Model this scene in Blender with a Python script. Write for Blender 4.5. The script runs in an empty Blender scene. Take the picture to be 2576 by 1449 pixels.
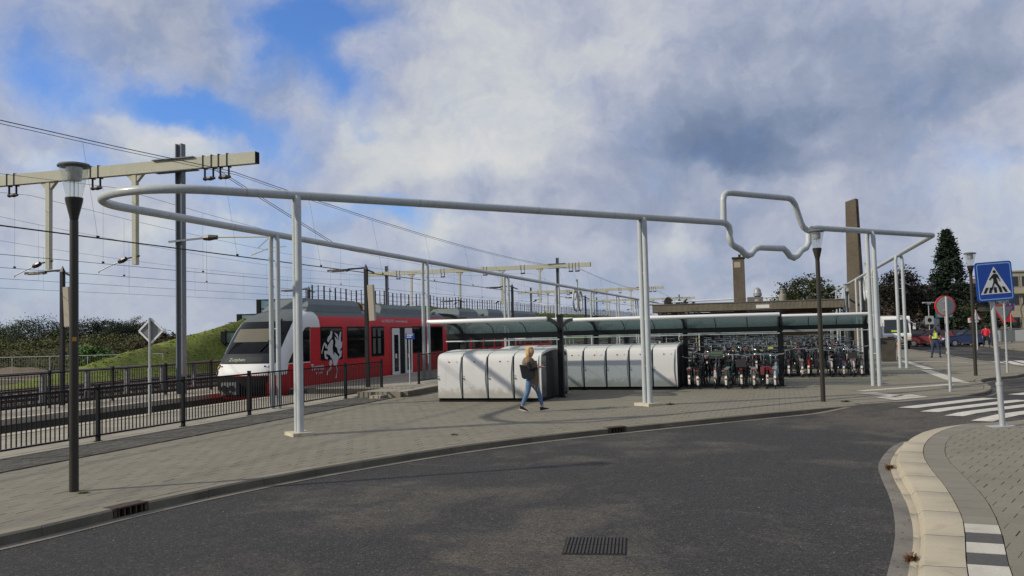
import bpy, math, random
import numpy as np
from mathutils import Vector, Matrix, Euler
SC = bpy.context.scene
COL = SC.collection
PI = math.pi
# ---------------------------------------------------------------- camera
cam_d = bpy.data.cameras.new('camera')
cam = bpy.data.objects.new('camera', cam_d); COL.objects.link(cam)
cam_d.sensor_width = 36.0
cam_d.lens = 30.745
cam_d.clip_start = 0.1
cam_d.clip_end = 6000
EYE = Vector((0, 0, 2.17))
PITCH = math.atan(107.5/2200); ROLL = 0.024
_F = Vector((0, math.cos(PITCH), math.sin(PITCH)))
_R0 = Vector((1, 0, 0)); _U0 = Vector((0, -math.sin(PITCH), math.cos(PITCH)))
_R = _R0*math.cos(ROLL) - _U0*math.sin(ROLL)
_U = _U0*math.cos(ROLL) + _R0*math.sin(ROLL)
cam.matrix_world = Matrix(((_R.x, _U.x, -_F.x, EYE.x), (_R.y, _U.y, -_F.y, EYE.y), (_R.z, _U.z, -_F.z, EYE.z), (0, 0, 0, 1)))
SC.camera = cam
# ---------------------------------------------------------------- sun (light travels to the right and slightly away)
SUN_EL = math.radians(31)
LH = Vector((0.96, 0.283, 0)).normalized()
LDIR = Vector((LH.x*math.cos(SUN_EL), LH.y*math.cos(SUN_EL), -math.sin(SUN_EL)))
sd = bpy.data.lights.new('sun', 'SUN'); sd.energy = 4.0; sd.angle = math.radians(0.9); sd.color = (1.0, 0.90, 0.74)
sun = bpy.data.objects.new('sun', sd); COL.objects.link(sun)
sun.rotation_euler = LDIR.to_track_quat('-Z', 'Y').to_euler()
# ---------------------------------------------------------------- view
SC.view_settings.view_transform = 'Standard'
SC.view_settings.look = 'None'
SC.view_settings.exposure = 0.0
SC.view_settings.gamma = 1.0
SC.view_settings.use_curve_mapping = False
SC.render.engine = 'CYCLES'
SC.cycles.max_bounces = 6
SC.cycles.transparent_max_bounces = 16
SC.cycles.use_denoising = True
SC.cycles.caustics_reflective = False
SC.cycles.caustics_refractive = False

# ---------------------------------------------------------------- node helpers
class NT:
    def __init__(s, nt):
        s.nt = nt; s.n = nt.nodes; s.l = nt.links
    def add(s, t, **kw):
        n = s.n.new(t)
        for k, v in kw.items(): setattr(n, k, v)
        return n
    def put(s, sock, v):
        if hasattr(v, 'is_linked') or isinstance(v, bpy.types.NodeSocket): s.l.new(v, sock)
        elif isinstance(v, (tuple, list, Vector)):
            v = tuple(v)
            if sock.type == 'RGBA' and len(v) == 3: v = v + (1,)
            sock.default_value = v
        else: sock.default_value = v
    def math(s, op, a, b=None, c=None, clamp=False):
        n = s.add('ShaderNodeMath', operation=op, use_clamp=clamp)
        s.put(n.inputs[0], a)
        if b is not None: s.put(n.inputs[1], b)
        if c is not None: s.put(n.inputs[2], c)
        return n.outputs[0]
    def vmath(s, op, a, b=None, scale=None):
        n = s.add('ShaderNodeVectorMath', operation=op)
        s.put(n.inputs[0], a)
        if b is not None: s.put(n.inputs[1], b)
        if scale is not None: s.put(n.inputs['Scale'], scale)
        return n.outputs['Value'] if op in ('LENGTH', 'DOT_PRODUCT', 'DISTANCE') else n.outputs[0]
    def noise(s, vec, scale, detail=4, rough=0.5, dist=0.0, color=False):
        n = s.add('ShaderNodeTexNoise')
        if vec is not None: s.put(n.inputs['Vector'], vec)
        n.inputs['Scale'].default_value = scale; n.inputs['Detail'].default_value = detail
        n.inputs['Roughness'].default_value = rough; n.inputs['Distortion'].default_value = dist
        return n.outputs['Color'] if color else n.outputs['Fac']
    def ramp(s, v, lo, hi, a=0.0, b=1.0, smooth=True):
        n = s.add('ShaderNodeMapRange', interpolation_type='SMOOTHSTEP' if smooth else 'LINEAR')
        s.put(n.inputs[0], v)
        for i, x in zip((1, 2, 3, 4), (lo, hi, a, b)): n.inputs[i].default_value = x
        return n.outputs[0]
    def mix(s, f, a, b):
        n = s.add('ShaderNodeMix', data_type='RGBA')
        s.put(n.inputs[0], f); s.put(n.inputs[6], a); s.put(n.inputs[7], b)
        return n.outputs[2]

# ---------------------------------------------------------------- sky
def pix_dir(x, y):
    return (_F*2200 + _R*(x-1288) + _U*(724.5-y)).normalized()
w = bpy.data.worlds.new('World'); SC.world = w; w.use_nodes = True
N = NT(w.node_tree)
for n in list(N.n): N.n.remove(n)
out = N.add('ShaderNodeOutputWorld')
sky = N.add('ShaderNodeTexSky', sky_type='NISHITA')
sky.sun_disc = False
sky.sun_elevation = SUN_EL
sky.sun_rotation = math.atan2(-LH.x, -LH.y)
sky.altitude = 0; sky.air_density = 1.0; sky.dust_density = 0.6; sky.ozone_density = 1.6
dirv = N.add('ShaderNodeTexCoord').outputs['Generated']
sep = N.add('ShaderNodeSeparateXYZ'); N.put(sep.inputs[0], dirv)
DZ = sep.outputs[2]
# billow warp and fbm on a flat cloud deck seen in perspective
warp1 = N.vmath('SUBTRACT', N.noise(dirv, 7.0, 5, 0.55, color=True), (0.5, 0.5, 0.5))
warp2 = N.vmath('SUBTRACT', N.noise(dirv, 26.0, 5, 0.6, color=True), (0.5, 0.5, 0.5))
wd = N.vmath('ADD', dirv, N.vmath('SCALE', warp1, scale=0.10))
wd = N.vmath('ADD', wd, N.vmath('SCALE', warp2, scale=0.028))
def blob(x, y, rx, ry, amp, rot=0.0):
    c = pix_dir(x, y)
    d = N.vmath('SUBTRACT', wd, tuple(c))
    ca, sa = math.cos(rot), math.sin(rot)
    ax = (_R*ca - _U*sa)*(2200/rx); ay = (_R*sa + _U*ca)*(2200/ry)
    u = N.vmath('DOT_PRODUCT', d, tuple(ax)); v = N.vmath('DOT_PRODUCT', d, tuple(ay))
    r2 = N.math('ADD', N.math('MULTIPLY', u, u), N.math('MULTIPLY', v, v))
    e = N.math('POWER', 2.718, N.math('MULTIPLY', r2, -1.0))
    # keep the blob in front only
    return N.math('MULTIPLY', e, amp)
def total(bl):
    s = None
    for b in bl:
        v = blob(*b); s = v if s is None else N.math('ADD', s, v)
    return s
BLUE = total([(760, 70, 110, 115, 1.0, 0.5), (850, 25, 120, 55, .95), (845, 215, 95, 60, .75, 0.6), (690, 95, 60, 110, .6, -0.6), (120, 165, 75, 75, .9, 0.5), (175, 250, 60, 45, .45),
              (380, 250, 95, 50, .95, 0.35), (480, 300, 80, 40, .6, .2), (600, 335, 170, 52, .95, 0.35), (620, 225, 60, 60, .35),
              (230, 400, 130, 38, .75, 0.1), (240, 330, 60, 30, .3), (1010, 545, 110, 26, .8, 0.0), (880, 520, 150, 30, .45), (120, 690, 350, 50, .30),
              (560, 470, 140, 60, .5), (640, 590, 160, 50, .3), (1760, 640, 90, 40, .25), (1640, 470, 60, 40, .3), (2500, 420, 60, 40, .2), (930, 340, 60, 25, .3)])
DARK = total([(1850, 420, 330, 95, .85, -0.08), (2130, 290, 330, 100, .75, -0.22), (1760, 330, 260, 130, .40), (1980, 150, 300, 100, .35), (2350, 60, 300, 90, .22), (2480, 160, 160, 50, .30), (1480, 60, 120, 60, .2), (1850, 60, 200, 80, .3),
              (560, 110, 230, 110, .30, .4), (330, 60, 200, 80, .25), (1540, 560, 260, 50, .35), (1250, 480, 120, 36, .35), (2250, 560, 260, 60, .38), (60, 260, 90, 50, .2), (1350, 690, 900, 60, .25), (2130, 700, 200, 60, .25), (1500, 250, 80, 120, .3, .3)])
BRITE = total([(1290, 330, 190, 130, .75, -.3), (1060, 400, 170, 75, .6), (1350, 130, 260, 80, .35), (900, 330, 70, 60, .3), (1620, 60, 120, 100, .35), (380, 330, 130, 38, .6, .45), (620, 140, 60, 75, .5, .3), (230, 200, 60, 70, .4, -.4), (110, 370, 50, 24, .7, .3),
               (500, 350, 60, 30, .6), (800, 260, 60, 50, .35), (1820, 470, 130, 26, .6, .1), (2020, 350, 70, 34, .65, .5), (2420, 360, 190, 130, .3), (2540, 540, 200, 70, .3), (1720, 590, 60, 30, .4), (1130, 580, 90, 24, .6), (1680, 430, 60, 24, .4), (360, 590, 60, 30, .7), (120, 640, 160, 40, .3), (560, 590, 90, 40, .5), (900, 640, 160, 40, .3), (1720, 600, 80, 30, .3), (2450, 600, 120, 60, .3), (1240, 420, 120, 40, .4), (2080, 350, 50, 26, .4), (600, 530, 60, 30, .4)])
nbig = N.noise(wd, 4.5, 6, 0.55)
nmid = N.noise(wd, 13.0, 6, 0.62)
nfine = N.noise(wd, 34.0, 5, 0.6)
fb = N.math('ADD', N.math('MULTIPLY', N.math('SUBTRACT', nbig, 0.5), 0.9), N.math('ADD', N.math('MULTIPLY', N.math('SUBTRACT', nmid, 0.5), 0.7), N.math('MULTIPLY', N.math('SUBTRACT', nfine, 0.5), 0.22)))
fs = N.math('ADD', fb, N.math('MULTIPLY', N.math('SUBTRACT', N.noise(N.vmath('MULTIPLY', wd, (1.0, 1.0, 1.9)), 9.0, 7, 0.66), 0.5), 0.7))
cov = N.math('SUBTRACT', N.math('ADD', 0.86, N.math('MULTIPLY', fb, 1.05)), N.math('MULTIPLY', BLUE, 0.68))
cloud = N.ramp(cov, -0.10, 0.92)
relief = N.math('ADD', N.math('MULTIPLY', N.math('SUBTRACT', N.noise(wd, 7.5, 5, 0.58), N.noise(N.vmath('ADD', wd, (-0.020, 0.0, 0.016)), 7.5, 5, 0.58)), 0.62), N.math('MULTIPLY', N.math('SUBTRACT', N.noise(wd, 19.0, 4, 0.6), N.noise(N.vmath('ADD', wd, (-0.008, 0.0, 0.007)), 19.0, 4, 0.6)), 0.18))
shade = N.math('ADD', N.math('SUBTRACT', N.math('ADD', 0.63, N.math('ADD', relief, N.math('MULTIPLY', fs, 0.46))), N.math('MULTIPLY', DARK, 0.40)), N.math('MULTIPLY', BRITE, 0.36))
cr = N.add('ShaderNodeValToRGB')
N.put(cr.inputs[0], shade)
el = cr.color_ramp.elements
el[0].position = 0.0; el[0].color = (0.15, 0.205, 0.33, 1)
el[1].position = 1.0; el[1].color = (0.70, 0.69, 0.685, 1)
for p_, c_ in ((0.22, (0.215, 0.275, 0.40, 1)), (0.45, (0.325, 0.375, 0.50, 1)), (0.62, (0.455, 0.485, 0.585, 1)), (0.80, (0.58, 0.61, 0.64, 1))):
    e = el.new(p_); e.color = c_
skyc = N.vmath('MULTIPLY', sky.outputs[0], (0.070, 0.104, 0.165))
col = N.mix(cloud, skyc, cr.outputs[0])
# pale veil towards the horizon
veil = N.ramp(DZ, 0.0, 0.16, 0.28, 0.0)
col = N.mix(veil, col, (0.38, 0.45, 0.56))
bg = N.add('ShaderNodeBackground'); N.put(bg.inputs[0], col); bg.inputs[1].default_value = 1.0
N.l.new(bg.outputs[0], out.inputs[0])

# ---------------------------------------------------------------- materials
MATS = {}
def mat(name, col, rough=0.6, metal=0.0, noise=None, bump=None, rnd=0.0, spec=0.3, attr=None, coat=0.0, emit=None, alpha=None, stain=None):
    """plain principled surface; noise=(scale, amount) colour grain, bump=(scale, strength), rnd=per object colour spread, attr=name of a face attribute of tone"""
    if name in MATS: return MATS[name]
    m = bpy.data.materials.new(name); m.use_nodes = True
    M = NT(m.node_tree); b = m.node_tree.nodes['Principled BSDF']
    c = tuple(col) + ((1,) if len(col) == 3 else ())
    base = c
    pos = None
    def P():
        nonlocal pos
        if pos is None: pos = M.add('ShaderNodeNewGeometry').outputs['Position']
        return pos
    fac = None
    def mul(f, g): return g if f is None else M.math('MULTIPLY', f, g)
    if noise:
        for sc_, am_ in (noise if isinstance(noise[0], (tuple, list)) else (noise,)):
            fac = mul(fac, M.ramp(M.noise(P(), sc_, 5, 0.6), 0.3, 0.7, 1-am_, 1+am_, False))
    if rnd:
        fac = mul(fac, M.math('ADD', 1-rnd, M.math('MULTIPLY', M.add('ShaderNodeObjectInfo').outputs['Random'], 2*rnd)))
    if attr:
        a = M.add('ShaderNodeAttribute', attribute_name=attr)
        fac = mul(fac, a.outputs['Fac'])
    cs = c
    if stain:   # (scale, lo, hi, colour, amount): worn or dirty patches with a shape of their own
        f = M.ramp(M.noise(P() if len(stain) < 6 else M.vmath('MULTIPLY', P(), stain[5]), stain[0], 6, 0.62, 0.4), stain[1], stain[2])
        cs = M.mix(M.math('MULTIPLY', f, stain[4]), c, tuple(stain[3]) + (1,))
    if fac is not None:
        vm = M.add('ShaderNodeVectorMath', operation='SCALE'); M.put(vm.inputs[0], cs if not isinstance(cs, tuple) else cs[:3]); M.put(vm.inputs['Scale'], fac)
        M.l.new(vm.outputs[0], b.inputs['Base Color'])
    elif not isinstance(cs, tuple): M.l.new(cs, b.inputs['Base Color'])
    else: b.inputs['Base Color'].default_value = c
    b.inputs['Roughness'].default_value = rough; b.inputs['Metallic'].default_value = metal
    b.inputs['Specular IOR Level'].default_value = spec
    if coat: b.inputs['Coat Weight'].default_value = coat; b.inputs['Coat Roughness'].default_value = 0.08
    if bump:
        bn = M.add('ShaderNodeBump'); bn.inputs['Strength'].default_value = bump[1]; bn.inputs['Distance'].default_value = bump[2] if len(bump) > 2 else 0.01
        M.put(bn.inputs['Height'], M.noise(P(), bump[0], 4, 0.6)); M.l.new(bn.outputs[0], b.inputs['Normal'])
    if emit: b.inputs['Emission Color'].default_value = tuple(emit[:3]) + (1,); b.inputs['Emission Strength'].default_value = emit[3]
    if alpha is not None: b.inputs['Alpha'].default_value = alpha
    MATS[name] = m
    return m
def glassy(name, tint, body, f_body=0.25, rough=0.05):
    """thin see-through sheet: tinted, slightly dusty, with a glossy face"""
    if name in MATS: return MATS[name]
    m = bpy.data.materials.new(name); m.use_nodes = True
    M = NT(m.node_tree)
    for n in list(M.n): M.n.remove(n)
    o = M.add('ShaderNodeOutputMaterial'); t = M.add('ShaderNodeBsdfTransparent'); t.inputs[0].default_value = tuple(tint) + (1,)
    d = M.add('ShaderNodeBsdfDiffuse'); d.inputs[0].default_value = tuple(body) + (1,)
    tr = M.add('ShaderNodeBsdfTranslucent'); tr.inputs[0].default_value = tuple(body) + (1,)
    md = M.add('ShaderNodeMixShader'); md.inputs[0].default_value = 0.5; M.l.new(d.outputs[0], md.inputs[1]); M.l.new(tr.outputs[0], md.inputs[2])
    g = M.add('ShaderNodeBsdfGlossy'); g.inputs['Roughness'].default_value = rough
    m1 = M.add('ShaderNodeMixShader'); m1.inputs[0].default_value = f_body; M.l.new(t.outputs[0], m1.inputs[1]); M.l.new(md.outputs[0], m1.inputs[2])
    lw = M.add('ShaderNodeLayerWeight'); lw.inputs[0].default_value = .5
    fr = M.math('ADD', .035, M.math('MULTIPLY', M.math('POWER', lw.outputs['Facing'], 4.0), .55))
    m2 = M.add('ShaderNodeMixShader'); M.l.new(fr, m2.inputs[0]); M.l.new(m1.outputs[0], m2.inputs[1]); M.l.new(g.outputs[0], m2.inputs[2])
    M.l.new(m2.outputs[0], o.inputs[0]); MATS[name] = m
    return m

# ---------------------------------------------------------------- mesh helpers
def V(*a): return Vector(a)
class MB:
    def __init__(s): s.v = []; s.f = []; s.m = []; s.mi = 0; s.tone = []; s.tn = None
    def face(s, idx):
        s.f.append(tuple(idx)); s.m.append(s.mi); s.tone.append(1.0 if s.tn is None else s.tn)
    def add(s, pts):
        k = len(s.v); s.v.extend([tuple(p) for p in pts]); return k
    def quad(s, a, b, c, d):
        k = s.add((a, b, c, d)); s.face((k, k+1, k+2, k+3))
    def poly(s, pts):
        k = s.add(pts); s.face(range(k, k+len(pts)))
    def box(s, c, d, rz=0.0, M=None):
        x, y, z = d[0]/2, d[1]/2, d[2]/2
        P = [V(i*x, j*y, k*z) for k in (-1, 1) for j in (-1, 1) for i in (-1, 1)]
        if rz: R_ = Matrix.Rotation(rz, 3, 'Z'); P = [R_ @ p for p in P]
        if M is not None: P = [M @ p for p in P]
        c = V(*c); k = s.add([p+c for p in P])
        for f in ((0, 2, 3, 1), (4, 5, 7, 6), (0, 1, 5, 4), (2, 6, 7, 3), (0, 4, 6, 2), (1, 3, 7, 5)): s.face([k+i for i in f])
    def bar(s, a, b, w_, h_, up=(0, 0, 1)):
        a = V(*a); b = V(*b); d = (b-a); L = d.length; d.normalize(); u = V(*up)
        sx = d.cross(u)
        if sx.length < 1e-5: sx = d.cross(V(0, 1, 0))
        sx.normalize(); uu = sx.cross(d)
        k = s.add([p + sx*i*w_/2 + uu*j*h_/2 for p in (a, b) for j in (-1, 1) for i in (-1, 1)])
        for f in ((0, 1, 3, 2), (4, 6, 7, 5), (0, 4, 5, 1), (2, 3, 7, 6), (0, 2, 6, 4), (1, 5, 7, 3)): s.face([k+i for i in f])
    def tube(s, path, r, n=8, closed=False, caps=True):
        path = [V(*p) for p in path]; m = len(path)
        if not isinstance(r, (list, tuple)): r = [r]*m
        rings = []; pn = None
        for i in range(m):
            if closed: t = path[(i+1) % m]-path[i-1]
            else: t = path[min(i+1, m-1)]-path[max(i-1, 0)]
            t.normalize()
            if pn is None:
                pn = t.cross(V(0, 0, 1))
                if pn.length < 1e-3: pn = t.cross(V(0, 1, 0))
            else: pn = pn - t*pn.dot(t)
            if pn.length < 1e-6: pn = t.orthogonal()
            pn.normalize(); bn = t.cross(pn)
            rings.append(s.add([path[i] + (pn*math.cos(2*PI*j/n) + bn*math.sin(2*PI*j/n))*r[i] for j in range(n)]))
        for i in range(m if closed else m-1):
            a = rings[i]; b = rings[(i+1) % m]
            for j in range(n): s.face((a+j, a+(j+1) % n, b+(j+1) % n, b+j))
        if caps and not closed:
            s.face([rings[0]+j for j in reversed(range(n))]); s.face([rings[-1]+j for j in range(n)])
    def cyl(s, a, b, r, n=10, r2=None): s.tube((a, b), [r, r if r2 is None else r2], n)
    def lathe(s, c, prof, n=16):
        c = V(*c); rings = []
        for rr, z in prof: rings.append(s.add([c+V(rr*math.cos(2*PI*j/n), rr*math.sin(2*PI*j/n), z) for j in range(n)]))
        for a, b in zip(rings, rings[1:]):
            for j in range(n): s.face((a+j, a+(j+1) % n, b+(j+1) % n, b+j))
        if prof[0][0] > 1e-4: s.face([rings[0]+j for j in reversed(range(n))])
        if prof[-1][0] > 1e-4: s.face([rings[-1]+j for j in range(n)])
    def torus(s, c, R_, r_, ax='x', n=20, m=6, sq=1.0):
        pts = []
        for i in range(n):
            a = 2*PI*i/n
            p = {'x': V(0, math.cos(a)*R_, math.sin(a)*R_), 'y': V(math.cos(a)*R_, 0, math.sin(a)*R_), 'z': V(math.cos(a)*R_, math.sin(a)*R_, 0)}[ax]
            pts.append(V(*c)+p)
        s.tube(pts, r_, m, closed=True)
    def disc(s, c, r_, axis, n=14):
        axis = V(*axis).normalized(); u = axis.orthogonal().normalized(); v_ = axis.cross(u)
        s.poly([V(*c)+u*math.cos(2*PI*j/n)*r_+v_*math.sin(2*PI*j/n)*r_ for j in range(n)])
    def prism(s, pts, o, ux, uy, th):
        """polygon pts (2D) in the frame o,ux,uy thickened by th along ux x uy, starting at the frame's plane"""
        o = V(*o); ux = V(*ux); uy = V(*uy); nn = ux.cross(uy).normalized()*th
        A = [o+ux*p[0]+uy*p[1] for p in pts]; ar = sum(pts[i][0]*pts[(i+1) % len(pts)][1]-pts[(i+1) % len(pts)][0]*pts[i][1] for i in range(len(pts)))
        if ar < 0: A.reverse()
        n = len(A); k = s.add(A); k2 = s.add([p+nn for p in A])
        s.face([k+i for i in reversed(range(n))]); s.face([k2+i for i in range(n)])
        for i in range(n): j = (i+1) % n; s.face((k+i, k+j, k2+j, k2+i))
    def extrude(s, prof, a, b, closed=True, caps=True):
        """profile of (p, q) -> function a(p,q), b(p,q) giving the two end points"""
        A = [a(*p) for p in prof]; B = [b(*p) for p in prof]; n = len(prof); k = s.add(A); k2 = s.add(B)
        for i in range(n if closed else n-1): j = (i+1) % n; s.face((k+i, k+j, k2+j, k2+i))
        if caps and closed: s.face([k+i for i in reversed(range(n))]); s.face([k2+i for i in range(n)])
    def mesh(s, name, mats, smooth=None, tone=False):
        me = bpy.data.meshes.new(name); me.from_pydata(s.v, [], s.f)
        for m_ in (mats if isinstance(mats, (list, tuple)) else [mats]): me.materials.append(m_)
        if any(s.m): me.polygons.foreach_set('material_index', s.m)
        if tone:
            at = me.attributes.new('tone', 'FLOAT', 'FACE'); at.data.foreach_set('value', s.tone)
        if smooth is not None:
            me.polygons.foreach_set('use_smooth', [True]*len(s.f)); me.set_sharp_from_angle(angle=math.radians(smooth))
        me.update()
        return me
RZ = math.atan2(-.29, .957)           # the station's own frame: e1 across the tracks, e2 along them
E1 = V(math.cos(RZ), math.sin(RZ), 0); E2 = V(-math.sin(RZ), math.cos(RZ), 0)
def ST(s_, t_, z=0.0): return E1*s_ + E2*t_ + V(0, 0, z)
def props(o, label=None, cat=None, group=None, kind=None):
    if label: o['label'] = label
    if cat: o['category'] = cat
    if group: o['group'] = group
    if kind: o['kind'] = kind
    return o
def thing(name, label, cat, loc=(0, 0, 0), rz=0.0, group=None):
    o = bpy.data.objects.new(name, None); COL.objects.link(o); o.location = loc; o.rotation_euler = (0, 0, rz); o.empty_display_size = 0.2
    return props(o, label, cat, group)
def part(name, mb, mats, parent, smooth=None, label=None, kind=None, tone=False, loc=None, rot=None):
    me = mb if isinstance(mb, bpy.types.Mesh) else mb.mesh(name, mats, smooth, tone)
    o = bpy.data.objects.new(name, me); COL.objects.link(o); o.parent = parent
    if loc is not None: o.location = loc
    if rot is not None: o.rotation_euler = rot
    return props(o, label, kind=kind)
def single(name, mb, mats, label=None, cat=None, group=None, kind=None, smooth=None, loc=(0, 0, 0), rz=0.0, tone=False):
    me = mb if isinstance(mb, bpy.types.Mesh) else mb.mesh(name, mats, smooth, tone)
    o = bpy.data.objects.new(name, me); COL.objects.link(o); o.location = loc; o.rotation_euler = (0, 0, rz)
    return props(o, label, cat, group, kind)
def kids(o): return [c for c in bpy.data.objects if c.parent == o]
def dup(root, loc, rz, label=None, group=None, tree=None):
    r = root.copy(); COL.objects.link(r); r.location = loc; r.rotation_euler = (0, 0, rz)
    if label: r['label'] = label
    if group: r['group'] = group
    for ch, sub in (tree if tree is not None else kid_tree(root)):
        c = ch.copy(); COL.objects.link(c); c.parent = r
        for g in sub:
            d = g.copy(); COL.objects.link(d); d.parent = c
    return r
def kid_tree(root): return [(c, list(c.children)) for c in root.children]
def text_mesh(txt, size, depth=0.004, name='lettering', bold=0.0):
    c = bpy.data.curves.new(name, 'FONT'); c.body = txt; c.size = size; c.extrude = depth; c.align_x = 'LEFT'; c.resolution_u = 3; c.offset = bold
    o = bpy.data.objects.new(name, c); COL.objects.link(o)
    bpy.context.view_layer.update()
    me = bpy.data.meshes.new_from_object(o.evaluated_get(bpy.context.evaluated_depsgraph_get()))
    bpy.data.objects.remove(o); bpy.data.curves.remove(c)
    me.name = name
    return me
def arc(cx, cy, r, a0, a1, n): return [(cx+r*math.cos(a0+(a1-a0)*i/n), cy+r*math.sin(a0+(a1-a0)*i/n)) for i in range(n+1)]
def skin(name, nodes, edges, m, parent, sub=2, root=0):
    """one continuous limb/body surface grown round a skeleton: nodes (x,y,z,rx,ry)"""
    me = bpy.data.meshes.new(name); me.from_pydata([n[:3] for n in nodes], edges, []); me.materials.append(m)
    o = bpy.data.objects.new(name, me); COL.objects.link(o); o.parent = parent
    sk = o.modifiers.new('skin', 'SKIN'); sk.use_smooth_shade = True
    for i, v_ in enumerate(me.skin_vertices[0].data):
        v_.radius = (nodes[i][3], nodes[i][4] if len(nodes[i]) > 4 else nodes[i][3]); v_.use_root = (i == root)
    ss = o.modifiers.new('subdivision', 'SUBSURF'); ss.levels = sub; ss.render_levels = sub
    return o
rng = random.Random(7)
# ================================================================ SETTING
m_ground = mat('field_ground', (.062, .068, .030), .95, noise=((.15, .35), (2.2, .3)), bump=(6, .5, .05), stain=(.05, .42, .6, (.16, .13, .085), .7))
m_grass = mat('grass_turf', (.115, .145, .025), .95, noise=((.25, .35), (3.5, .45), (14, .3)), bump=(9, .9, .08), stain=(.35, .5, .7, (.12, .105, .035), .55))
m_ballast = mat('ballast', (.07, .060, .052), .95, noise=((25, .5), (.6, .2)), bump=(28, 1.0, .03))
m_paver = mat('concrete_paver', (.182, .170, .134), .88, noise=((.22, .07), (34, .10)), bump=(60, .25, .004), rnd=.055, stain=(.5, .52, .72, (.125, .115, .098), .45))
m_paver_s = mat('concrete_paver_field', (.182, .170, .134), .88, noise=((.22, .07), (34, .10)), bump=(60, .25, .004), attr='tone', stain=(.5, .52, .72, (.125, .115, .098), .45))
m_brick = mat('grey_brick', (.108, .103, .088), .9, noise=((.4, .12), (40, .12)), bump=(60, .3, .004), rnd=.2)
m_brick_s = mat('grey_brick_field', (.108, .103, .088), .9, noise=((.4, .12), (40, .12)), bump=(60, .3, .004), attr='tone')
m_joint = mat('joint_sand', (.035, .032, .026), .95, noise=(20, .3))
m_kerb = mat('kerb_concrete', (.20, .182, .14), .85, noise=((.9, .12), (50, .12)), bump=(70, .2, .004), rnd=.08, stain=(2.2, .5, .7, (.15, .14, .12), .5))
m_gutter = mat('gutter_concrete', (.165, .155, .132), .88, noise=((1.2, .15), (60, .15)), bump=(70, .3, .004), stain=(1.6, .45, .65, (.10, .095, .09), .6))
m_cream = mat('cream_concrete', (.36, .322, .245), .8, noise=((.8, .10), (45, .08)), bump=(80, .2, .004), rnd=.05, stain=(2.6, .5, .72, (.25, .21, .155), .5))
m_plat = mat('platform_concrete', (.28, .26, .215), .88, noise=((.5, .14), (30, .1)), rnd=.10, bump=(50, .2, .004))
m_plat_s = mat('platform_concrete_field', (.28, .26, .215), .88, noise=((.5, .14), (30, .1)), attr='tone', bump=(50, .2, .004))
m_white = mat('road_marking', (.50, .485, .43), .75, noise=((3, .10), (60, .10)), stain=(5, .48, .62, (.30, .29, .27), .55))
m_guide = mat('white_guide_tile', (.44, .425, .37), .8, noise=((2, .12), (40, .10)), stain=(1.4, .52, .68, (.30, .29, .26), .5))
m_rust = mat('rusty_rail', (.085, .05, .035), .8, noise=(9, .4), metal=.3)
m_steel = mat('rail_head', (.42, .41, .40), .32, metal=.9)
m_sleeper = mat('sleeper_concrete', (.20, .185, .165), .9, noise=(8, .2))
def asphalt():
    m = bpy.data.materials.new('asphalt'); m.use_nodes = True
    M = NT(m.node_tree); b = m.node_tree.nodes['Principled BSDF']
    p = M.add('ShaderNodeNewGeometry').outputs['Position']
    ps = M.vmath('MULTIPLY', p, (1.0, 1.0, 1.0))
    # aggregate: each chip a tone of its own
    vo = M.add('ShaderNodeTexVoronoi'); M.put(vo.inputs['Vector'], p); vo.inputs['Scale'].default_value = 60
    sepc = M.add('ShaderNodeSeparateColor'); M.put(sepc.inputs[0], vo.outputs['Color'])
    chip = M.ramp(sepc.outputs[0], 0.0, 1.0, 0.40, 1.60, False)
    pale = M.ramp(sepc.outputs[1], 0.93, 0.99, 0.0, 1.0)
    big = M.noise(p, .16, 4, .55, .3); mid = M.noise(p, .75, 6, .65, .6); fine = M.noise(p, 5.5, 4, .6)
    patch = M.ramp(M.math('ADD', M.math('MULTIPLY', big, .6), M.math('MULTIPLY', mid, .45)), .49, .64)
    # paler, sandy worn patches and dark oily ones
    c = M.mix(patch, (.0285, .0277, .0275), (.072, .065, .053))
    dk = M.ramp(M.noise(p, .42, 5, .6, .8), .54, .68)
    c = M.mix(M.math('MULTIPLY', dk, .38), c, (.0195, .019, .0195))
    f = M.math('MULTIPLY', chip, M.ramp(fine, .3, .7, .86, 1.14, False))
    s = M.add('ShaderNodeVectorMath', operation='SCALE'); M.put(s.inputs[0], c); M.put(s.inputs['Scale'], f)
    c2 = M.mix(M.math('MULTIPLY', pale, .55), s.outputs[0], (.16, .15, .13))
    M.l.new(c2, b.inputs['Base Color']); b.inputs['Roughness'].default_value = .82; b.inputs['Specular IOR Level'].default_value = .35
    bn = M.add('ShaderNodeBump'); bn.inputs['Strength'].default_value = .7; bn.inputs['Distance'].default_value = .008
    M.put(bn.inputs['Height'], vo.outputs['Distance']); M.l.new(bn.outputs[0], b.inputs['Normal'])
    MATS['asphalt'] = m; return m
m_asphalt = asphalt()

# ground: one sheet to the horizon
mb = MB(); R_ = 3000
gxs = [-3000, -1200, -500, -240]+[-200+20*i for i in range(21)]+[240, 500, 1200, 3000]
n = len(gxs); k0 = mb.add([(x, y, -1.0) for y in gxs for x in gxs])
for j in range(n-1):
    for i in range(n-1): a = k0+j*n+i; mb.face((a, a+1, a+n+1, a+n))
single('ground', mb, m_ground, kind='structure')
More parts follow.
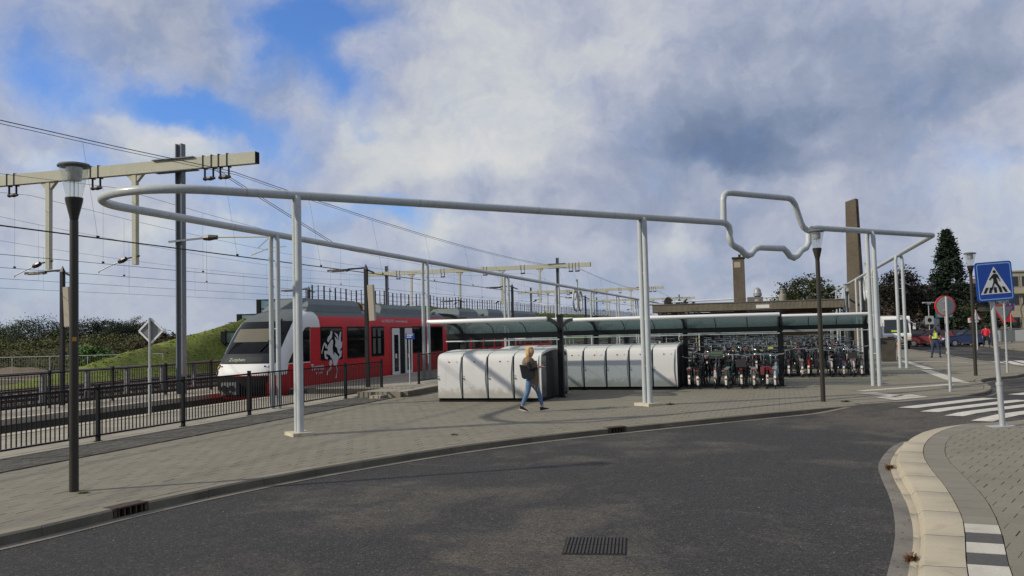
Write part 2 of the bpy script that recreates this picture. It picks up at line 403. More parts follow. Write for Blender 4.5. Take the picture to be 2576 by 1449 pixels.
# road, lifted to a table where the crossing is
XW = V(11.3, 22.6)
def sm(v): v = max(0, min(1, v)); return v*v*(3-2*v)
def road_z(x, y):
    dx, dy = x-XW.x, y-XW.y
    k = dx*.849+dy*.528; a = abs(dx*.528-dy*.849)
    return -.13 + .118*sm((k+3.6)/2.4)*sm((4.8-k)/2.8)*sm((8-a)/3)
mb = MB(); X0, X1, Y0, Y1, st_ = -14, 62, -6, 150, 0.5
nx = int((X1-X0)/st_)+1; ny = int((Y1-Y0)/st_)+1
k0 = mb.add([(X0+i*st_, Y0+j*st_, road_z(X0+i*st_, Y0+j*st_)) for j in range(ny) for i in range(nx)])
for j in range(ny-1):
    for i in range(nx-1):
        c_ = V(X0+(i+.5)*st_, Y0+(j+.5)*st_, 0)
        if c_.dot(E1) > -12.4 and c_.dot(E1) < 60: a = k0+j*nx+i; mb.face((a, a+1, a+nx+1, a+nx))
single('road', mb, m_asphalt, kind='structure', smooth=60)

# ---- polygons of the pavements in world metres
KERB = [(-8.6, 5.2), (-7.3, 7.45), (-6.45, 9.0), (-5.86, 10.02), (-5.64, 10.40), (-5.20, 11.38), (-4.98, 11.82), (-4.51, 12.69), (-3.80, 13.78), (-2.95, 14.86), (-1.95, 16.0), (-0.87, 17.09), (0.28, 18.03), (1.11, 18.63), (2.36, 19.42), (4.91, 20.95), (7.53, 22.46), (9.30, 23.42)]
KERB2 = [(9.30, 23.42), (10.5, 24.02), (11.70, 24.60), (12.44, 25.02), (13.61, 25.89), (14.5, 26.85), (15.10, 27.78), (15.75, 29.1), (16.1, 30.1), (16.5, 31.1), (17.1, 32.1), (17.9, 32.95), (19.71, 33.96), (23.01, 38.6)]
FAR = [(24.67, 46.93), (26.13, 51.72), (30.32, 66.90), (33.5, 78)]
def inside(p, poly):
    x, y = p; c = False; j = len(poly)-1
    for i in range(len(poly)):
        xi, yi = poly[i]; xj, yj = poly[j]
        if (yi > y) != (yj > y) and x < (xj-xi)*(y-yi)/(yj-yi)+xi: c = not c
        j = i
    return c
def offset(path, d):
    o = []
    for i in range(len(path)):
        a = V(*path[max(i-1, 0)]); b = V(*path[min(i+1, len(path)-1)]); t = (b-a).normalized()
        o.append((path[i][0]-t.y*d, path[i][1]+t.x*d))
    return o
def resample(path, step):
    P = [V(*p) for p in path]; out = [P[0]]; acc = 0
    for a, b in zip(P, P[1:]):
        L = (b-a).length; s = step-acc
        while s <= L: out.append(a+(b-a)*(s/L)); s += step
        acc = (L-(s-step))
    return [(p.x, p.y) for p in out]
def smoothed(path, it=2):
    for _ in range(it):
        o = [path[0]]
        for a, b in zip(path, path[1:]): o += [(a[0]*.75+b[0]*.25, a[1]*.75+b[1]*.25), (a[0]*.25+b[0]*.75, a[1]*.25+b[1]*.75)]
        o.append(path[-1]); path = o
    return path
KERB = smoothed(KERB, 1); KERB2 = smoothed(KERB2, 1)
def sxy(s_, t_): p = ST(s_, t_); return (p.x, p.y)
KIN = offset(KERB+KERB2[1:], .20)      # inner line of the kerb
MAIN = KIN + FAR + [sxy(3.0, 84), sxy(-12.2, 84), sxy(-12.2, 27.6), sxy(-12.5, 27.4), sxy(-12.5, 0.5)]
# ---- piece fields: the nearest 300 pieces as objects, the rest as one stuff part
def clip(poly, a, b):
    """keep what lies left of a->b"""
    n_ = V(-(b[1]-a[1]), b[0]-a[0], 0); n_.normalize(); out = []
    for i in range(len(poly)):
        p, q = poly[i], poly[(i+1) % len(poly)]
        dp = (p[0]-a[0])*n_.x+(p[1]-a[1])*n_.y; dq = (q[0]-a[0])*n_.x+(q[1]-a[1])*n_.y
        if dp >= 0: out.append(p)
        if (dp >= 0) != (dq >= 0): k = dp/(dp-dq); out.append((p[0]+(q[0]-p[0])*k, p[1]+(q[1]-p[1])*k))
    return out
def near_seg(path, p):
    best = None
    for a, b in zip(path, path[1:]):
        ax, ay = a; bx, by = b; L2 = (bx-ax)**2+(by-ay)**2; t = max(0, min(1, ((p[0]-ax)*(bx-ax)+(p[1]-ay)*(by-ay))/L2))
        d = (p[0]-ax-t*(bx-ax))**2+(p[1]-ay-t*(by-ay))**2
        if best is None or d < best[0]: best = (d, a, b)
    return best
def seen(x, y, z=0):
    d = V(x, y, z)-EYE; k = d.dot(_F)
    if k < .5: return False
    return abs(d.dot(_R)/k*2200) < 1320 and abs(d.dot(_U)/k*2200) < 760
def field(parent, name, cells, th, zf, m_one, m_many, clip_path=None, lip=.35, limit=300, spread=.11, keep=None, joint=.006, cliplist=None, line=None, jit=.018):
    """cells: list of (centre xy, half-length vector, half-width vector)"""
    one = []; many = []
    for (cx, cy), hu, hv in cells:
        j1, j2 = rng.uniform(-1, 1)*jit, rng.uniform(-1, 1)*jit*.5; cx += hu[0]*j1+hv[0]*j2; cy += hu[1]*j1+hv[1]*j2
        if keep and not keep(cx, cy): continue
        cs = [(cx+a*hu[0]+b*hv[0], cy+a*hu[1]+b*hv[1]) for a, b in ((-1, -1), (1, -1), (1, 1), (-1, 1))]
        full = True
        if clip_path:
            d, a, b = near_seg(clip_path, (cx, cy))
            if d < lip*lip:
                for aa, bb in cliplist(a, b) if cliplist else [(a, b)]:
                    n0 = len(cs); c2 = clip(cs, aa, bb)
                    if c2 != cs: full = False
                    cs = c2
                if len(cs) < 3: continue
        if line:
            c2 = clip(cs, *line)
            if len(c2) < 3: continue
            if len(c2) != 4 or any(math.hypot(p[0]-q[0], p[1]-q[1]) > 1e-6 for p, q in zip(sorted(c2), sorted(cs))): full = False
            cs = c2
        d = math.hypot(cx, cy)
        (one if full and seen(cx, cy) else many).append((d, cx, cy, hu, hv, cs))
    one.sort(key=lambda q: q[0])
    many += one[limit:]; one = one[:limit]
    proto = {}
    for d, cx, cy, hu, hv, cs in one:
        key = (round(hu[0], 3), round(hu[1], 3), round(hv[0], 3), round(hv[1], 3))
        if key not in proto:
            b_ = MB(); lo = [(a*hu[0]+b*hv[0], a*hu[1]+b*hv[1]) for a, b in ((-1, -1), (1, -1), (1, 1), (-1, 1))]
            if (hu[0]*hv[1]-hu[1]*hv[0]) < 0: lo.reverse()
            tp = [(x*.985, y*.985, 0) for x, y in lo]; bt = [(x, y, -.006) for x, y in lo]; bb_ = [(x, y, -th) for x, y in lo]
            k = b_.add(tp+bt+bb_); b_.face((k, k+1, k+2, k+3))
            for i in range(4):
                j = (i+1) % 4; b_.face((k+4+i, k+4+j, k+j, k+i)); b_.face((k+8+i, k+8+j, k+4+j, k+4+i))
            proto[key] = b_.mesh(name, m_one)
        z = zf(cx, cy)
        o = part(name, proto[key], None, parent, loc=(cx, cy, z+rng.uniform(-.0022, .0022)), rot=(rng.uniform(-.004, .004), rng.uniform(-.004, .004), 0))
    b_ = MB()
    for d, cx, cy, hu, hv, cs in many:
        b_.tn = 1+rng.uniform(-spread, spread); z0 = rng.uniform(-.0022, .0022)
        ar = sum(cs[i][0]*cs[(i+1) % len(cs)][1]-cs[(i+1) % len(cs)][0]*cs[i][1] for i in range(len(cs)))
        if ar < 0: cs = cs[::-1]
        if abs(ar) < .001: continue
        n_ = len(cs); k = b_.add([(x, y, zf(x, y)+z0) for x, y in cs]+[(x, y, zf(x, y)-th) for x, y in cs])
        b_.face(range(k, k+n_))
        for i in range(n_): j = (i+1) % n_; b_.face((k+n_+i, k+n_+j, k+j, k+i))
    if b_.f: part(name, b_, m_many, parent, kind='stuff', tone=True)
# main pavement bed
mb = MB(); mb.poly([(x, y, -.03) for x, y in MAIN])
pavement = single('pavement', mb, m_joint, kind='structure')
T_ = .30
def tile_cells(s0, s1, t0, t1, g1=.006, g2=.0085):
    out = []; nt_ = int((t1-t0)/T_); ns = int((s1-s0)/T_)
    for j in range(nt_):
        off = T_/2 if j % 2 else 0
        for i in range(-1, ns+1):
            p = ST(s0+i*T_+off+T_/2, t0+j*T_+T_/2)
            hu = E1*(T_/2-g2/2); hv = E2*(T_/2-g1/2)
            out.append(((p.x, p.y), (hu.x, hu.y), (hv.x, hv.y)))
    return out
def main_keep(x, y):
    p = V(x, y, 0); s_ = p.dot(E1)
    return s_ > -12.75 and p.dot(E2) < 40 and (inside((x, y), MAIN) or s_ < -12.2 or near_seg(KIN, (x, y))[0] < .05) and math.hypot(x, y) < 52 and abs(x) < y*.66+1.5
field(pavement, 'paver', tile_cells(-12.5, 12, 2, 40), .03, lambda x, y: 0.0, m_paver, m_paver_s, clip_path=offset(KERB+KERB2[1:], .222), keep=main_keep, spread=.055, line=(sxy(-12.47, 40), sxy(-12.47, 0)))
# beyond the pieces the paving goes on as a plain sheet
mb = MB(); mb.poly([(x, y, -.012) for x, y in [sxy(-12.2, 40.1), sxy(6.5, 40.1)] + [(23.4, 40.4)] + FAR + [sxy(3.0, 84), sxy(-12.2, 84)]])
mb.poly([(x, y, -.016) for x, y in [(18.2, 33.9), (19.6, 34.15), (22.7, 38.6), (23.4, 40.4), sxy(6.4, 40.2), sxy(6.4, 36)]])
m_pfar = mat('far_paving', (.182, .170, .134), .9, noise=((.22, .12), (9, .12)), stain=(.5, .52, .72, (.125, .115, .098), .45))
part('far_paving', mb, m_pfar, pavement)
# dark brick strip along the platform fence, with its black edging
bed = MB(); bed.poly([V(*p) for p in (ST(-12.5, 0, -.031), ST(-12.5, 27.4, -.031), ST(-14.35, 27.4, -.031), ST(-14.35, 0, -.031))])
strip = single('brick_path', bed, m_joint, kind='structure')
cells = []
for r in range(13):
    for i in range(133):
        p = ST(-12.63-r*.105-.05, .6+i*.205+(.1 if r % 2 else 0)); hu = E2*.0985; hv = E1*.0462
        cells.append(((p.x, p.y), (hu.x, hu.y), (-hv.x, -hv.y)))
field(strip, 'brick', cells, .03, lambda x, y: -.002, m_brick, m_brick_s, keep=lambda x, y: abs(x) < y*.70+1.5, spread=.22)
mb = MB()
for i in range(27): a = ST(-14.02, .6+i*1.0); b = ST(-14.02, 1.59+i*1.0); mb.bar(a+V(0, 0, -.02), b+V(0, 0, -.02), .1, .05); a = ST(-14.24, .6+i); b = ST(-14.24, 1.59+i); mb.bar(a+V(0, 0, -.03), b+V(0, 0, -.03), .30, .05)
part('edging', mb, m_plat, strip)
# kerbs: one stone after another, with gully inlets let in
kerb = thing('kerb', None, None); kerb['kind'] = 'structure'
m_kface = mat('shaded_dirty_kerb_face', (.10, .092, .072), .9, noise=((1.3, .25), (50, .15)), bump=(60, .3, .004), stain=(1.1, .5, .68, (.15, .137, .108), .6))  # riser's shade is put into this darker colour, along with tyre grime
def kerb_run(parent, path, step, top, face, width, m_, name='kerbstone', ztop=None, skip=(), bevel=.025):
    P_ = resample(path, step); O_ = offset(P_, width)
    for i in range(len(P_)-1):
        if i in skip: continue
        b = MB(); g = .0045/step
        pa, pb = V(*P_[i]), V(*P_[i+1]); oa, ob = V(*O_[i]), V(*O_[i+1])
        A, B = pa.lerp(pb, g), pa.lerp(pb, 1-g); D, C_ = oa.lerp(ob, g), oa.lerp(ob, 1-g)
        za = ztop(*P_[i]) if ztop else top; zb = ztop(*P_[i+1]) if ztop else top
        def sec(p, q, z):
            n_ = (q-p).normalized(); n_ = V(n_.x, n_.y, 0); p = V(p.x, p.y, 0); q = V(q.x, q.y, 0)
            return [p+n_*-.012+V(0, 0, z-face), p+V(0, 0, z-bevel), p+n_*bevel+V(0, 0, z), q+V(0, 0, z), q+V(0, 0, z-face)]
        dz = rng.uniform(-.002, .002)
        s0 = sec(A, D, za+dz); s1 = sec(B, C_, zb+dz); k = b.add(s0+s1)
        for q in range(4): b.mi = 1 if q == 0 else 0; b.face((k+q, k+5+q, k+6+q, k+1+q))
        b.mi = 0
        b.face((k, k+1, k+2, k+3, k+4)); b.face((k+9, k+8, k+7, k+6, k+5))
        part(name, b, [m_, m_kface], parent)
    return P_
def ktop(x, y):
    k = (V(x, y)-XW).dot(V(.849, .528)); d = max(0, min(1, 1-abs((k-.2)/3.6))); return .002 if d == 0 else .002-.012*d
def cut_at(path, p):
    """split a polyline at the point nearest p"""
    P_ = resample(path, .05); i = min(range(len(P_)), key=lambda i: math.hypot(P_[i][0]-p[0], P_[i][1]-p[1])); return P_[:i+1], P_[i:]
def plen(path): return sum(math.hypot(b[0]-a[0], b[1]-a[1]) for a, b in zip(path, path[1:]))
rest = KERB; GUL = []
for p0_, p1_ in (((-5.20, 11.36), (-4.93, 11.86)), ((2.05, 19.21), (2.45, 19.47))):
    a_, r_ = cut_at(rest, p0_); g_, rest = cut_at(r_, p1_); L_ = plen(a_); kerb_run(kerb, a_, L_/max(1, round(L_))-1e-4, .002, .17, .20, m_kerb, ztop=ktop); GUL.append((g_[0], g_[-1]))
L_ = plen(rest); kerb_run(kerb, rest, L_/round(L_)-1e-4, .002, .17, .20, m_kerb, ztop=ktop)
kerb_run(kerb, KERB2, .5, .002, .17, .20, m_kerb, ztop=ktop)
m_iron = mat('cast_iron', (.075, .052, .040), .7, metal=.4, noise=(18, .35), bump=(40, .4, .004))
m_black = mat('black_void', (.006, .006, .006), .9)
for gi, (ga_, gb_) in enumerate(GUL):
    a, b = V(*ga_), V(*gb_); d = (b-a); d3 = V(d.x, d.y, 0); L = d.length; d3.normalize(); nrm = V(-d3.y, d3.x, 0)
    g = thing('kerb_gully', '', 'drain', (a.x, a.y, 0), math.atan2(d3.y, d3.x))
    g['label'] = 'rusty kerb drain inlet nearest the tall lamp post in front' if gi == 0 else 'rusty kerb drain inlet below the walking woman and the middle pipe columns'
    b_ = MB(); b_.box((L/2, .09, -.006), (L-.005, .20, .022)); b_.box((.03, .02, -.09), (.05, .06, .15)); b_.box((L-.03, .02, -.09), (.05, .06, .15)); b_.box((L/2, .02, -.155), (L-.02, .06, .02)); part('frame', b_, m_iron, g)
    b_ = MB(); b_.box((L/2, .17, -.09), (L-.04, .03, .14)); part('pit', b_, m_black, g)
    bm_ = MB(); bm_.box((0, .03, -.085), (.022, .055, .13)); bme = bm_.mesh('grate_bar', m_iron)
    for q in range(5): part('grate_bar', bme, None, g, loc=(.05+(q+.5)*(L-.1)/5, 0, 0))
# gutter line at the foot of the kerb
def ribbon(b, path, d0, d1, zf, step=None):
    P_ = resample(path, step) if step else path
    A, B = offset(P_, d0), offset(P_, d1)
    for i in range(len(P_)-1):
        q = [A[i], A[i+1], B[i+1], B[i]]
        b.quad(*[(x, y, zf(x, y)) for x, y in q])
mb = MB(); ribbon(mb, [p for p in KERB if p[0] < 9.0], -.20, .01, lambda x, y: road_z(x, y)+.007, .35); part('gutter', mb, m_gutter, kerb)
mb = MB(); ribbon(mb, KERB2[2:], -.16, .01, lambda x, y: road_z(x, y)+.007, .35); part('gutter', mb, m_gutter, kerb)
# dark soil line behind the kerb
# ---- right pavement with its broad cream bus kerb
CREST = smoothed([(2.6, 5.6), (3.05, 6.6), (3.45, 7.56), (4.44, 9.60), (5.06, 11.13), (5.57, 12.66), (6.04, 13.93), (6.68, 15.28), (7.48, 16.73), (8.42, 17.96), (9.26, 18.61), (9.99, 18.95), (10.87, 19.08), (12.4, 19.6), (15, 21.4), (20, 25.0)], 1)
INNER = smoothed([(2.95, 5.5), (3.38, 6.55), (3.79, 7.53), (4.73, 9.38), (5.11, 10.27), (5.67, 11.74), (6.03, 12.84), (6.58, 14.30), (7.29, 15.73), (8.19, 17.13), (8.93, 17.95), (9.61, 18.46), (10.70, 18.70), (12.5, 19.2), (15.2, 21.0), (20.2, 24.6)], 1)
BORDER = smoothed([(3.3, 5.4), (3.75, 6.5), (4.16, 7.50), (5.06, 9.27), (5.72, 10.78), (6.17, 12.10), (6.70, 13.69), (7.21, 14.84), (7.95, 16.21), (8.80, 17.30), (9.5, 17.9), (10.6, 18.3), (12.7, 18.8), (15.4, 20.6), (20.4, 24.2)], 1)
GOUT = smoothed([(1.9, 5.2), (2.7, 6.8), (3.33, 8.04), (3.92, 9.22), (4.39, 10.30), (4.85, 11.49), (5.36, 13.00), (5.78, 14.13), (6.20, 14.96), (6.82, 16.08), (7.34, 16.79)], 1)
KBOT = smoothed([(2.1, 5.2), (2.9, 6.8), (3.51, 8.03), (4.13, 9.25), (4.63, 10.42), (5.05, 11.55), (5.45, 12.76), (5.85, 13.83), (6.14, 14.49), (6.87, 15.85), (7.53, 16.95)], 1)
RIGHT = list(reversed(BORDER)) + [(3.2, 3), (24, 3), (26, 24)]
mb = MB(); mb.poly([(x, y, -.03) for x, y in list(reversed(INNER)) + [(2.9, 3), (24, 3), (26, 24)]][::1])
rpave = single('right_pavement', mb, m_joint, kind='structure')
RV = V(math.cos(math.radians(-38)), math.sin(math.radians(-38)), 0); RU = V(-RV.y, RV.x, 0)
cells = []
for j in range(-70, 80):
    for i in range(-60, 60):
        p = V(8, 12, 0)+RV*(i*.30+(.15 if j % 2 else 0))+RU*(j*.30)
        if 2.5 < p.y < 26 and 3 < p.x < 22: cells.append(((p.x, p.y), (RV.x*.1465, RV.y*.1465), (RU.x*.148, RU.y*.148)))
BR = list(reversed(BORDER))
def rkeep(x, y): return (inside((x, y), RIGHT) or near_seg(BORDER, (x, y))[0] < .045) and abs(x) < y*.64+1.2
field(rpave, 'paver', cells, .03, lambda x, y: 0.0, m_paver, m_paver_s, clip_path=BR, keep=rkeep, spread=.05)
# grey slabs and black-and-white guide tiles between border and kerb
m_dkt = mat('dark_guide_tile', (.075, .073, .072), .85, noise=(20, .15)); m_slab = mat('grey_slab', (.185, .173, .142), .88, noise=((.8, .1), (40, .1)), rnd=.07)
def lut(path, q):
    L = [0]
    for a, b in zip(path, path[1:]): L.append(L[-1]+math.hypot(b[0]-a[0], b[1]-a[1]))
    d = q*L[-1]
    for i in range(len(path)-1):
        if L[i+1] >= d or i == len(path)-2:
            f = (d-L[i])/(L[i+1]-L[i]); return (path[i][0]+(path[i+1][0]-path[i][0])*f, path[i][1]+(path[i+1][1]-path[i][1])*f)
def byY(path, y):
    for a, b in zip(path, path[1:]):
        if (a[1]-y)*(b[1]-y) <= 0 and a[1] != b[1]: f = (y-a[1])/(b[1]-a[1]); return (a[0]+(b[0]-a[0])*f, y)
    return path[-1]
nsl = 62
for i in range(nsl):
    q0, q1 = i/nsl+.0004, (i+1)/nsl-.0004
    a, b, c, d = lut(INNER, q0), lut(INNER, q1), lut(BORDER, q1), lut(BORDER, q0)
    sh = lambda p, o: (p[0]+(o[0]-p[0])*.03, p[1]+(o[1]-p[1])*.03)
    a, b, c, d = sh(a, d), sh(b, c), sh(c, b), sh(d, a)
    ymid = (a[1]+d[1])/2
    b_ = MB(); P4 = [a, d, c, b]; k = b_.add([(x, y, .001) for x, y in P4]+[(x, y, -.03) for x, y in P4]); b_.face((k, k+1, k+2, k+3))
    for z in range(4): j = (z+1) % 4; b_.face((k+4+z, k+4+j, k+j, k+z))
    g = ymid < 9.3
    m_ = (m_guide if i % 2 else m_dkt) if g else m_slab
    part('guide_tile' if g else 'slab', b_, m_, rpave)
bus = thing('bus_kerb', None, None); bus['kind'] = 'structure'
def zc(i, n_): return .004
n_b = 22
for i in range(n_b):
    q0, q1 = i/n_b+.00025, (i+1)/n_b-.00025
    b = MB(); prev = None
    yy = lut(CREST, (q0+q1)/2)[1]
    for sub_ in range(4):
        q = q0+(q1-q0)*sub_/3; cc = lut(CREST, q); ii = lut(INNER, q)
        Cc = V(cc[0], cc[1], 0); I = V(ii[0], ii[1], 0)
        if yy < 16.3:
            kk = byY(KBOT, cc[1]+(.42 if cc[1] < 8.6 else .35)); K = V(kk[0], kk[1], 0); zr = road_z(kk[0], kk[1])
            sc0 = [K+V(0, 0, zr-.02), K.lerp(Cc, .05)+V(0, 0, zr+.03), K.lerp(Cc, .40)+V(0, 0, zr+.042), K.lerp(Cc, .58)+V(0, 0, -.088), K.lerp(Cc, .72)+V(0, 0, -.045), K.lerp(Cc, .86)+V(0, 0, -.012), Cc+V(0, 0, .001), I+V(0, 0, .004), I+V(0, 0, -.05)]
        else:
            zr = road_z(cc[0], cc[1]); sc0 = [Cc+(Cc-I)*.12+V(0, 0, zr-.02), Cc+V(0, 0, max(zr+.012, -.05)), I+V(0, 0, .004), I+V(0, 0, -.05)]
        n_ = len(sc0); k = b.add(sc0)
        if prev is not None:
            for z in range(n_-1): b.face((prev+z, prev+z+1, k+z+1, k+z))
        else: b.face([k+z for z in reversed(range(n_))])
        prev = k
    b.face([prev+z for z in range(n_)])
    part('kerbstone', b, m_cream, bus, smooth=50)
mb = MB()
for a0, a1, b0, b1 in [(GOUT[i], GOUT[i+1], KBOT[min(i, len(KBOT)-2)], KBOT[min(i+1, len(KBOT)-1)]) for i in range(len(GOUT)-1)]:
    mb.quad(*[(x, y, road_z(x, y)+.006) for x, y in (a0, (b0[0]+.05, b0[1]), (b1[0]+.05, b1[1]), a1)])
part('gutter', mb, m_gutter, bus)
# ---- painted and tiled markings
zeb = thing('zebra_crossing', None, None); zeb['kind'] = 'structure'
for poly in [[(9.72, 22.34), (10.03, 22.04), (13.37, 24.24), (13.11, 24.60)], [(9.85, 21.41), (10.16, 21.10), (13.75, 23.4), (13.55, 23.75)], [(10.02, 20.55), (10.31, 20.26), (13.9, 22.5), (13.7, 22.85)], [(10.15, 19.63), (10.46, 19.31), (14.1, 21.6), (13.9, 21.95)], [(15.0, 26.75), (15.25, 26.4), (18.6, 28.6), (18.35, 28.95)]]:
    c = [(x, y) for x, y in poly]; mb = MB(); A, B, C_, D = [V(*p) for p in c]
    nn = 8
    for i in range(nn):
        q = [A.lerp(D, i/nn), B.lerp(C_, i/nn), B.lerp(C_, (i+1)/nn), A.lerp(D, (i+1)/nn)]
        mb.quad(*[(p.x, p.y, road_z(p.x, p.y)+.007) for p in q])
    part('stripe', mb, m_white, zeb)
zeb2 = thing('zebra_crossing', None, None); zeb2['kind'] = 'structure'
for i in range(4):
    o = V(25.9+.75*i, 47.7+.25*i); u = V(-.40, -1.0).normalized(); v_ = V(.42, -.18)
    mb = MB(); P4 = [o, o+v_, o+v_+u*5.2, o+u*5.2]; mb.quad(*[(p.x, p.y, -.122) for p in P4]); part('stripe', mb, m_white, zeb2)
gl = thing('guide_line', None, None); gl['kind'] = 'structure'
def stp(s_, t_, z): return ST(s_, t_, z)
for poly in [[(2.28, 29.90), (2.51, 29.65), (5.63, 32.60), (5.45, 32.96)], [(2.28, 28.82), (2.53, 28.50), (3.15, 27.44), (3.45, 27.9), (2.79, 29.17)], [(2.60, 27.24), (3.02, 26.35), (4.03, 27.42), (3.68, 28.34)], [(5.9, 42.24), (6.35, 42.19), (6.23, 33.36), (5.75, 33.89)], [(6.35, 59.04), (6.75, 59.0), (6.60, 43.0), (6.20, 43.0)], [(6.9, 51.0), (6.95, 51.5), (9.23, 49.6), (9.1, 49.1)]]:
    mb = MB(); mb.poly([stp(a, b, .005) for a, b in poly]); part('guide_band', mb, m_guide, gl)
mb = MB(); P_ = [(23.01, 38.6)]+FAR; ribbon(mb, P_, -.14, .14, lambda x, y: .004); part('kerbstone', mb, m_kerb, kerb)
mb = MB(); ribbon(mb, P_, -.15, -.14, lambda x, y: .004)
for a, b in zip(offset(P_, -.14), offset(P_, -.14)[1:]): mb.quad((a[0], a[1], -.13), (b[0], b[1], -.13), (b[0], b[1], .004), (a[0], a[1], .004))
part('kerbstone', mb, m_kerb, kerb)
# far pavement before the school
mb = MB(); fp = [(33.6, 56), (35.90, 61.69), (40.84, 77.54), (42.5, 84), (70, 84), (70, 50)]
mb.poly([(x, y, .0) for x, y in fp][::-1])
for a, b in zip(fp[:4], fp[1:4]): mb.quad((a[0], a[1], -.14), (b[0], b[1], -.14), (b[0], b[1], 0), (a[0], a[1], 0))
single('far_pavement', mb, m_pfar, kind='structure')
# ---- manhole grating in the road, weeds, litter
mh = thing('drain_cover', 'square slotted iron drain cover in the middle of the asphalt road', 'drain cover', (.82, 9.40, -.13), math.radians(-8))
b_ = MB(); b_.box((0, 0, .000), (.66, .76, .008)); part('frame', b_, mat('grate_dark', (.017, .016, .015), .9), mh)
sl = MB(); sl.box((0, 0, .007), (.020, .34, .010)); sme = sl.mesh('slat', mat('worn_iron', (.048, .045, .042), .65, metal=.3, noise=(30, .3)))
for i in range(17):
    for j in (-.18, .18):
        part('slat', sme, None, mh, loc=(-.304+i*.038, j, 0))
m_weed = mat('dry_weed', (.16, .085, .045), .95, noise=(30, .4)); m_weedg = mat('green_weed', (.075, .10, .03), .95, noise=(30, .4))
def weed(x, y, z, r, h, n_, m_, lab, name='weed'):
    b = MB(); q = random.Random(int(x*100))
    for i in range(n_):
        a = q.uniform(0, 6.28); l = q.uniform(.3, 1)*r; hh = q.uniform(.3, 1)*h; c = V(q.gauss(0, r*.25), q.gauss(0, r*.25), 0)
        t = c+V(math.cos(a)*l, math.sin(a)*l, hh); s_ = V(-math.sin(a), math.cos(a), 0)*.007
        b.quad(c-s_, c+s_, (c+t)/2+s_*1.6+V(0, 0, hh*.25), (c+t)/2-s_*1.6+V(0, 0, hh*.25)); b.quad((c+t)/2-s_*1.6+V(0, 0, hh*.25), (c+t)/2+s_*1.6+V(0, 0, hh*.25), t+s_*.3, t-s_*.3)
    single(name, b, m_, lab, 'weed', loc=(x, y, z))
weed(3.72, 8.42, -.11, .10, .09, 60, m_weed, 'dry brown weed at the foot of the cream bus kerb, lowest in the picture')
weed(5.78, 13.66, -.11, .11, .08, 50, m_weed, 'dry reddish weed in the gutter where the cream bus kerb bulges into the road')
weed(-6.2, 12.6, 0, .10, .03, 40, m_weedg, 'low green weed beside the foot of the tall lamp post')
weed(9.1, 24.15, 0, .18, .05, 60, m_weedg, 'low green weed between the second lamp post and the kerb')
weed(4.35, 24.6, 0, .16, .05, 50, m_weed, 'withered weed beside the footing of the middle pipe columns')
weed(-1.3, 18.6, 0, .10, .03, 40, m_weedg, 'small green tuft in the paving joint right of the nearest pipe columns')
# grit and fallen leaves lying in the gutters and on the road
q = random.Random(21); b = MB(); m_grit = mat('pale_grit', (.30, .28, .24), .9); m_leaf = mat('fallen_leaf', (.13, .075, .03), .9)
def flake(b, x, y, z, r):
    a = q.uniform(0, 6.28); u = V(math.cos(a), math.sin(a), q.uniform(-.1, .1))*r; v_ = V(-math.sin(a), math.cos(a), q.uniform(-.1, .1))*r*q.uniform(.4, .9); c = V(x, y, z)
    k = b.add((c-u, c-v_, c+u*.7+V(0, 0, r*.3), c+v_)); b.face((k, k+1, k+2, k+3))
for i in range(420):
    x = q.uniform(-5, 6); y = q.uniform(7.5, 20)
    if math.hypot(x-1, y-9) > 9 and q.random() < .5: continue
    if inside((x, y), MAIN) or near_seg(KIN, (x, y))[0] < .35 or x > 3.2+(y-8)*.36: continue
    flake(b, x, y, road_z(x, y)+.005, q.uniform(.004, .013))
single('road_grit', b, m_grit, kind='stuff')
b = MB()
for P_ in (KERB, GOUT):
    R3_ = resample(P_, .2)
    for p in R3_:
        for i in range(2 if P_ is GOUT else 1):
            if q.random() < .45: x, y = p[0]+q.gauss(.12 if P_ is GOUT else .03, .07), p[1]+q.gauss(0 if P_ is GOUT else -.10, .06); flake(b, x, y, road_z(x, y)+.012, q.uniform(.008, .024))
for i in range(120):
    x = q.uniform(-7, 9); y = q.uniform(10, 25)
    if inside((x, y), MAIN): flake(b, x, y, .006, q.uniform(.008, .022))
single('fallen_leaves', b, m_leaf, kind='stuff')
b = MB()
for i in range(150):
    s_ = -12.5+T_*q.randrange(0, 60); t_ = 2+T_*q.randrange(10, 120); p = ST(s_+q.uniform(-.3, .3), t_, .0)
    if not main_keep(p.x, p.y) or p.y > 27: continue
    for k_ in range(7):
        a = q.uniform(0, 6.28); l = q.uniform(.015, .05); c = p+E1*q.gauss(0, .05); u = V(math.cos(a), math.sin(a), 0); b.quad(c-u.cross(V(0, 0, 1))*.004, c+u.cross(V(0, 0, 1))*.004, c+u*l+V(0, 0, l*.5), c+u*l*.9+V(0, 0, l*.4))
single('joint_weeds', b, m_weedg, kind='stuff')
# ================================================================ PLATFORMS, TRACKS, EMBANKMENT
def rect(b, s0, s1, t0, t1, z, z2=None):
    z2 = z if z2 is None else z2
    b.quad(ST(s0, t0, z), ST(s1, t0, z), ST(s1, t1, z2), ST(s0, t1, z2))
mb = MB()
def slab(b, s0, s1, t0, t1, z, zb=-1.0, z2=None):
    z2 = z if z2 is None else z2
    k = b.add([ST(s0, t0, z), ST(s1, t0, z), ST(s1, t1, z2), ST(s0, t1, z2), ST(s0, t0, zb), ST(s1, t0, zb), ST(s1, t1, zb), ST(s0, t1, zb)])
    for f in ((0, 1, 2, 3), (4, 5, 1, 0), (5, 6, 2, 1), (6, 7, 3, 2), (7, 4, 0, 3)): b.face([k+i for i in f])
m_wall = mat('platform_wall', (.07, .065, .056), .9, noise=((.8, .25), (12, .2)), stain=(.9, .45, .65, (.035, .032, .027), .7))
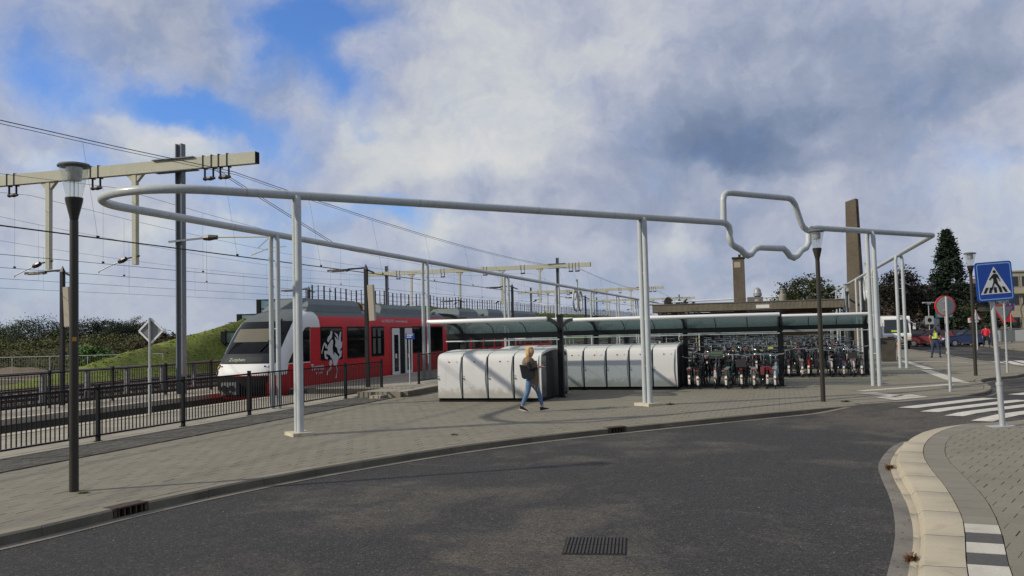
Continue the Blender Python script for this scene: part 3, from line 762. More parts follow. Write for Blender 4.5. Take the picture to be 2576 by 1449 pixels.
mb = MB(); slab(mb, -17.7, -14.10, -6, 29.2, -.035); slab(mb, -17.7, -12.32, 29.2, 110, .155, z2=.155); 
plat = single('platform', mb, m_wall, kind='structure')
cells = []
for j in range(52):
    for i in range(6):
        p = ST(-17.28+i*.50+.25, 3.2+j*.5+.25); hu = E1*.246; hv = E2*.246
        cells.append(((p.x, p.y), (hu.x, hu.y), (hv.x, hv.y)))
field(plat, 'paving_slab', cells, .035, lambda x, y: -.001, m_plat, m_plat_s, spread=.10, limit=160)
cells = []
for j in range(60):
    for i in range(10):
        p = ST(-17.28+i*.50+.25, 29.5+j*.5+.25); hu = E1*.246; hv = E2*.246
        cells.append(((p.x, p.y), (hu.x, hu.y), (hv.x, hv.y)))
field(plat, 'paving_slab', cells, .03, lambda x, y: .19, m_plat, m_plat_s, spread=.10, limit=120)
mb = MB()
for i in range(25): slab(mb, -17.74, -17.31, 3.2+i, 4.194+i, .01, -.16)
for i in range(70): slab(mb, -17.74, -17.31, 29.25+i, 30.244+i, .20, -.0)
part('edge_coping', mb, mat('coping_concrete', (.36, .33, .26), .85, noise=((1.5, .12), (30, .1))), plat)
# side kerb of the raised slab, its end wall and the ramp stone
for i in range(40):
    mb = MB(); slab(mb, -12.34, -12.16, 27.6+i*1.0, 28.595+i, .192, -.05); part('kerbstone', mb, m_kerb, plat)
mb = MB(); slab(mb, -14.0, -12.36, 27.6, 29.3, .176, -.03); part('ramp_slab', mb, m_plat, plat)
mb = MB(); slab(mb, -13.98, -12.36, 27.42, 27.595, .188, -.05); part('kerbstone', mb, m_kerb, plat)
mb = MB(); slab(mb, -13.3, -12.9, 26.98, 27.41, .09, -.05); part('kerbstone', mb, m_cream, plat, label='small pale block at the corner of the raised platform')
isl = MB(); slab(isl, -23.9, -20.95, 4, 110, -.02); island = single('island_platform', isl, m_wall, kind='structure')
mb = MB()
for i in range(90): slab(mb, -21.45, -20.93, 5+i, 5.994+i, .02, -.15)
part('edge_coping', mb, MATS['coping_concrete'], island)
cells = []
for j in range(90):
    for i in range(4):
        p = ST(-23.85+i*.60+.3, 5+j*.6+.3); hu = E1*.296; hv = E2*.296
        cells.append(((p.x, p.y), (hu.x, hu.y), (hv.x, hv.y)))
field(island, 'paving_slab', cells, .03, lambda x, y: .008, m_plat, m_plat_s, spread=.12, limit=100)
bal = MB(); rect(bal, -46, -17.7, -10, 400, -.80); single('trackbed', bal, m_ballast, kind='structure')
tks = [-19.2, -25.3, -29.7, -34.8, -40.8]
tk_lab = ['railway track between the two platforms under the red train', 'railway track just beyond the island platform', 'third railway track from the platform, next to the low grey barrier', 'fourth railway track from the platform', 'railway track closest to the grass bank']
slm = MB(); slm.box((0, 0, 0), (2.5, .25, .16)); slme = slm.mesh('sleeper', m_sleeper)
for q, s_ in enumerate(tks):
    t = thing('railway_track', tk_lab[q], 'railway track', ST(s_, 0, 0), RZ, 'railway tracks')
    for sx in (-.75, .75):
        b_ = MB(); b_.mi = 0; b_.box((sx, 120, -.60), (.14, 250, .02)); b_.box((sx, 120, -.53), (.025, 250, .12)); b_.mi = 1; b_.box((sx, 120, -.462), (.07, 250, .024)); part('rail', b_, [m_rust, m_steel], t)
    for i in range(58 if q == 0 else 60): part('sleeper', slme, None, t, loc=(0, (-4 if q == 0 else 8)+i*.62, -.70))
# low grey barrier with posts behind the second track
m_bar = mat('barrier_grey', (.19, .20, .205), .7, noise=((.7, .12), (20, .08)))
bt = thing('trackside_barrier', 'low grey trackside barrier with wide posts and green mesh beyond the island platform', 'barrier', ST(-27.4, 0, 0), RZ)
b_ = MB(); b_.box((0, 60, .98), (.16, 130, .10)); part('top_rail', b_, m_bar, bt)
b_ = MB(); b_.box((0, 60, -.45), (.20, 130, .55)); part('plinth', b_, MATS['platform_wall'], bt)
pm = MB(); pm.box((0, 0, .36), (.14, .20, 1.2)); pme = pm.mesh('post', m_bar)
for i in range(52): part('post', pme, None, bt, loc=(0, 2+i*2.3, 0))
wm = MB()
for z in [(-.1+.19*k) for k in range(6)]: wm.box((0, 60, z), (.012, 130, .012))
part('wire', wm, m_bar, bt)
# ---- grass bank
def bank_h(t_): return max(-1.2, min(6.1, .15+(t_-53)*.170))
def bank_z(s_, t_):
    H = bank_h(t_-1.43*max(0, -50.4-s_)-.35*max(0, s_+50.4)*0); u = (-45.2-s_)/5.2
    prof = sm(u) if u < 1 else (1.0 if s_ > -56 else sm((s_+72)/16))
    base = -1.1
    wob = .10*math.sin(s_*1.3+t_*.4)+.08*math.sin(t_*1.1-s_*.7)+.06*math.sin(s_*2.9+t_*2.3)
    return base+(H+1.05)*prof + wob*prof
mb = MB(); ss = [-44.6-.8*i for i in range(40)]; tt = [44+1.1*i for i in range(110)]+[165+6*i for i in range(42)]; tt = [t_ for t_ in tt if t_ > 43.5]
k = mb.add([ST(s_, t_, bank_z(s_, t_)) for t_ in tt for s_ in ss]); W_ = len(ss)
for j in range(len(tt)-1):
    for i in range(W_-1): a = k+j*W_+i; mb.face((a+1, a, a+W_, a+W_+1))
single('grass_bank', mb, m_grass, kind='structure', smooth=70)
# tufts along its crest and slope
q = random.Random(3); mb = MB()
for i in range(3000):
    t_ = 54+q.random()**1.5*150; s_ = -45.4-q.random()*10.5
    if q.random() < .25: s_ = -50.4+q.gauss(0, .5)
    p = ST(s_, t_, bank_z(s_, t_)-.03); a = q.uniform(0, 6.28); h = q.uniform(.03, .11)*(1+.8*(q.random() < .04)); ww = q.uniform(.04, .12)
    u = V(math.cos(a), math.sin(a), 0)*ww; l = V(q.uniform(-.1, .1), q.uniform(-.1, .1), h); mb.tn = q.uniform(.6, 1.4)
    mb.quad(p-u, p+u, p+u*.7+l, p-u*.7+l)
single('grass_tufts', mb, mat('tuft_grass', (.115, .145, .026), .95, attr='tone', noise=(.3, .3)), kind='stuff', tone=True)
# fence on the bank
m_fdark = mat('fence_steel', (.010, .011, .013), .6, spec=.15)
fb_ = thing('bank_fence', 'long dark post fence along the top of the grass bank behind the train', 'fence', ST(-50.2, 0, 0), RZ)
ptk = MB(); ptk.box((0, 0, .9), (.13, .13, 1.9)); ptke = ptk.mesh('post', m_fdark); ptn = MB(); ptn.box((0, 0, .88), (.08, .08, 1.8)); ptne = ptn.mesh('post', m_fdark)
i = 0; t_ = 86.5
while t_ < 330:
    part('post', ptke if i % 2 else ptne, None, fb_, loc=(0, t_, bank_z(-50.2, t_)-.05)); t_ += 1.35; i += 1
b_ = MB()
for z in (1.74, 1.2, .65, .2):
    for a in range(86, 328, 4): b_.bar((0, a, bank_z(-50.2, a)+z), (0, a+4, bank_z(-50.2, a+4)+z), .025, .025)
part('rail', b_, m_fdark, fb_)
# noise barriers stepping up the bank
m_ngl = glassy('barrier_glass', (.62, .74, .72), (.25, .33, .32), .28)
for (x, y, w_, zb, zt, lab) in [(-26.6, 80, 2.7, -.5, 2.75, 'lowest glass noise screen at the foot of the grass bank left of the train'), (-28.3, 90, 3.4, 1.6, 4.55, 'middle dark framed glass noise screen just above the train nose'), (-28.6, 98, 5.6, 3.2, 6.35, 'highest dark framed glass noise screen on the bank behind the train roof')]:
    nb = thing('noise_barrier', lab, 'noise barrier', (x, y, zb), RZ*.4, 'noise screens on the bank')
    h = zt-zb
    for px in (0.18, w_-.1):
        b_ = MB(); b_.box((px, 0, h/2), (.44 if px < 1 else .2, .35, h)); part('post', b_, m_fdark, nb)
    for z in (h-.06, h*.66, h*.33):
        b_ = MB(); b_.box((w_/2, .0, z), (w_-.5, .16, .11)); part('rail', b_, m_fdark, nb)
    b_ = MB(); b_.box((w_/2, .02, h/2), (w_-.5, .03, h-.1)); part('glass', b_, m_ngl, nb)
# ================================================================ BAR FENCES
def bar_fence(s_, t0, t1, lab, sp=2.83, bs=.118, first=None, z=0.0, hgt=1.17):
    f = thing('platform_fence', lab, 'fence', ST(s_, 0, z), RZ, 'dark bar fences on the platforms')
    pb = MB(); pb.box((0, 0, hgt/2+.015), (.075, .075, hgt+.07)); pb.box((0, 0, hgt+.055), (.085, .085, .012)); pb.box((0, 0, .006), (.14, .14, .012)); pbe = pb.mesh('post', m_fdark)
    bb = MB(); bb.box((0, 0, 0), (.016, .022, hgt-.22)); bbe = bb.mesh('bar', m_fdark)
    posts = []; t_ = first if first is not None else t0
    while t_ <= t1+.01: posts.append(t_); t_ += sp
    for p in posts: part('post', pbe, None, f, loc=(0, p, 0))
    for a, b in zip(posts, posts[1:]):
        for zz in (hgt-.03, .13):
            r_ = MB(); r_.box((0, (a+b)/2, zz), (.045, b-a-.076, .042 if zz > 1 else .035)); part('rail', r_, m_fdark, f)
        n_ = int((b-a)/bs)
        for i in range(1, n_+1): part('bar', bbe, None, f, loc=(0, a+(b-a)*i/(n_+1), hgt/2+.045))
    return f
bar_fence(-14.15, 7.1, 29.8, 'dark bar fence between the dark brick strip and the near platform', first=7.1)
bar_fence(-22.95, 14.6, 45, 'dark bar fence on the island platform beyond the first track', first=14.6, sp=2.85, bs=.125)
bar_fence(-13.45, 31.6, 40.2, 'short dark bar fence on the raised platform behind the white lockers', first=31.6, z=.19)
# ================================================================ CATENARY
m_cream2 = mat('cream_beam_paint', (.40, .405, .32), .6, noise=((.6, .08), (9, .06)), stain=(1.4, .55, .75, (.30, .29, .22), .4))
m_mast = mat('grey_mast_paint', (.15, .17, .19), .5, noise=((.6, .1),), metal=.1)
m_insul = mat('brown_insulator', (.035, .025, .022), .35)
m_wire = mat('overhead_wire', (.03, .03, .033), .5, metal=.4)
m_galv = mat('galvanised_steel', (.40, .42, .43), .5, metal=.35, noise=((4, .1), (40, .08)))
portals = [28.9, 91.0, 152.0, 212.0]
plab = ['cream overhead-line portal nearest the camera with its grey mast rising behind the lamp post', 'second cream overhead-line portal, spanning behind the red train', 'third cream overhead-line portal, smaller, left of the middle pipe columns', 'farthest cream overhead-line portal, just above the station roof']
for q, tp in enumerate(portals):
    pt = thing('catenary_portal', plab[q], 'overhead line portal', ST(0, tp, 0), RZ, 'overhead line portals')
    for sm_ in (-22.5, -42.6):
        m_ = MB(); hw = .125
        for sx in (-hw, hw): m_.box((sm_+sx, .30, 4.45), (.045, .26, 10.9))
        m_.box((sm_, .30, 4.45), (.21, .03, 10.9)); part('mast', m_, m_mast, pt)
    m_ = MB(); m_.box((-31.9, 0, 9.0), (26.2, .26, .44)); m_.mi = 1; m_.box((-18.80, 0, 9.0), (.02, .27, .45)); part('beam', m_, [m_cream2, m_black], pt)
    m_ = MB(); m_.box((-22.5, .0, 9.24), (1.9, .44, .035)); m_.box((-22.5, 0, 8.76), (1.9, .44, .035)); part('clamp_plate', m_, m_mast, pt)
    for sd_ in (-24.4, -28.7, -33.6, -39.4):
        m_ = MB(); m_.box((sd_, 0, 6.95), (.19, .19, 3.6)); m_.mi = 0
        m_.prism([(-.42, 8.78), (.42, 8.78), (.12, 8.48), (-.12, 8.48)], (sd_, .09, 0), (1, 0, 0), (0, 0, 1), .16); part('drop_post', m_, m_cream2, pt)
        m_ = MB(); m_.bar((sd_+.2, 0, 5.5), (sd_-.45, 0, 5.42), .05, .05); m_.tube([(sd_-.45, 0, 5.42), (sd_-.62, 0, 5.36), (sd_-.8, 0, 5.30)], [.09, .11, .08], 8); part('insulator', m_, m_insul, pt)
        m_ = MB(); m_.tube([(sd_-.8, 0, 5.3), (sd_-1.3, 0, 5.14), (sd_-1.75, 0, 4.98), (sd_-1.8, 0, 4.9)], .022, 6); part('steady_arm', m_, m_galv, pt)
    # cantilever from the mast over the first track
    m_ = MB(); m_.bar((-22.9, .1, 6.0), (-21.2, 0, 6.05), .07, .07); part('bracket_arm', m_, m_mast, pt)
    m_ = MB(); m_.tube([(-21.2, 0, 6.05), (-20.95, 0, 6.05), (-20.6, 0, 6.05)], [.09, .12, .08], 8); part('insulator', m_, m_insul, pt)
    m_ = MB(); m_.cyl((-20.6, 0, 6.05), (-17.2, 0, 5.9), .032, 6); m_.cyl((-18.3, 0, 5.92), (-18.8, 0, 5.55), .02, 5); m_.tube([(-17.6, 0, 5.55), (-18.3, 0, 5.52), (-19.1, 0, 5.28)], .02, 5); part('cantilever_tube', m_, m_cream2, pt)
    m_ = MB(); m_.cyl((-17.22, 0, 5.9), (-17.12, 0, 5.9), .10, 8); part('end_cap', m_, mat('rust_brown', (.20, .085, .03), .8), pt)
    for si in (-20.95, -20.25, -26.3, -30.6, -35.6, -41.0):
        m_ = MB()
        for dx in (-.19, .19): m_.box((si+dx, 0, 8.58), (.035, .08, .42)); m_.box((si+dx, .0, 9.0), (.03, .31, .53))
        part('hanger', m_, m_fdark, pt)
        m_ = MB(); m_.tube([(si-.26, 0, 8.36), (si-.18, 0, 8.36), (si-.08, 0, 8.36), (si+.08, 0, 8.36), (si+.18, 0, 8.36), (si+.26, 0, 8.36)], [.05, .09, .065, .09, .065, .05], 8); part('insulator', m_, m_insul, pt)
    if q == 0:
        m_ = MB(); m_.cyl((-20.8, 0, 8.75), (-19.0, 6.0, 6.3), .012, 5); m_.cyl((-20.7, 0.1, 8.75), (-18.9, 6.1, 6.3), .012, 5); part('stay_wire', m_, m_wire, pt)
# wires: one line for each track
wl = ['overhead line over the first track with twin heavy carrier wires at top left', 'overhead line over the second track, just below the topmost contact wire', 'overhead line over the third track', 'overhead line over the fourth track', 'lowest overhead line, over the track by the grass bank']
drm = MB(); drm.cyl((0, 0, 0), (0, 0, 1), .0045, 4); drme = drm.mesh('dropper', m_wire)
clm = MB(); clm.box((0, 0, 0), (.04, .10, .07)); clme = clm.mesh('clip', m_fdark)
for q, s_ in enumerate(tks):
    ol = thing('overhead_line', wl[q], 'overhead line', ST(0, 0, 0), RZ, 'overhead lines over the tracks')
    r_ = .013 if q == 0 else (.010 if q < 3 else .009)
    m_ = MB(); P_ = [(s_+.25*math.sin(i*.9), -33.2+i*15.52, 5.2) for i in range(28)]; m_.tube(P_, r_, 5); part('contact_wire', m_, m_wire, ol)
    if q == 0:
        m_ = MB(); m_.tube([(p[0]+.06, p[1], 5.205) for p in P_], r_, 5); part('contact_wire', m_, m_wire, ol)
    sm0 = -19.75 if q == 0 else s_; top = 8.42 if q == 0 else 8.3; mid_ = 7.75 if q == 0 else 7.25
    def zm(t_):
        u = ((t_-28.9) % 62)/62; return mid_+(top-mid_)*(2*u-1)**2
    for e in range(2 if q == 0 else 1):
        m_ = MB(); m_.tube([(sm0-.1*e, -33.1+i*6.2, zm(-33.1+i*6.2)+.12*e) for i in range(60)], (.014 if e else .010) if q == 0 else .008, 5); part('carrier_wire', m_, m_wire, ol)
    t_ = -12.0; i = 0
    while t_ < (120 if q < 3 else 70):
        z = zm(t_)
        o = part('dropper', drme, None, ol, loc=(s_, t_, 5.2)); v_ = V(sm0-s_, 0, z-5.2); o.scale = (1, 1, v_.length); o.rotation_euler = v_.to_track_quat('Z', 'Y').to_euler()
        if q < 3: part('clip', clme, None, ol, loc=(s_, t_, 5.24))
        t_ += 6.6+.5*math.sin(i*1.7); i += 1
# ================================================================ PLATFORM LAMPS AND SIGNS
m_lampdk = mat('lamp_dark_paint', (.014, .015, .017), .5, metal=.15)
m_lampgl = mat('lamp_diffuser', (.55, .53, .47), .3)
m_beigebox = mat('beige_panel', (.34, .31, .25), .6)
def platform_lamp(s_, t_, z, lab, box=True, h=4.55):
    L = thing('platform_lamp', lab, 'street lamp', ST(s_, t_, z), RZ, 'dark arm lamps on the platforms')
    b = MB(); b.box((0, 0, h/2), (.125, .125, h)); k = b.add([(-.07, -.07, h), (.07, -.07, h), (.07, .07, h), (-.07, .07, h), (0, 0, h+.22)])
    for i in range(4): b.face((k+i, k+(i+1) % 4, k+4))
    part('pole', b, m_lampdk, L)
    b = MB(); b.bar((.0, 0, h+.06), (-.75, 0, h+.04), .05, .06); b.bar((0, 0, h), (.34, 0, h-.14), .05, .06); part('arm', b, m_lampdk, L)
    b = MB()
    for x0, x1, r0, r1 in [(-.70, -.95, .05, .10), (-.95, -1.35, .10, .12), (-1.35, -1.62, .12, .03)]:
        A = [(x0, -r0, h-.03), (x0, r0, h-.03), (x0, r0*.8, h+.05), (x0, -r0*.8, h+.05)]; B = [(x1, -r1, h-.03), (x1, r1, h-.03), (x1, r1*.8, h+.05), (x1, -r1*.8, h+.05)]
        k = b.add(A+B)
        for i in range(4): j = (i+1) % 4; b.face((k+i, k+4+i, k+4+j, k+j))
        b.face((k, k+1, k+2, k+3)); b.face((k+7, k+6, k+5, k+4))
    part('lamp_head', b, m_lampdk, L)
    b = MB(); b.box((-1.15, 0, h-.04), (.7, .16, .02)); part('lens', b, m_lampgl, L)
    if box:
        b = MB(); b.box((.22, 0, 3.35), (.22, .16, 1.35), M=Matrix.Rotation(-.05, 3, 'Y')); part('info_panel', b, m_beigebox, L)
        b = MB(); b.box((.08, 0, 3.4), (.10, .08, .10)); b.box((.08, 0, 2.9), (.10, .08, .06)); part('panel_bracket', b, m_lampdk, L)
    return L
platform_lamp(-23.35, 24.1, 0, 'dark arm lamp with beige panel behind the tall post lamp at the left')
platform_lamp(-14.85, 30.0, 0.0, 'dark arm lamp with beige panel in front of the train side', h=4.62)
platform_lamp(-23.35, 40.5, 0, 'dark arm lamp on the island platform above the cab roof of the train', box=False)
platform_lamp(-14.9, 49.2, .19, 'dark arm lamp behind the near shelter roof, right of the pipe columns', box=False)
platform_lamp(-23.35, 63.3, 0, 'dark arm lamp on the island platform seen over the train roof', box=False)
platform_lamp(-14.9, 69.6, .19, 'dark arm lamp beside the bicycle emblem', box=False)
# diamond-shaped sign seen from behind
def tubepole(b, r, h, z0=0, n=10): b.cyl((0, 0, z0), (0, 0, h), r, n)
dsg = thing('diamond_sign', 'grey back of a white-edged diamond sign on a thin pole at the platform edge', 'railway sign', ST(-17.5, 21.3, 0), math.radians(-3))
b = MB(); tubepole(b, .045, 1.3); tubepole(b, .034, 2.80, 1.3); b.tube([(0, 0, 1.27), (0, 0, 1.33)], .052, 10); part('pole', b, m_galv, dsg)
b = MB(); r_ = .355; b.prism([(-r_, 2.42), (0, 2.42-r_), (r_, 2.42), (0, 2.42+r_)], (.03, .065, 0), (1, 0, 0), (0, 0, 1), .02); part('panel', b, mat('sign_back_grey', (.20, .21, .215), .55, metal=.2), dsg)
b = MB(); pts = [(-r_, 0, 2.42), (0, 0, 2.42-r_), (r_, 0, 2.42), (0, 0, 2.42+r_)]
for i in range(4):
    a, c = V(*pts[i]), V(*pts[(i+1) % 4]); b.bar(a+V(.03, .03, 0), c+V(.03, .03, 0), .05, .035, up=(0, 1, 0))
part('frame', b, mat('sign_white_edge', (.72, .73, .73), .5), dsg)
b = MB(); b.box((0.0, .035, 2.70), (.10, .02, .03)); b.box((0, .035, 2.15), (.10, .02, .03)); part('bracket', b, m_galv, dsg)
ps = thing('platform_sign', 'small blue platform notice on a thin pole in front of the open train door', 'sign', ST(-13.95, 31.9, .19), RZ*.3)
b = MB(); tubepole(b, .03, 1.75); part('pole', b, m_galv, ps)
b = MB(); b.box((.03, -.02, 1.86), (.36, .02, .24)); part('panel', b, mat('sign_blue', (.012, .05, .28), .45), ps)
b = MB()
for i, (x0, x1) in enumerate([(-.13, .14), (-.13, .10), (-.13, .06)]): b.quad((x0+.03, -.0325, 1.93-i*.06), (x1+.03, -.0325, 1.93-i*.06), (x1+.03, -.0325, 1.955-i*.06), (x0+.03, -.0325, 1.955-i*.06))
part('print', b, mat('print_white', (.75, .76, .78), .5), ps)
# ================================================================ PIPE RING (grey tube drawing on columns)
m_pipe = mat('pipe_grey_paint', (.395, .43, .445), .32, noise=((.7, .06), (7, .05)), coat=.15, stain=(1.0, .52, .70, (.26, .275, .275), .42, (13, 13, .8)))
P0 = V(-4.73, 19.25, 0); DV = V(.849, .528, 0).normalized(); NV = V(DV.y, -DV.x, 0)
def Q(a, z): return P0+DV*a+V(0, 0, z)
ZR = 5.28; SB = -14.6; SR = 5.5
ring = thing('pipe_ring', 'huge grey pipe ring on paired columns with a bus outline in its front run', 'sculpture')
# intersection of the front line with the back run, rounded off
A_ = np.array([[DV.x, -E2.x], [DV.y, -E2.y]]); bb = ST(SB, 0)-P0
ab = np.linalg.solve(A_, np.array([bb.x, bb.y])); X_ = P0+DV*ab[0]
hb = math.acos(DV.dot(E2))/2; RL = 1.88; tl = RL/math.tan(hb)
cen = X_+(DV+E2).normalized()*(RL/math.sin(hb))
f0 = X_+DV*tl; b0 = X_+E2*tl
a0 = math.atan2(f0.y-cen.y, f0.x-cen.x); a1 = math.atan2(b0.y-cen.y, b0.x-cen.x)
while a1 > a0: a1 -= 2*PI
loop = [(cen.x+RL*math.cos(a1+(a0-a1)*i/22), cen.y+RL*math.sin(a1+(a0-a1)*i/22), ZR) for i in range(23)]
low = [(13.02, 5.27), (13.2, 5.25), (13.33, 5.16), (13.36, 5.0), (13.34, 4.85), (13.42, 4.63), (13.58, 4.55), (13.80, 4.47), (13.96, 4.34), (14.10, 4.29), (14.24, 4.34), (14.42, 4.5), (14.62, 4.56), (15.70, 4.56), (15.85, 4.46), (15.99, 4.32), (16.17, 4.27), (16.36, 4.36), (16.55, 4.53), (16.77, 4.61), (16.90, 4.77), (16.91, 5.09), (17.03, 5.25), (17.30, 5.28)]
up = [(13.12, 5.27), (13.13, 5.95), (13.17, 6.09), (13.28, 6.17), (13.5, 6.19), (16.0, 6.18), (16.18, 6.14), (16.32, 6.0), (16.58, 5.40), (16.70, 5.26), (16.92, 5.16)]
A_ = np.array([[DV.x, -E2.x], [DV.y, -E2.y]]); bb = ST(SR, 0)-P0; ar = np.linalg.solve(A_, np.array([bb.x, bb.y]))[0]
cor = P0+DV*ar
def fillet(p, d_in, d_out, r, n=8):
    h = math.acos(max(-1, min(1, d_in.dot(d_out))))/2; t_ = r*math.tan(h); c_ = p+(d_out-d_in).normalized()*(r/math.cos(h)); s_ = p-d_in*t_; e_ = p+d_out*t_
    A0, A1 = math.atan2(s_.y-c_.y, s_.x-c_.x), math.atan2(e_.y-c_.y, e_.x-c_.x)
    while A1-A0 > PI: A1 -= 2*PI
    while A1-A0 < -PI: A1 += 2*PI
    return [(c_.x+r*math.cos(A0+(A1-A0)*i/n), c_.y+r*math.sin(A0+(A1-A0)*i/n), p.z) for i in range(n+1)]
path = [tuple(ST(SB, t_, ZR)) for t_ in (112, 90, 70, 50, 36, 26)]+loop+[tuple(Q(a, ZR)) for a in (2, 5, 10)]+[tuple(Q(a, z)) for a, z in low]
cz = V(cor.x, cor.y, ZR)
path += fillet(cz, DV, E2, .32)+[tuple(ST(SR, t_, ZR)) for t_ in (40, 60, 80, 100)]
b = MB(); b.tube(path, .098, 16); part('beam', b, m_pipe, ring, smooth=60)
b = MB(); b.tube([tuple(Q(a, z)) for a, z in up], .095, 14); part('bus_outline', b, m_pipe, ring, smooth=60)
b = MB(); b.cyl(ST(SR, 100, ZR), ST(SB, 112, ZR), .098, 10); part('beam', b, m_pipe, ring, smooth=60)
b = MB()
for p, d in [(Q(-1.1, ZR), DV), (Q(6.4, ZR), DV), (Q(8.9, ZR), DV), (ST(SB, 21.2, ZR), E2), (ST(SB, 30, ZR), E2), (Q(3.0, ZR), DV), (Q(18.6, ZR), DV)]: b.tube([p-d*.012, p+d*.012], .1005, 16)
part('weld_seam', b, mat('seam_grey', (.30, .33, .34), .45), ring, smooth=60)
m_foot = mat('footing_concrete', (.46, .42, .33), .9, noise=((3, .15), (40, .1)), stain=(4, .5, .7, (.22, .20, .16), .6))
def colpair(c, d, z0, foot, gap, ztop=ZR-.03):
    for sgn in (-1, 1):
        b = MB(); p = c+d*sgn*gap; b.cyl(p+V(0, 0, z0), p+V(0, 0, ztop-.25), .074, 14); b.tube([p+V(0, 0, ztop-.25), p+V(0, 0, ztop-.1)-d*sgn*(gap-.075)*.3, p+V(0, 0, ztop)-d*sgn*(gap-.06)*.6], .074, 14); part('column', b, m_pipe, ring, smooth=60)
    b = MB()
    for z in (1.1, 2.4, 3.7): b.cyl(c-d*gap+V(0, 0, z0+z), c+d*gap+V(0, 0, z0+z), .018, 6)
    part('spacer', b, m_galv, ring)
    if foot:
        b = MB(); ang = math.atan2(d.y, d.x); b.box((c.x, c.y, z0+.035), (.62, .46, .08), rz=ang); part('footing', b, m_foot, ring)
for a in (0.0, (V(3.69, 24.51, 0)-P0).dot(DV), (V(12.30, 29.84, 0)-P0).dot(DV)): colpair(P0+DV*a, NV, 0, a < 12, .098 if a < 12 else .125)
for i in range(7): colpair(ST(SB, 23.3+11.9*i), E1, 0.0 if i == 0 else .19, False, .115)
for i in range(6): colpair(ST(SR, 44.3+11.0*i), E1, 0, False, .14)
# emblems hanging in the runs: bicycles and others
def bike_emblem(s_, t_):
    b = MB(); c = lambda dt, z: ST(s_, t_+dt, z)
    for dt in (-.86, .86): b.tube([c(dt+.70*math.cos(i*PI/12), 4.36+.74*math.sin(i*PI/12)) for i in range(24)], .085, 8, closed=True)
    b.tube([c(-.2, 5.2), c(-.05, 5.7), c(-.12, 5.95), c(-.3, 6.0)], .08, 8); b.tube([c(-.86, 4.4), c(-.3, 5.1), c(0, 5.25)], .07, 8); b.tube([c(.86, 4.4), c(.1, 4.5), c(-.1, 5.2)], .07, 8)
    part('bicycle_emblem', b, m_pipe, ring, smooth=60)
bike_emblem(SB, 65.4); bike_emblem(SR, 60.2)
for s_, t_ in ((SB, 98.5), (SR, 80)):
    b = MB(); b.tube([ST(s_, t_-1.1, 5.2), ST(s_, t_-.9, 4.3), ST(s_, t_-1.2, 3.9), ST(s_, t_-.6, 3.2)], .09, 8); b.tube([ST(s_, t_+.9, 5.2), ST(s_, t_+.7, 4.4), ST(s_, t_+1.0, 4.0), ST(s_, t_+.3, 3.2)], .09, 8); part('figure_emblem', b, m_pipe, ring, smooth=60)
# ================================================================ TRAIN
m_red = mat('train_red', (.48, .010, .016), .45, spec=.2, noise=((.5, .10), (5, .05)), stain=(.8, .56, .74, (.33, .02, .025), .3))
m_twhite = mat('train_white', (.62, .63, .63), .5, spec=.25, noise=((.8, .06),))
m_troof = mat('train_roof_grey', (.095, .108, .112), .6, noise=((.7, .12), (6, .08)), stain=(1.1, .55, .7, (.12, .12, .115), .5))
m_tglass = mat('train_glass', (.004, .005, .006), .06, spec=.22)
m_tblack = mat('train_black', (.007, .007, .008), .6, spec=.15)
m_horse = mat('print_pale_grey', (.50, .51, .52), .4)
m_unit = mat('roof_unit_grey', (.13, .155, .165), .55, noise=((.9, .1),))
tr = thing('train', 'red and white regional train with a white rearing horse on its side', 'train', ST(-19.2, 28.2, -.45), RZ)
def lerp_tab(tab, z):
    for (a, x), (b_, y) in zip(tab, tab[1:]):
        if z <= b_: return x+(y-x)*max(0, (z-a)/(b_-a))
    return tab[-1][1]
WT = [(.30, 1.27), (.6, 1.35), (1.0, 1.375), (2.9, 1.375), (3.2, 1.335), (3.4, 1.25), (3.55, 1.10), (3.66, .85), (3.72, .5), (3.745, .05)]
UT = [(.30, .36), (.5, .13), (.8, .02), (1.19, 0), (1.3, .025), (1.45, .09), (1.6, .19), (2.2, .66), (2.8, 1.20), (3.19, 1.62), (3.4, 1.96), (3.55, 2.35), (3.66, 2.75), (3.72, 3.1), (3.745, 3.4)]
NE = 3.58
def nose(z, th, off=0.0):
    w_ = lerp_tab(WT, z); u_ = lerp_tab(UT, z); dep = min(.95, NE-u_-.02); e = 2/2.7
    s_, c_ = math.sin(th), math.cos(th)
    p = V(w_*math.copysign(abs(s_)**e, s_), u_+dep*(1-abs(c_)**e), z)
    if off:
        h = .012; a = nose(z, th+h) - nose(z, th-h); b_ = nose(min(3.74, z+h), th)-nose(max(.3, z-h), th); n_ = a.cross(b_)
        if n_.length > 1e-9: p += n_.normalized()*off
    return p
zl = sorted(set([.30, .38, .5, .65, .8, 1.0, 1.19, 1.25, 1.3, 1.38, 1.45, 1.52, 1.6, 1.8, 2.0, 2.2, 2.4, 2.6, 2.8, 2.9, 3.05, 3.2, 3.3, 3.4, 3.48, 3.55, 3.61, 3.66, 3.70, 3.72, 3.735, 3.745]))
nth = 40; ths = [-PI/2+PI*i/nth for i in range(nth+1)]
b = MB(); rows = []
for z in zl:
    r_ = [nose(z, t_) for t_ in ths]; r_ = [V(r_[0].x, NE, z)]+r_+[V(r_[-1].x, NE, z)]; rows.append(b.add(r_))
W_ = nth+3
for j in range(len(zl)-1):
    zc_ = (zl[j]+zl[j+1])/2
    for i in range(W_-1):
        th = ths[min(max(i-1, 0), nth)]
        b.mi = 0 if zc_ < 1.19 else 1
        if zc_ > 3.2 and abs(th) < 1.05: b.mi = 2
        a = rows[j]+i; b.face((a, a+1, a+W_+1, a+W_))
b.mi = 0
part('cab_nose', b, [m_red, m_twhite, m_troof], tr, smooth=40)
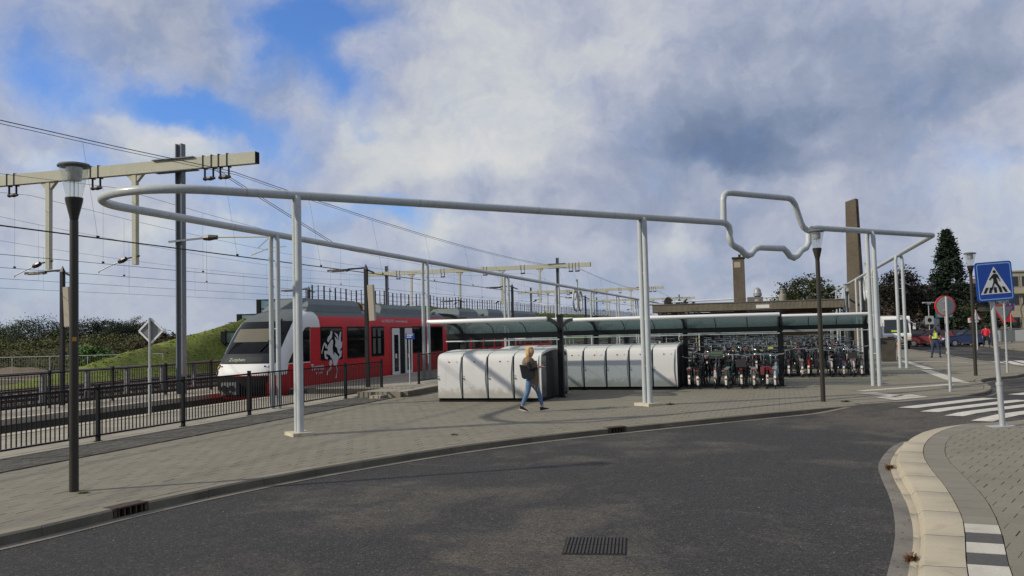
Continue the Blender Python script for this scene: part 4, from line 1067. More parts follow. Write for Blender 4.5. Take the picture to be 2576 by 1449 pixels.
def nose_patch(name, z0, z1, tf0, tf1, m_, off, nz=10, nt_=16, **kw):
    b = MB(); g = []
    for j in range(nz+1):
        z = z0+(z1-z0)*j/nz; q = j/nz; a0_, a1_ = (tf0(q), tf1(q)); g.append(b.add([nose(z, a0_+(a1_-a0_)*i/nt_, off) for i in range(nt_+1)]))
    for j in range(nz):
        for i in range(nt_): a = g[j]+i; b.face((a, a+1, a+nt_+2, a+nt_+1))
    return part(name, b, m_, kw.get('parent', tr), smooth=60)
ws = nose_patch('windscreen', 1.62, 3.20, lambda q: -.92+.04*q, lambda q: .98-.06*q, m_tglass, .010)
nose_patch('sun_blind', 2.42, 2.92, lambda q: -.62, lambda q: .40, mat('blind_beige', (.12, .112, .085), .35, coat=.0), .014, parent=ws)
nose_patch('dash_top', 1.64, 1.98, lambda q: -.95, lambda q: .95, mat('dash_dark', (.018, .02, .026), .4), .013, parent=ws)
nose_patch('destination_display', 1.68, 1.86, lambda q: -.62, lambda q: .45, mat('display_black', (.03, .035, .033), .4), .016, parent=ws)
nose_patch('front_grille', .42, 1.17, lambda q: -.98+.1*(1-q), lambda q: .80-.12*(1-q), m_tblack, .010)
me = text_mesh('Zutphen', .20, .002); me.materials.append(mat('display_text', (.30, .36, .27), .5, emit=(.6, .75, .5, .12)))
p = nose(1.71, -.16, .022); sl = math.atan2(lerp_tab(UT, 1.9)-lerp_tab(UT, 1.65), .25)
part('destination_text', me, None, ws, loc=(p.x-.28, p.y, p.z), rot=(PI/2-sl, 0, 0))
for sx in (-1, 1):
    for z, r_, m_, th in ((1.50, .085, mat('amber_lens', (.55, .24, .06), .25), .86), (1.29, .085, mat('lamp_glass_dark', (.05, .05, .055), .15), .90)):
        p = nose(z, sx*th, .012); n_ = (nose(z, sx*th, .05)-nose(z, sx*th, .01)).normalized()
        b = MB(); b.mi = 0; b.tube([p-n_*.03, p+n_*.012], r_*1.18, 14); b.mi = 1; b.tube([p-n_*.02, p+n_*.02], r_*.85, 14); part('headlight', b, [m_tblack, m_], tr, smooth=40)
    p = nose(1.52, sx*.62, .01); b = MB(); b.box(tuple(p), (.05, .04, .05)); part('marker_light', b, m_tblack, tr)
b = MB(); b.bar(nose(2.05, .28, .05), nose(2.75, .62, .05), .05, .03); b.bar(nose(2.75, .62, .05), nose(3.25, .45, .06), .03, .03); b.bar(nose(2.4, .40, .045), nose(3.25, .5, .06), .02, .02); part('wiper', b, m_tblack, tr)
b = MB(); b.box((-.36, -.04, .72), (.62, .22, .46)); b.mi = 1; b.tube([(-.52, -.20, .72), (-.52, -.12, .72)], .13, 10); b.tube([(-.22, -.20, .74), (-.22, -.12, .74)], .11, 10); b.box((-.36, -.17, .55), (.3, .06, .08)); part('coupler', b, [mat('coupler_grey', (.16, .165, .17), .5, metal=.3), m_tblack], tr)
# bodies
side = [(1.25, .34), (1.33, .45), (1.375, .95), (1.375, 2.9), (1.335, 3.2), (1.25, 3.4), (1.10, 3.55), (.85, 3.66), (.5, 3.72), (0, 3.75)]
prof = side+[(-x, z) for x, z in reversed(side[:-1])]
def body(y0, y1):
    b = MB(); n_ = len(prof)
    k = b.add([(x, y0, z) for x, z in prof]+[(x, y1, z) for x, z in prof])
    for i in range(n_):
        j = (i+1) % n_; zc_ = (prof[i][1]+prof[j][1])/2
        b.mi = 1 if zc_ > 3.42 else 0
        b.face((k+i, k+n_+i, k+n_+j, k+j)[::-1])
    b.mi = 2; b.face([k+i for i in reversed(range(n_))]); b.face([k+n_+i for i in range(n_)])
    return part('body', b, [m_red, m_troof, m_tblack], tr, smooth=30)
B1 = body(NE, 17.85); B2 = body(20.1, 41.2)
b = MB()
for i in range(12): b.extrude([(x*.93, .5+(z-.34)*.9) for x, z in prof], lambda x, z: (x, 17.86+i*.186, z), lambda x, z: (x*.96, 17.86+i*.186+.15, z))
part('gangway_bellows', b, mat('bellows_grey', (.05, .052, .055), .8), tr)
def sidep(poly, x0, th, y_off=0):   # a polygon (u, z) on the platform side, and its mirror on the far side
    b = MB(); b.prism(poly, (x0, 0, 0), (0, 1, 0), (0, 0, 1), th); return b
def rect_(y0, y1, z0, z1, r=.05): return [(y0+r, z0), (y1-r, z0), (y1, z0+r), (y1, z1-r), (y1-r, z1), (y0+r, z1), (y0, z1-r), (y0, z0+r)]
XS = 1.373
part('side_panel', sidep([(.98, .40), (NE+.0, .36), (NE+.0, 2.95), (2.80, 2.95), (2.76, 1.56), (1.16, 1.56), (1.02, 1.15)], XS, .006), m_red, tr)
part('cab_side_window', sidep([(1.14, 1.60), (1.30, 1.80), (1.72, 2.25), (2.10, 2.66), (2.42, 2.94), (2.76, 2.97), (2.74, 1.60)], XS, .010), m_tglass, tr)
def window(y0, y1, z0=1.58, z1=2.97, blinds=0, par=None):
    w_ = part('window', sidep(rect_(y0, y1, z0, z1), XS, .007), m_tblack, par or tr)
    part('pane', sidep(rect_(y0+.06, y1-.06, z0+.06, z1-.06), XS+.002, .0085), m_tglass, w_)
    return w_
window(3.60, 5.48); wB = window(5.88, 7.86); wC = window(8.24, 9.62); wD = window(12.95, 14.75); window(14.86, 17.15)
for x0, x1, z0, z1 in ((8.42, 8.68, 1.72, 2.42), (8.92, 9.22, 1.72, 2.42), (8.42, 8.68, 2.5, 2.86), (8.92, 9.22, 2.5, 2.86)): part('frosted_panel', sidep(rect_(x0, x1, z0, z1, .02), XS+.011, .001), mat('frosted', (.075, .08, .078), .4), wC)
part('notice', sidep(rect_(14.2, 14.5, 1.62, 2.1, .02), XS+.011, .001), mat('notice_pink', (.55, .35, .36), .5), wD)
# open sliding doors
part('door_recess', sidep(rect_(10.40, 12.90, .42, 2.93, .03), XS, .004), m_tblack, tr)
for y0, y1 in ((10.46, 11.34), (11.98, 12.86)):
    d_ = part('door', sidep(rect_(y0, y1, .50, 2.88, .05), XS, .030), m_twhite, tr)
    part('door_window', sidep(rect_(y0+.21, y1-.17, .78, 2.56, .03), XS+.024, .009), m_tglass, d_)
    part('notice', sidep(rect_(y0+.30, y0+.52, 1.42, 1.64, .01), XS+.034, .001), mat('notice_pale', (.62, .50, .48), .5), d_)
for y0, y1 in ((20.6, 21.6), (22.0, 24.0), (24.3, 26.2), (26.5, 28.0), (31.6, 33.4), (33.8, 35.6), (36.0, 37.8), (38.2, 40.4)): window(y0, y1, 1.6, 2.95)
part('door_recess', sidep(rect_(28.6, 31.1, .42, 2.93, .03), XS, .004), m_tblack, tr)
for y0, y1 in ((28.66, 29.6), (30.1, 31.04)):
    d_ = part('door', sidep(rect_(y0, y1, .50, 2.88, .05), XS, .030), m_twhite, tr); part('door_window', sidep(rect_(y0+.21, y1-.17, .78, 2.56, .03), XS+.024, .009), m_tglass, d_)
b = MB(); b.box((0, 11, .55), (2.2, 15, .42)); b.box((0, 31, .55), (2.2, 20, .42)); part('underframe', b, m_tblack, tr)
for y in (4.6, 19.0, 37):
    b = MB(); b.mi = 0
    for dy in (-.95, .95):
        for sx in (-.75, .75): b.tube([(sx-.06, y+dy, .40), (sx+.06, y+dy, .40)], .40, 18)
    b.box((0, y, .5), (2.1, 2.6, .25)); part('bogie', b, m_tblack, tr)
part('bogie_cutout', sidep([(2.75, .345), (3.0, .62), (5.25, .62), (5.5, .345)], XS-.02, .028), m_tblack, tr)
m_seam = mat('seam_dark_red', (.10, .008, .010), .6)
for y in (3.585, 5.70, 8.05, 10.2, 13.0, 21.9, 24.15, 26.35, 33.6, 35.8):
    part('panel_seam', sidep([(y-.008, .36), (y+.008, .36), (y+.008, 2.93), (y-.008, 2.93)], XS+.0005, .003), m_seam, tr)
part('panel_seam', sidep([(2.9, 1.085), (10.36, 1.085), (10.36, 1.10), (2.9, 1.10)], XS+.0005, .0065), m_seam, tr)
# roof equipment
def roof_unit(y0, y1, w_, h_, m_=m_unit):
    b = MB(); pr = [(-w_, 3.60), (-w_*.97, 3.72+h_*.45), (-w_*.78, 3.74+h_), (w_*.78, 3.74+h_), (w_*.97, 3.72+h_*.45), (w_, 3.60)]
    k = b.add([(x, y0+.0+(z-3.6)*.9, z) for x, z in pr]+[(x, y1-(z-3.6)*.6, z) for x, z in pr])
    for i in range(6): j = (i+1) % 6; b.face((k+i, k+j, k+6+j, k+6+i))
    b.face([k+i for i in reversed(range(6))]); b.face([k+6+i for i in range(6)]); return part('roof_unit', b, m_, tr, smooth=20)
roof_unit(3.1, 8.1, 1.0, .40); roof_unit(10.0, 15.8, .98, .30); roof_unit(20.8, 24.4, .98, .30); roof_unit(26.5, 30, .9, .36); roof_unit(31.5, 38.5, .98, .34)
b = MB(); b.tube([(.2, 8.5, 4.0), (.2, 9.3, 4.05), (.2, 9.55, 3.95), (.2, 9.6, 3.7)], .11, 10); b.cyl((-.3, 8.9, 3.7), (-.3, 8.9, 4.15), .08, 8); part('exhaust_pipe', b, mat('exhaust_brown', (.22, .095, .045), .6, metal=.3), tr, smooth=40)
b = MB()
for y in (9.2, 12.2, 13.2, 17.0, 22.0, 25.4, 30.6, 33.0, 35): b.box((.8, y, 3.72), (.3, .5, .1))
part('roof_fitting', b, m_unit, tr)
# the pale horse and the lettering on the side
horse = dict(head=[(4.47, 2.82), (4.60, 2.74), (4.55, 2.64), (4.56, 2.56), (4.48, 2.47), (4.34, 2.41), (4.28, 2.33), (4.17, 2.35), (4.13, 2.42), (4.20, 2.54), (4.37, 2.63)],
body=[(4.52, 2.45), (4.64, 2.38), (4.63, 2.29), (4.58, 2.08), (4.64, 1.86), (4.71, 1.76), (4.75, 1.91), (4.97, 1.79), (5.12, 1.65), (5.04, 1.54), (4.92, 1.33), (5.00, 1.19), (4.96, 0.89), (4.81, 0.78), (4.72, 0.80), (4.84, 0.92), (4.90, 1.11), (4.85, 1.31), (4.66, 1.34), (4.59, 1.58), (4.33, 1.79), (4.04, 1.86), (4.06, 1.73), (4.16, 1.74), (4.18, 1.62), (3.93, 1.67), (3.86, 1.98), (4.20, 1.98), (4.12, 2.09), (4.14, 2.15), (4.34, 2.30)],
leg=[(3.91, 2.34), (4.11, 2.22), (4.10, 2.09), (4.00, 2.08), (3.93, 2.24), (3.79, 2.06), (3.70, 1.87), (3.65, 1.88), (3.70, 2.04), (3.82, 2.26)],
hind=[(4.45, 1.61), (4.57, 1.47), (4.43, 1.37), (4.51, 1.25), (4.24, 1.12), (4.12, 0.98), (3.99, 0.99), (4.07, 1.13), (4.38, 1.28), (4.26, 1.44), (4.32, 1.57)],
tail=[(4.77, 2.57), (4.86, 2.33), (4.80, 2.16), (4.98, 2.06), (5.04, 1.88), (5.20, 1.80), (5.07, 1.65), (5.11, 1.61), (5.33, 1.70), (5.40, 1.97), (5.17, 1.92), (5.40, 2.10), (5.44, 2.37), (5.19, 2.11), (5.35, 2.28), (5.30, 2.46), (5.37, 2.75), (5.25, 2.74), (5.09, 2.37)],
mane=[(4.73, 2.73), (5.00, 2.66), (5.10, 2.55), (5.06, 2.37), (4.97, 2.52), (4.84, 2.63)])
from mathutils.geometry import tessellate_polygon
b = MB()
for k_, pl in horse.items():
    pts = [V(XS+.0135, y, z) for y, z in pl]
    for tri in tessellate_polygon([pts]):
        t3 = [pts[i] for i in tri]; n_ = (t3[1]-t3[0]).cross(t3[2]-t3[0])
        if n_.x < 0: t3.reverse()
        b.poly(t3)
part('horse_emblem', b, m_horse, tr)
me = text_mesh('Twents', .345, .002, bold=.008); me.materials.append(m_horse); part('lettering', me, None, tr, loc=(XS+.014, 2.80, 1.235), rot=(PI/2, 0, PI/2))
b = MB()
for y0, y1 in ((3.18, 3.34), (3.40, 3.56), (3.60, 3.76)): b.quad((XS+.014, y0, 1.08), (XS+.014, y1, 1.08), (XS+.014, y1, 1.13), (XS+.014, y0, 1.13))
part('small_print', b, m_horse, tr)
me = text_mesh('info 0900-9292  www.twents.nl', .235, .002); me.materials.append(mat('print_pink', (.62, .45, .45), .5)); part('lettering', me, None, tr, loc=(1.366, 9.43, 3.15), rot=Matrix(((0, -math.sin(.38), math.cos(.38)), (1, 0, 0), (0, math.cos(.38), math.sin(.38)))).to_euler())
# ================================================================ LOCKERS
m_lock = bpy.data.materials.new('locker_white'); m_lock.use_nodes = True
def _lock():
    M = NT(m_lock.node_tree); b = m_lock.node_tree.nodes['Principled BSDF']; p = M.add('ShaderNodeNewGeometry').outputs['Position']
    vo = M.add('ShaderNodeTexVoronoi'); M.put(vo.inputs['Vector'], p); vo.inputs['Scale'].default_value = 17
    dim = M.ramp(vo.outputs['Distance'], .05, .16, 0, 1)
    c = M.mix(M.math('MULTIPLY', M.ramp(M.noise(p, 1.4, 5, .6), .45, .75), .28), (.60, .61, .605), (.45, .46, .45))
    sp = M.add('ShaderNodeSeparateXYZ'); M.put(sp.inputs[0], p)
    splash = M.math('MULTIPLY', M.ramp(M.math('ADD', sp.outputs[2], M.math('MULTIPLY', M.noise(p, 5.0, 5, .65), -.55)), -.05, .22, 1.0, 0.0), .6)
    run = M.math('MULTIPLY', M.ramp(M.noise(M.vmath('MULTIPLY', p, (9, 9, .7)), 1.0, 5, .6), .56, .72), .22)
    c = M.mix(splash, M.mix(run, c, (.33, .33, .30)), (.24, .225, .18)); M.l.new(c, b.inputs['Base Color'])
    b.inputs['Roughness'].default_value = .42
    bn = M.add('ShaderNodeBump'); bn.inputs['Strength'].default_value = .45; bn.inputs['Distance'].default_value = .01; M.put(bn.inputs['Height'], dim); M.l.new(bn.outputs[0], b.inputs['Normal'])
_lock()
m_lside = mat('locker_side_grey', (.014, .015, .017), .5, spec=.2)
m_lgrey = mat('locker_recess_grey', (.40, .42, .42), .5)
m_redknob = mat('red_indicator', (.35, .02, .02), .35); m_chrome = mat('lock_steel', (.35, .36, .37), .3, metal=.8)
FP = [(.0, .12), (-.018, .5), (-.026, .85), (-.018, 1.15), (.0, 1.32), (.035, 1.405), (.10, 1.455), (.22, 1.485), (.6, 1.535), (1.2, 1.575), (1.75, 1.585)]
def lockers(s_left, t_front, n_, wd, lab, back=True):
    """double-sided bicycle locker block; local x along the row, y into it"""
    L = thing('bicycle_lockers', lab, 'bicycle lockers', ST(s_left, t_front, 0), RZ, 'white bicycle lockers')
    W = n_*wd
    pl = [p for p in FP if p[1] <= 1.41]; rf = [p for p in FP if p[1] >= 1.40]
    b = MB(); b.box((W/2, 1.75, .06), (W-.02, 3.42, .12)); part('plinth', b, m_black, L)
    full = FP+[(3.5-d, z) for d, z in reversed(FP[:-1])]
    b = MB(); k = b.add([(.0, d+.03, z-.012) for d, z in full]+[(W-.0, d+.03, z-.012) for d, z in full]); n2 = len(full)
    inner_ = [(d*.96+.07, z-.03) for d, z in full]
    b = MB(); b.extrude([(d*.955+.08, max(.12, z-.03)) for d, z in full], lambda d, z: (.012, d, z), lambda d, z: (W-.012, d, z)); part('carcass', b, m_lside, L, smooth=30)
    for i in range(n_):
        x0, x1 = i*wd+.012, (i+1)*wd-.038
        # door: front and a piece of the shoulder, its closing edge cut to a shallow bow
        b = MB(); zz = [FP[0][1]+(1.405-FP[0][1])*j/14 for j in range(15)]
        def dep(z): return lerp_tab([(q[1], q[0]) for q in pl], z)
        xe = [x1-.012-.055*math.sin(PI*min(1, max(0, (z-.12)/1.27)))**1.2 for z in zz]
        r0 = b.add([(x0, dep(z)-.022, z) for z in zz]); r1 = b.add([(x, dep(z)-.022, z) for x, z in zip(xe, zz)]); r2 = b.add([(x, dep(z)+.02, z) for x, z in zip(xe, zz)]); r3 = b.add([(x0, dep(z)+.02, z) for z in zz])
        for j in range(14):
            b.face((r0+j, r1+j, r1+j+1, r0+j+1)); b.face((r1+j, r2+j, r2+j+1, r1+j+1)); b.face((r3+j, r0+j, r0+j+1, r3+j+1))
        b.face((r0, r3, r2, r1)); b.face((r0+14, r1+14, r2+14, r3+14))
        d_ = part('door', b, m_lock, L, smooth=40)
        b = MB(); b.tube([(x0+wd*.45, dep(1.24)-.04, 1.24), (x0+wd*.45, dep(1.24)+.0, 1.24)], .022, 10); part('indicator', b, m_redknob, d_)
        b = MB(); b.tube([(x0+wd*.76, dep(1.24)-.035, 1.24), (x0+wd*.76, dep(1.24)+.0, 1.24)], .014, 8); part('lock', b, m_chrome, d_)
        b = MB(); b.box((x0+.025, dep(.72)-.035, .72), (.025, .03, .05)); b.box((x0+.025, dep(.80)-.03, .80), (.02, .02, .02)); part('hinge', b, m_chrome, d_)
        b = MB(); r0 = b.add([(x0+.3, dep(z)+.006, z) for z in zz]); r1 = b.add([(x1, dep(z)+.012, z) for z in zz])
        for j in range(14): b.face((r0+j, r1+j, r1+j+1, r0+j+1))
        part('door_recess', b, m_lgrey, L, smooth=40)
        b = MB(); b.extrude([(d, z) for d, z in rf]+[(d, z-.03) for d, z in reversed(rf)], lambda d, z: (x0, d-.0, z), lambda d, z: (x1+.012, d-.0, z)); part('roof_panel', b, m_lock, L, smooth=40)
        b = MB(); b.extrude([(3.5-d, z) for d, z in FP]+[(3.5-d-.02, z-.02) for d, z in reversed(FP)], lambda d, z: (x0, d, z), lambda d, z: (x1+.012, d, z)); part('rear_door', b, m_lock, L, smooth=40)
    b = MB(); rr = FP+[(3.5-d, z) for d, z in reversed(FP[:-1])]
    # pale rim along the arched end, dark recessed end wall
    b.extrude([(d-.0, z+.012) for d, z in rr]+[(d*.955+.08, z-.055) for d, z in reversed(rr)], lambda d, z: (W-.03, d, z), lambda d, z: (W+.012, d, z)); part('end_rim', b, m_lock, L, smooth=30)
    b = MB(); b.box((W-.02, 1.75, .66), (.05, 2.6, 1.2)); b.mi = 1; b.box((W+.004, .35, .75), (.02, .5, 1.25)); b.box((W+.004, 3.05, .70), (.02, .7, 1.2)); part('end_wall', b, [m_lside, mat('end_panel_grey', (.055, .058, .062), .35, coat=.3)], L)
    return L
lockers(-10.27, 25.66, 4, .835, 'nearest white bicycle locker block, behind the walking woman')
lockers(-9.92, 30.62, 8, .815, 'long white bicycle locker block behind the middle pipe columns, next to the parked bicycles')
# ================================================================ SHELTERS
m_sdark = mat('shelter_dark', (.008, .009, .011), .5, noise=((3, .2),))
m_swhite = mat('shelter_white_tube', (.72, .74, .745), .35)
m_sglass = glassy('shelter_glass', (.50, .62, .60), (.26, .33, .315), .36, .06)
AR = [(.10+1.62*(1-math.cos(a)), 2.05+.44*math.sin(a)) for a in [PI/2*i/10 for i in range(11)]]
def shelter(s_posts, t_, lab, over=(.35, .2), cut=True):
    S_ = thing('bicycle_shelter', lab, 'bicycle shelter', ST(s_posts[0], t_, 0), RZ, 'glass-roofed bicycle shelters')
    xs = [s-s_posts[0] for s in s_posts]; x0, x1 = xs[0]-over[0], xs[-1]+over[1]
    for x in xs:
        b = MB(); b.box((x, 0, 1.3), (.17, .17, 2.6)); b.box((x, 0, .01), (.3, .3, .02)); b.box((x, 0, 2.63), (.21, .21, .06)); part('post', b, m_sdark, S_)
    for sg in (-1, 1):
        for x in xs:
            b = MB()
            for (d0, z0), (d1, z1) in zip(AR, AR[1:]): b.bar((x, sg*(d0-.02), z0), (x, sg*(d1-.02), z1), .055, .11, up=(0, sg*.6, -.8))
            part('arm', b, m_sdark, S_)
        ribs = []
        for a_, c_ in zip(xs, xs[1:]):
            ribs += [a_+(c_-a_)*i/3 for i in range(3)]
        ribs.append(xs[-1])
        for x in ribs:
            if any(abs(x-q) < .01 for q in xs): continue
            b = MB(); b.tube([(x, sg*d, z+.02) for d, z in AR], .014, 5); part('rib', b, m_sdark, S_)
        edges = [x0]+ribs[(1 if over[0] < .05 else 0):]+([x1] if over[1] > .05 else [])
        edges = sorted(set(round(e, 3) for e in edges))
        for e0, e1 in zip(edges, edges[1:]):
            b = MB(); r0 = b.add([(e0+.008, sg*d, z+.045) for d, z in AR]); r1 = b.add([(e1-.008, sg*d, z+.045) for d, z in AR])
            for j in range(10): b.face((r0+j, r1+j, r1+j+1, r0+j+1))
            part('roof_pane', b, m_sglass, S_, smooth=60)
        b = MB(); b.tube([(x0-.02, sg*1.74, 2.505), (x0, sg*1.74, 2.505), (x1, sg*1.74, 2.505), (x1+.02, sg*1.74, 2.505)], [.05, .066, .066, .05], 12); part('edge_tube', b, m_swhite, S_, smooth=50)
        b = MB(); b.cyl((x0, sg*.16, 1.86), (x1, sg*.16, 1.86), .02, 6); part('hanging_rail', b, m_swhite, S_)
        b = MB(); b.box(((x0+x1)/2, sg*.10, 2.02), (x1-x0, .05, .17)); part('gutter_beam', b, m_sdark, S_)
    return S_
shelter([-10.05, -6.72], 27.42, 'nearest glass-roofed shelter, above the front white lockers', over=(.55, .0))
shelter([-9.86, -6.56, -3.26, .04], 32.4, 'second glass-roofed shelter, over the long lockers and the first bay of bicycles', over=(.1, .0))
ROWS = [38.8, 45.6, 52.4, 59.2]
shl = ['third glass-roofed shelter, at the far right over the last bay of bicycles', 'fourth shelter row, mostly hidden behind the bicycles', 'fifth shelter row deep in the bicycle park', 'last shelter row before the station building']
for q, t_ in enumerate(ROWS): shelter([-9.8, -6.5, -3.2, .1, 3.42], t_, shl[q], over=(.1, .12))
# ================================================================ BICYCLES
m_tyre = mat('tyre_black', (.014, .014, .014), .75); m_spoke = mat('spoke_steel', (.16, .165, .17), .35, metal=.7)
m_bblack = mat('bike_black', (.014, .015, .017), .35, coat=.3); m_bar_ = mat('handlebar_chrome', (.66, .68, .69), .22, metal=.75); m_sad = mat('saddle_black', (.02, .018, .017), .6)
m_bwhite = mat('mudguard_white', (.72, .71, .66), .45); m_rlight = mat('rear_lamp_red', (.30, .012, .012), .25); m_tan = mat('saddle_tan', (.16, .08, .04), .5)
frame_cols = [('frame_black', (.014, .015, .017)), ('frame_grey', (.10, .105, .11)), ('frame_green', (.012, .05, .042)), ('frame_blue', (.015, .03, .08)), ('frame_pale_blue', (.20, .36, .42)), ('frame_red', (.20, .02, .02)), ('frame_silver', (.34, .35, .36)), ('frame_teal', (.03, .09, .095))]
fm = [mat('bike_'+n_, c, .35, coat=.3) for n_, c in frame_cols]
m_basket = mat('crate_pale_green', (.22, .26, .16), .6); m_basket2 = mat('basket_dark', (.03, .03, .03), .8); m_blanket = mat('saddlebag_red', (.18, .04, .05), .8); m_bag2 = mat('saddlebag_dark', (.022, .024, .028), .85); m_yel = mat('saddle_cover_yellow', (.40, .40, .06), .6); m_ppl = mat('crate_blue', (.02, .03, .055), .6)
RW, FW = V(0, -.54, .345), V(0, .54, .345)
def wheel_mb(b, c, n=18, sp=10):
    b.mi = 0; b.torus(c, .335, .019, 'x', n, 5)
    b.mi = 1; b.torus(c, .312, .009, 'x', n, 3); b.cyl(c+V(-.04, 0, 0), c+V(.04, 0, 0), .022, 6)
    for i in range(sp):
        a = 2*PI*i/sp; p = c+V(.02*(1 if i % 2 else -1), 0, 0); e = c+V(0, math.cos(a)*.31, math.sin(a)*.31); d = V(.0025, 0, 0); u = V(0, -math.sin(a), math.cos(a))*.0025
        b.quad(p-u, p+u, e+u, e-u)
def tubes(b, segs, r, n=6):
    for s_ in segs: b.tube(s_, r, n)
BB = V(0, -.08, .29); SEAT = V(0, -.24, .86); HEAD0, HEAD1 = V(0, .40, .86), V(0, .46, .62)
def g_frame(b, kind):
    segs = [[HEAD0, HEAD1], [HEAD1+V(0, -.01, .02), V(0, .22, .36), BB], [BB, SEAT], [V(0, -.22, .74), RW+V(.05, 0, 0)], [V(0, -.22, .74), RW+V(-.05, 0, 0)], [BB, RW+V(.05, 0, 0)], [BB, RW+V(-.05, 0, 0)], [HEAD1, V(.05, .49, .6), FW+V(.05, 0, 0)], [HEAD1, V(-.05, .49, .6), FW+V(-.05, 0, 0)]]
    segs.append([HEAD0+V(0, .01, -.06), V(0, .1, .52), V(0, -.14, .56)] if kind == 0 else [HEAD0+V(0, .0, -.04), V(0, -.21, .80)])
    tubes(b, segs, .015)
def g_guard(b, c, a0, a1, n=9, w_=.030):
    pts = [(a0+(a1-a0)*i/n) for i in range(n+1)]
    k = b.add([c+V(sx*w_, math.cos(a)*.368, math.sin(a)*.368) for a in pts for sx in (-1, 1)])
    for i in range(n): j = k+2*i; b.face((j, j+1, j+3, j+2))
def g_bar(b, low):
    z = 1.08+(.0 if low else .06)
    b.tube([(-.30, .12, z+.03), (-.29, .20, z+.02), (-.22, .33, z-.015), (-.10, .38, z-.03), (0, .375, z-.035), (.10, .38, z-.03), (.22, .33, z-.015), (.29, .20, z+.02), (.30, .12, z+.03)], .0135, 6); b.cyl(V(0, .385, .84), V(0, .375, z-.03), .014, 6)
def g_saddle(b, z=.95):
    pr = [(-.10, -.36), (.10, -.36), (.085, -.24), (.03, -.10), (0, -.07), (-.03, -.10), (-.085, -.24)]; k = b.add([(x, y, z) for x, y in pr]+[(x*.8, y, z-.055) for x, y in pr]); n_ = 7
    b.face([k+i for i in range(n_)]); b.face([k+n_+i for i in reversed(range(n_))])
    for i in range(n_): j = (i+1) % n_; b.face((k+n_+i, k+n_+j, k+j, k+i))
    b.cyl(SEAT, V(0, -.25, z-.04), .012, 5)
def g_rack(b):
    for sx in (-.065, .065): b.tube([(sx, -.26, .73), (sx, -.84, .73), (sx*.6, -.9, .73)], .008, 4); b.cyl((sx, -.78, .73), (sx*.9, -.54, .345), .007, 4)
    for y in (-.4, -.55, -.7): b.cyl((-.065, y, .73), (.065, y, .73), .007, 4)
    b.tube([(-.06, -.88, .73), (.06, -.88, .73)], .008, 4)
def bike_parts(kind, fr, white=True, extra=None, sad=None):
    """list of (name, MB, materials, children)"""
    out = []
    for nm, c in (('wheel', RW), ('wheel', FW)):
        b = MB(); wheel_mb(b, c); out.append((nm, b, [m_tyre, m_spoke], []))
    b = MB(); g_frame(b, kind); out.append(('frame', b, fr, []))
    b = MB(); g_guard(b, RW, .9, 3.3); r_ = [('reflector', None)]
    wb = MB(); g_guard(wb, RW, 2.72, 3.6, 7, .034)
    rb = MB(); p = RW+V(0, math.cos(3.0)*.376, math.sin(3.0)*.376); rb.box(tuple(p+V(0, -.008, .0)), (.034, .02, .06), M=Matrix.Rotation(.15, 3, 'X'))
    out.append(('mudguard', b, fr, ([('white_flap', wb, m_bwhite)] if white else [])+[('reflector', rb, m_rlight)]))
    b = MB(); g_guard(b, FW, -.25, 2.2); out.append(('mudguard', b, m_bblack, []))
    b = MB(); g_bar(b, kind == 0); gb = MB()
    for sx in (-1, 1): gb.tube([(sx*.30, .22, 1.115+(0 if kind == 0 else .06)), (sx*.305, .10, 1.125+(0 if kind == 0 else .06))], .019, 6)
    out.append(('handlebar', b, m_bar_, [('grip', gb, m_sad)]))
    b = MB(); g_saddle(b); out.append(('saddle', b, sad or m_sad, []))
    b = MB(); g_rack(b); lb = MB(); lb.box((0, -.915, .69), (.085, .03, .042)); out.append(('carrier', b, m_bblack if kind else m_galv, [('rear_lamp', lb, m_rlight)]))
    b = MB(); b.box((.055, -.3, .31), (.03, .62, .12)); b.tube([(.04, -.08, .29), (.075, -.08, .29)], .075, 10); b.bar((.09, -.08, .29), (.09, .0, .14), .02, .02); b.box((.14, .0, .13), (.09, .07, .025)); b.bar((-.06, -.08, .29), (-.06, -.16, .44), .02, .02); b.box((-.12, -.16, .44), (.09, .07, .025)); out.append(('chain_case', b, m_bblack, []))
    if extra == 'crate':
        b = MB(); b.box((0, .60, 1.02), (.46, .34, .03)); [b.box((sx*.225, .60, 1.13), (.02, .34, .24)) for sx in (-1, 1)]; [b.box((0, .60+sy*.165, 1.13), (.46, .02, .24)) for sy in (-1, 1)]; out.append(('front_crate', b, m_basket, []))
    if extra in ('bags', 'redbags'):
        b = MB()
        for sx in (-1, 1): b.box((sx*.13, -.58, .60), (.10, .32, .26))
        b.box((0, -.58, .745), (.24, .28, .03)); out.append(('saddlebag', b, m_blanket if extra == 'redbags' else m_bag2, []))
    if extra == 'bluecrate':
        b = MB(); b.box((0, .58, 1.0), (.38, .28, .22)); out.append(('front_crate', b, m_ppl, []))
    if extra == 'basket':
        b = MB(); b.box((0, -.60, .87), (.34, .30, .24)); out.append(('rear_basket', b, m_basket2, []))
    return out
def bike_thing(parts_, lab, loc, rz, group):
    B_ = thing('bicycle', lab, 'bicycle', loc, rz, group)
    for nm, b, m_, ch in parts_:
        o = part(nm, b, m_, B_, smooth=40)
        for cn, cb, cm in ch: part(cn, cb, cm, o)
    return B_
def bike_mesh(parts_):
    """the same bicycle as one mesh, for those too far off to show their parts"""
    ms = []; B_ = MB()
    for nm, b, m_, ch in parts_:
        for bb_, mm in [(b, m_)]+[(c[1], c[2]) for c in ch]:
            mm = mm if isinstance(mm, list) else [mm]; idx = []
            for q in mm:
                if q not in ms: ms.append(q)
                idx.append(ms.index(q))
            k = B_.add(bb_.v)
            for f, mi_ in zip(bb_.f, bb_.m): B_.mi = idx[mi_]; B_.face([k+i for i in f])
    return B_.mesh('bicycle', ms, 40)
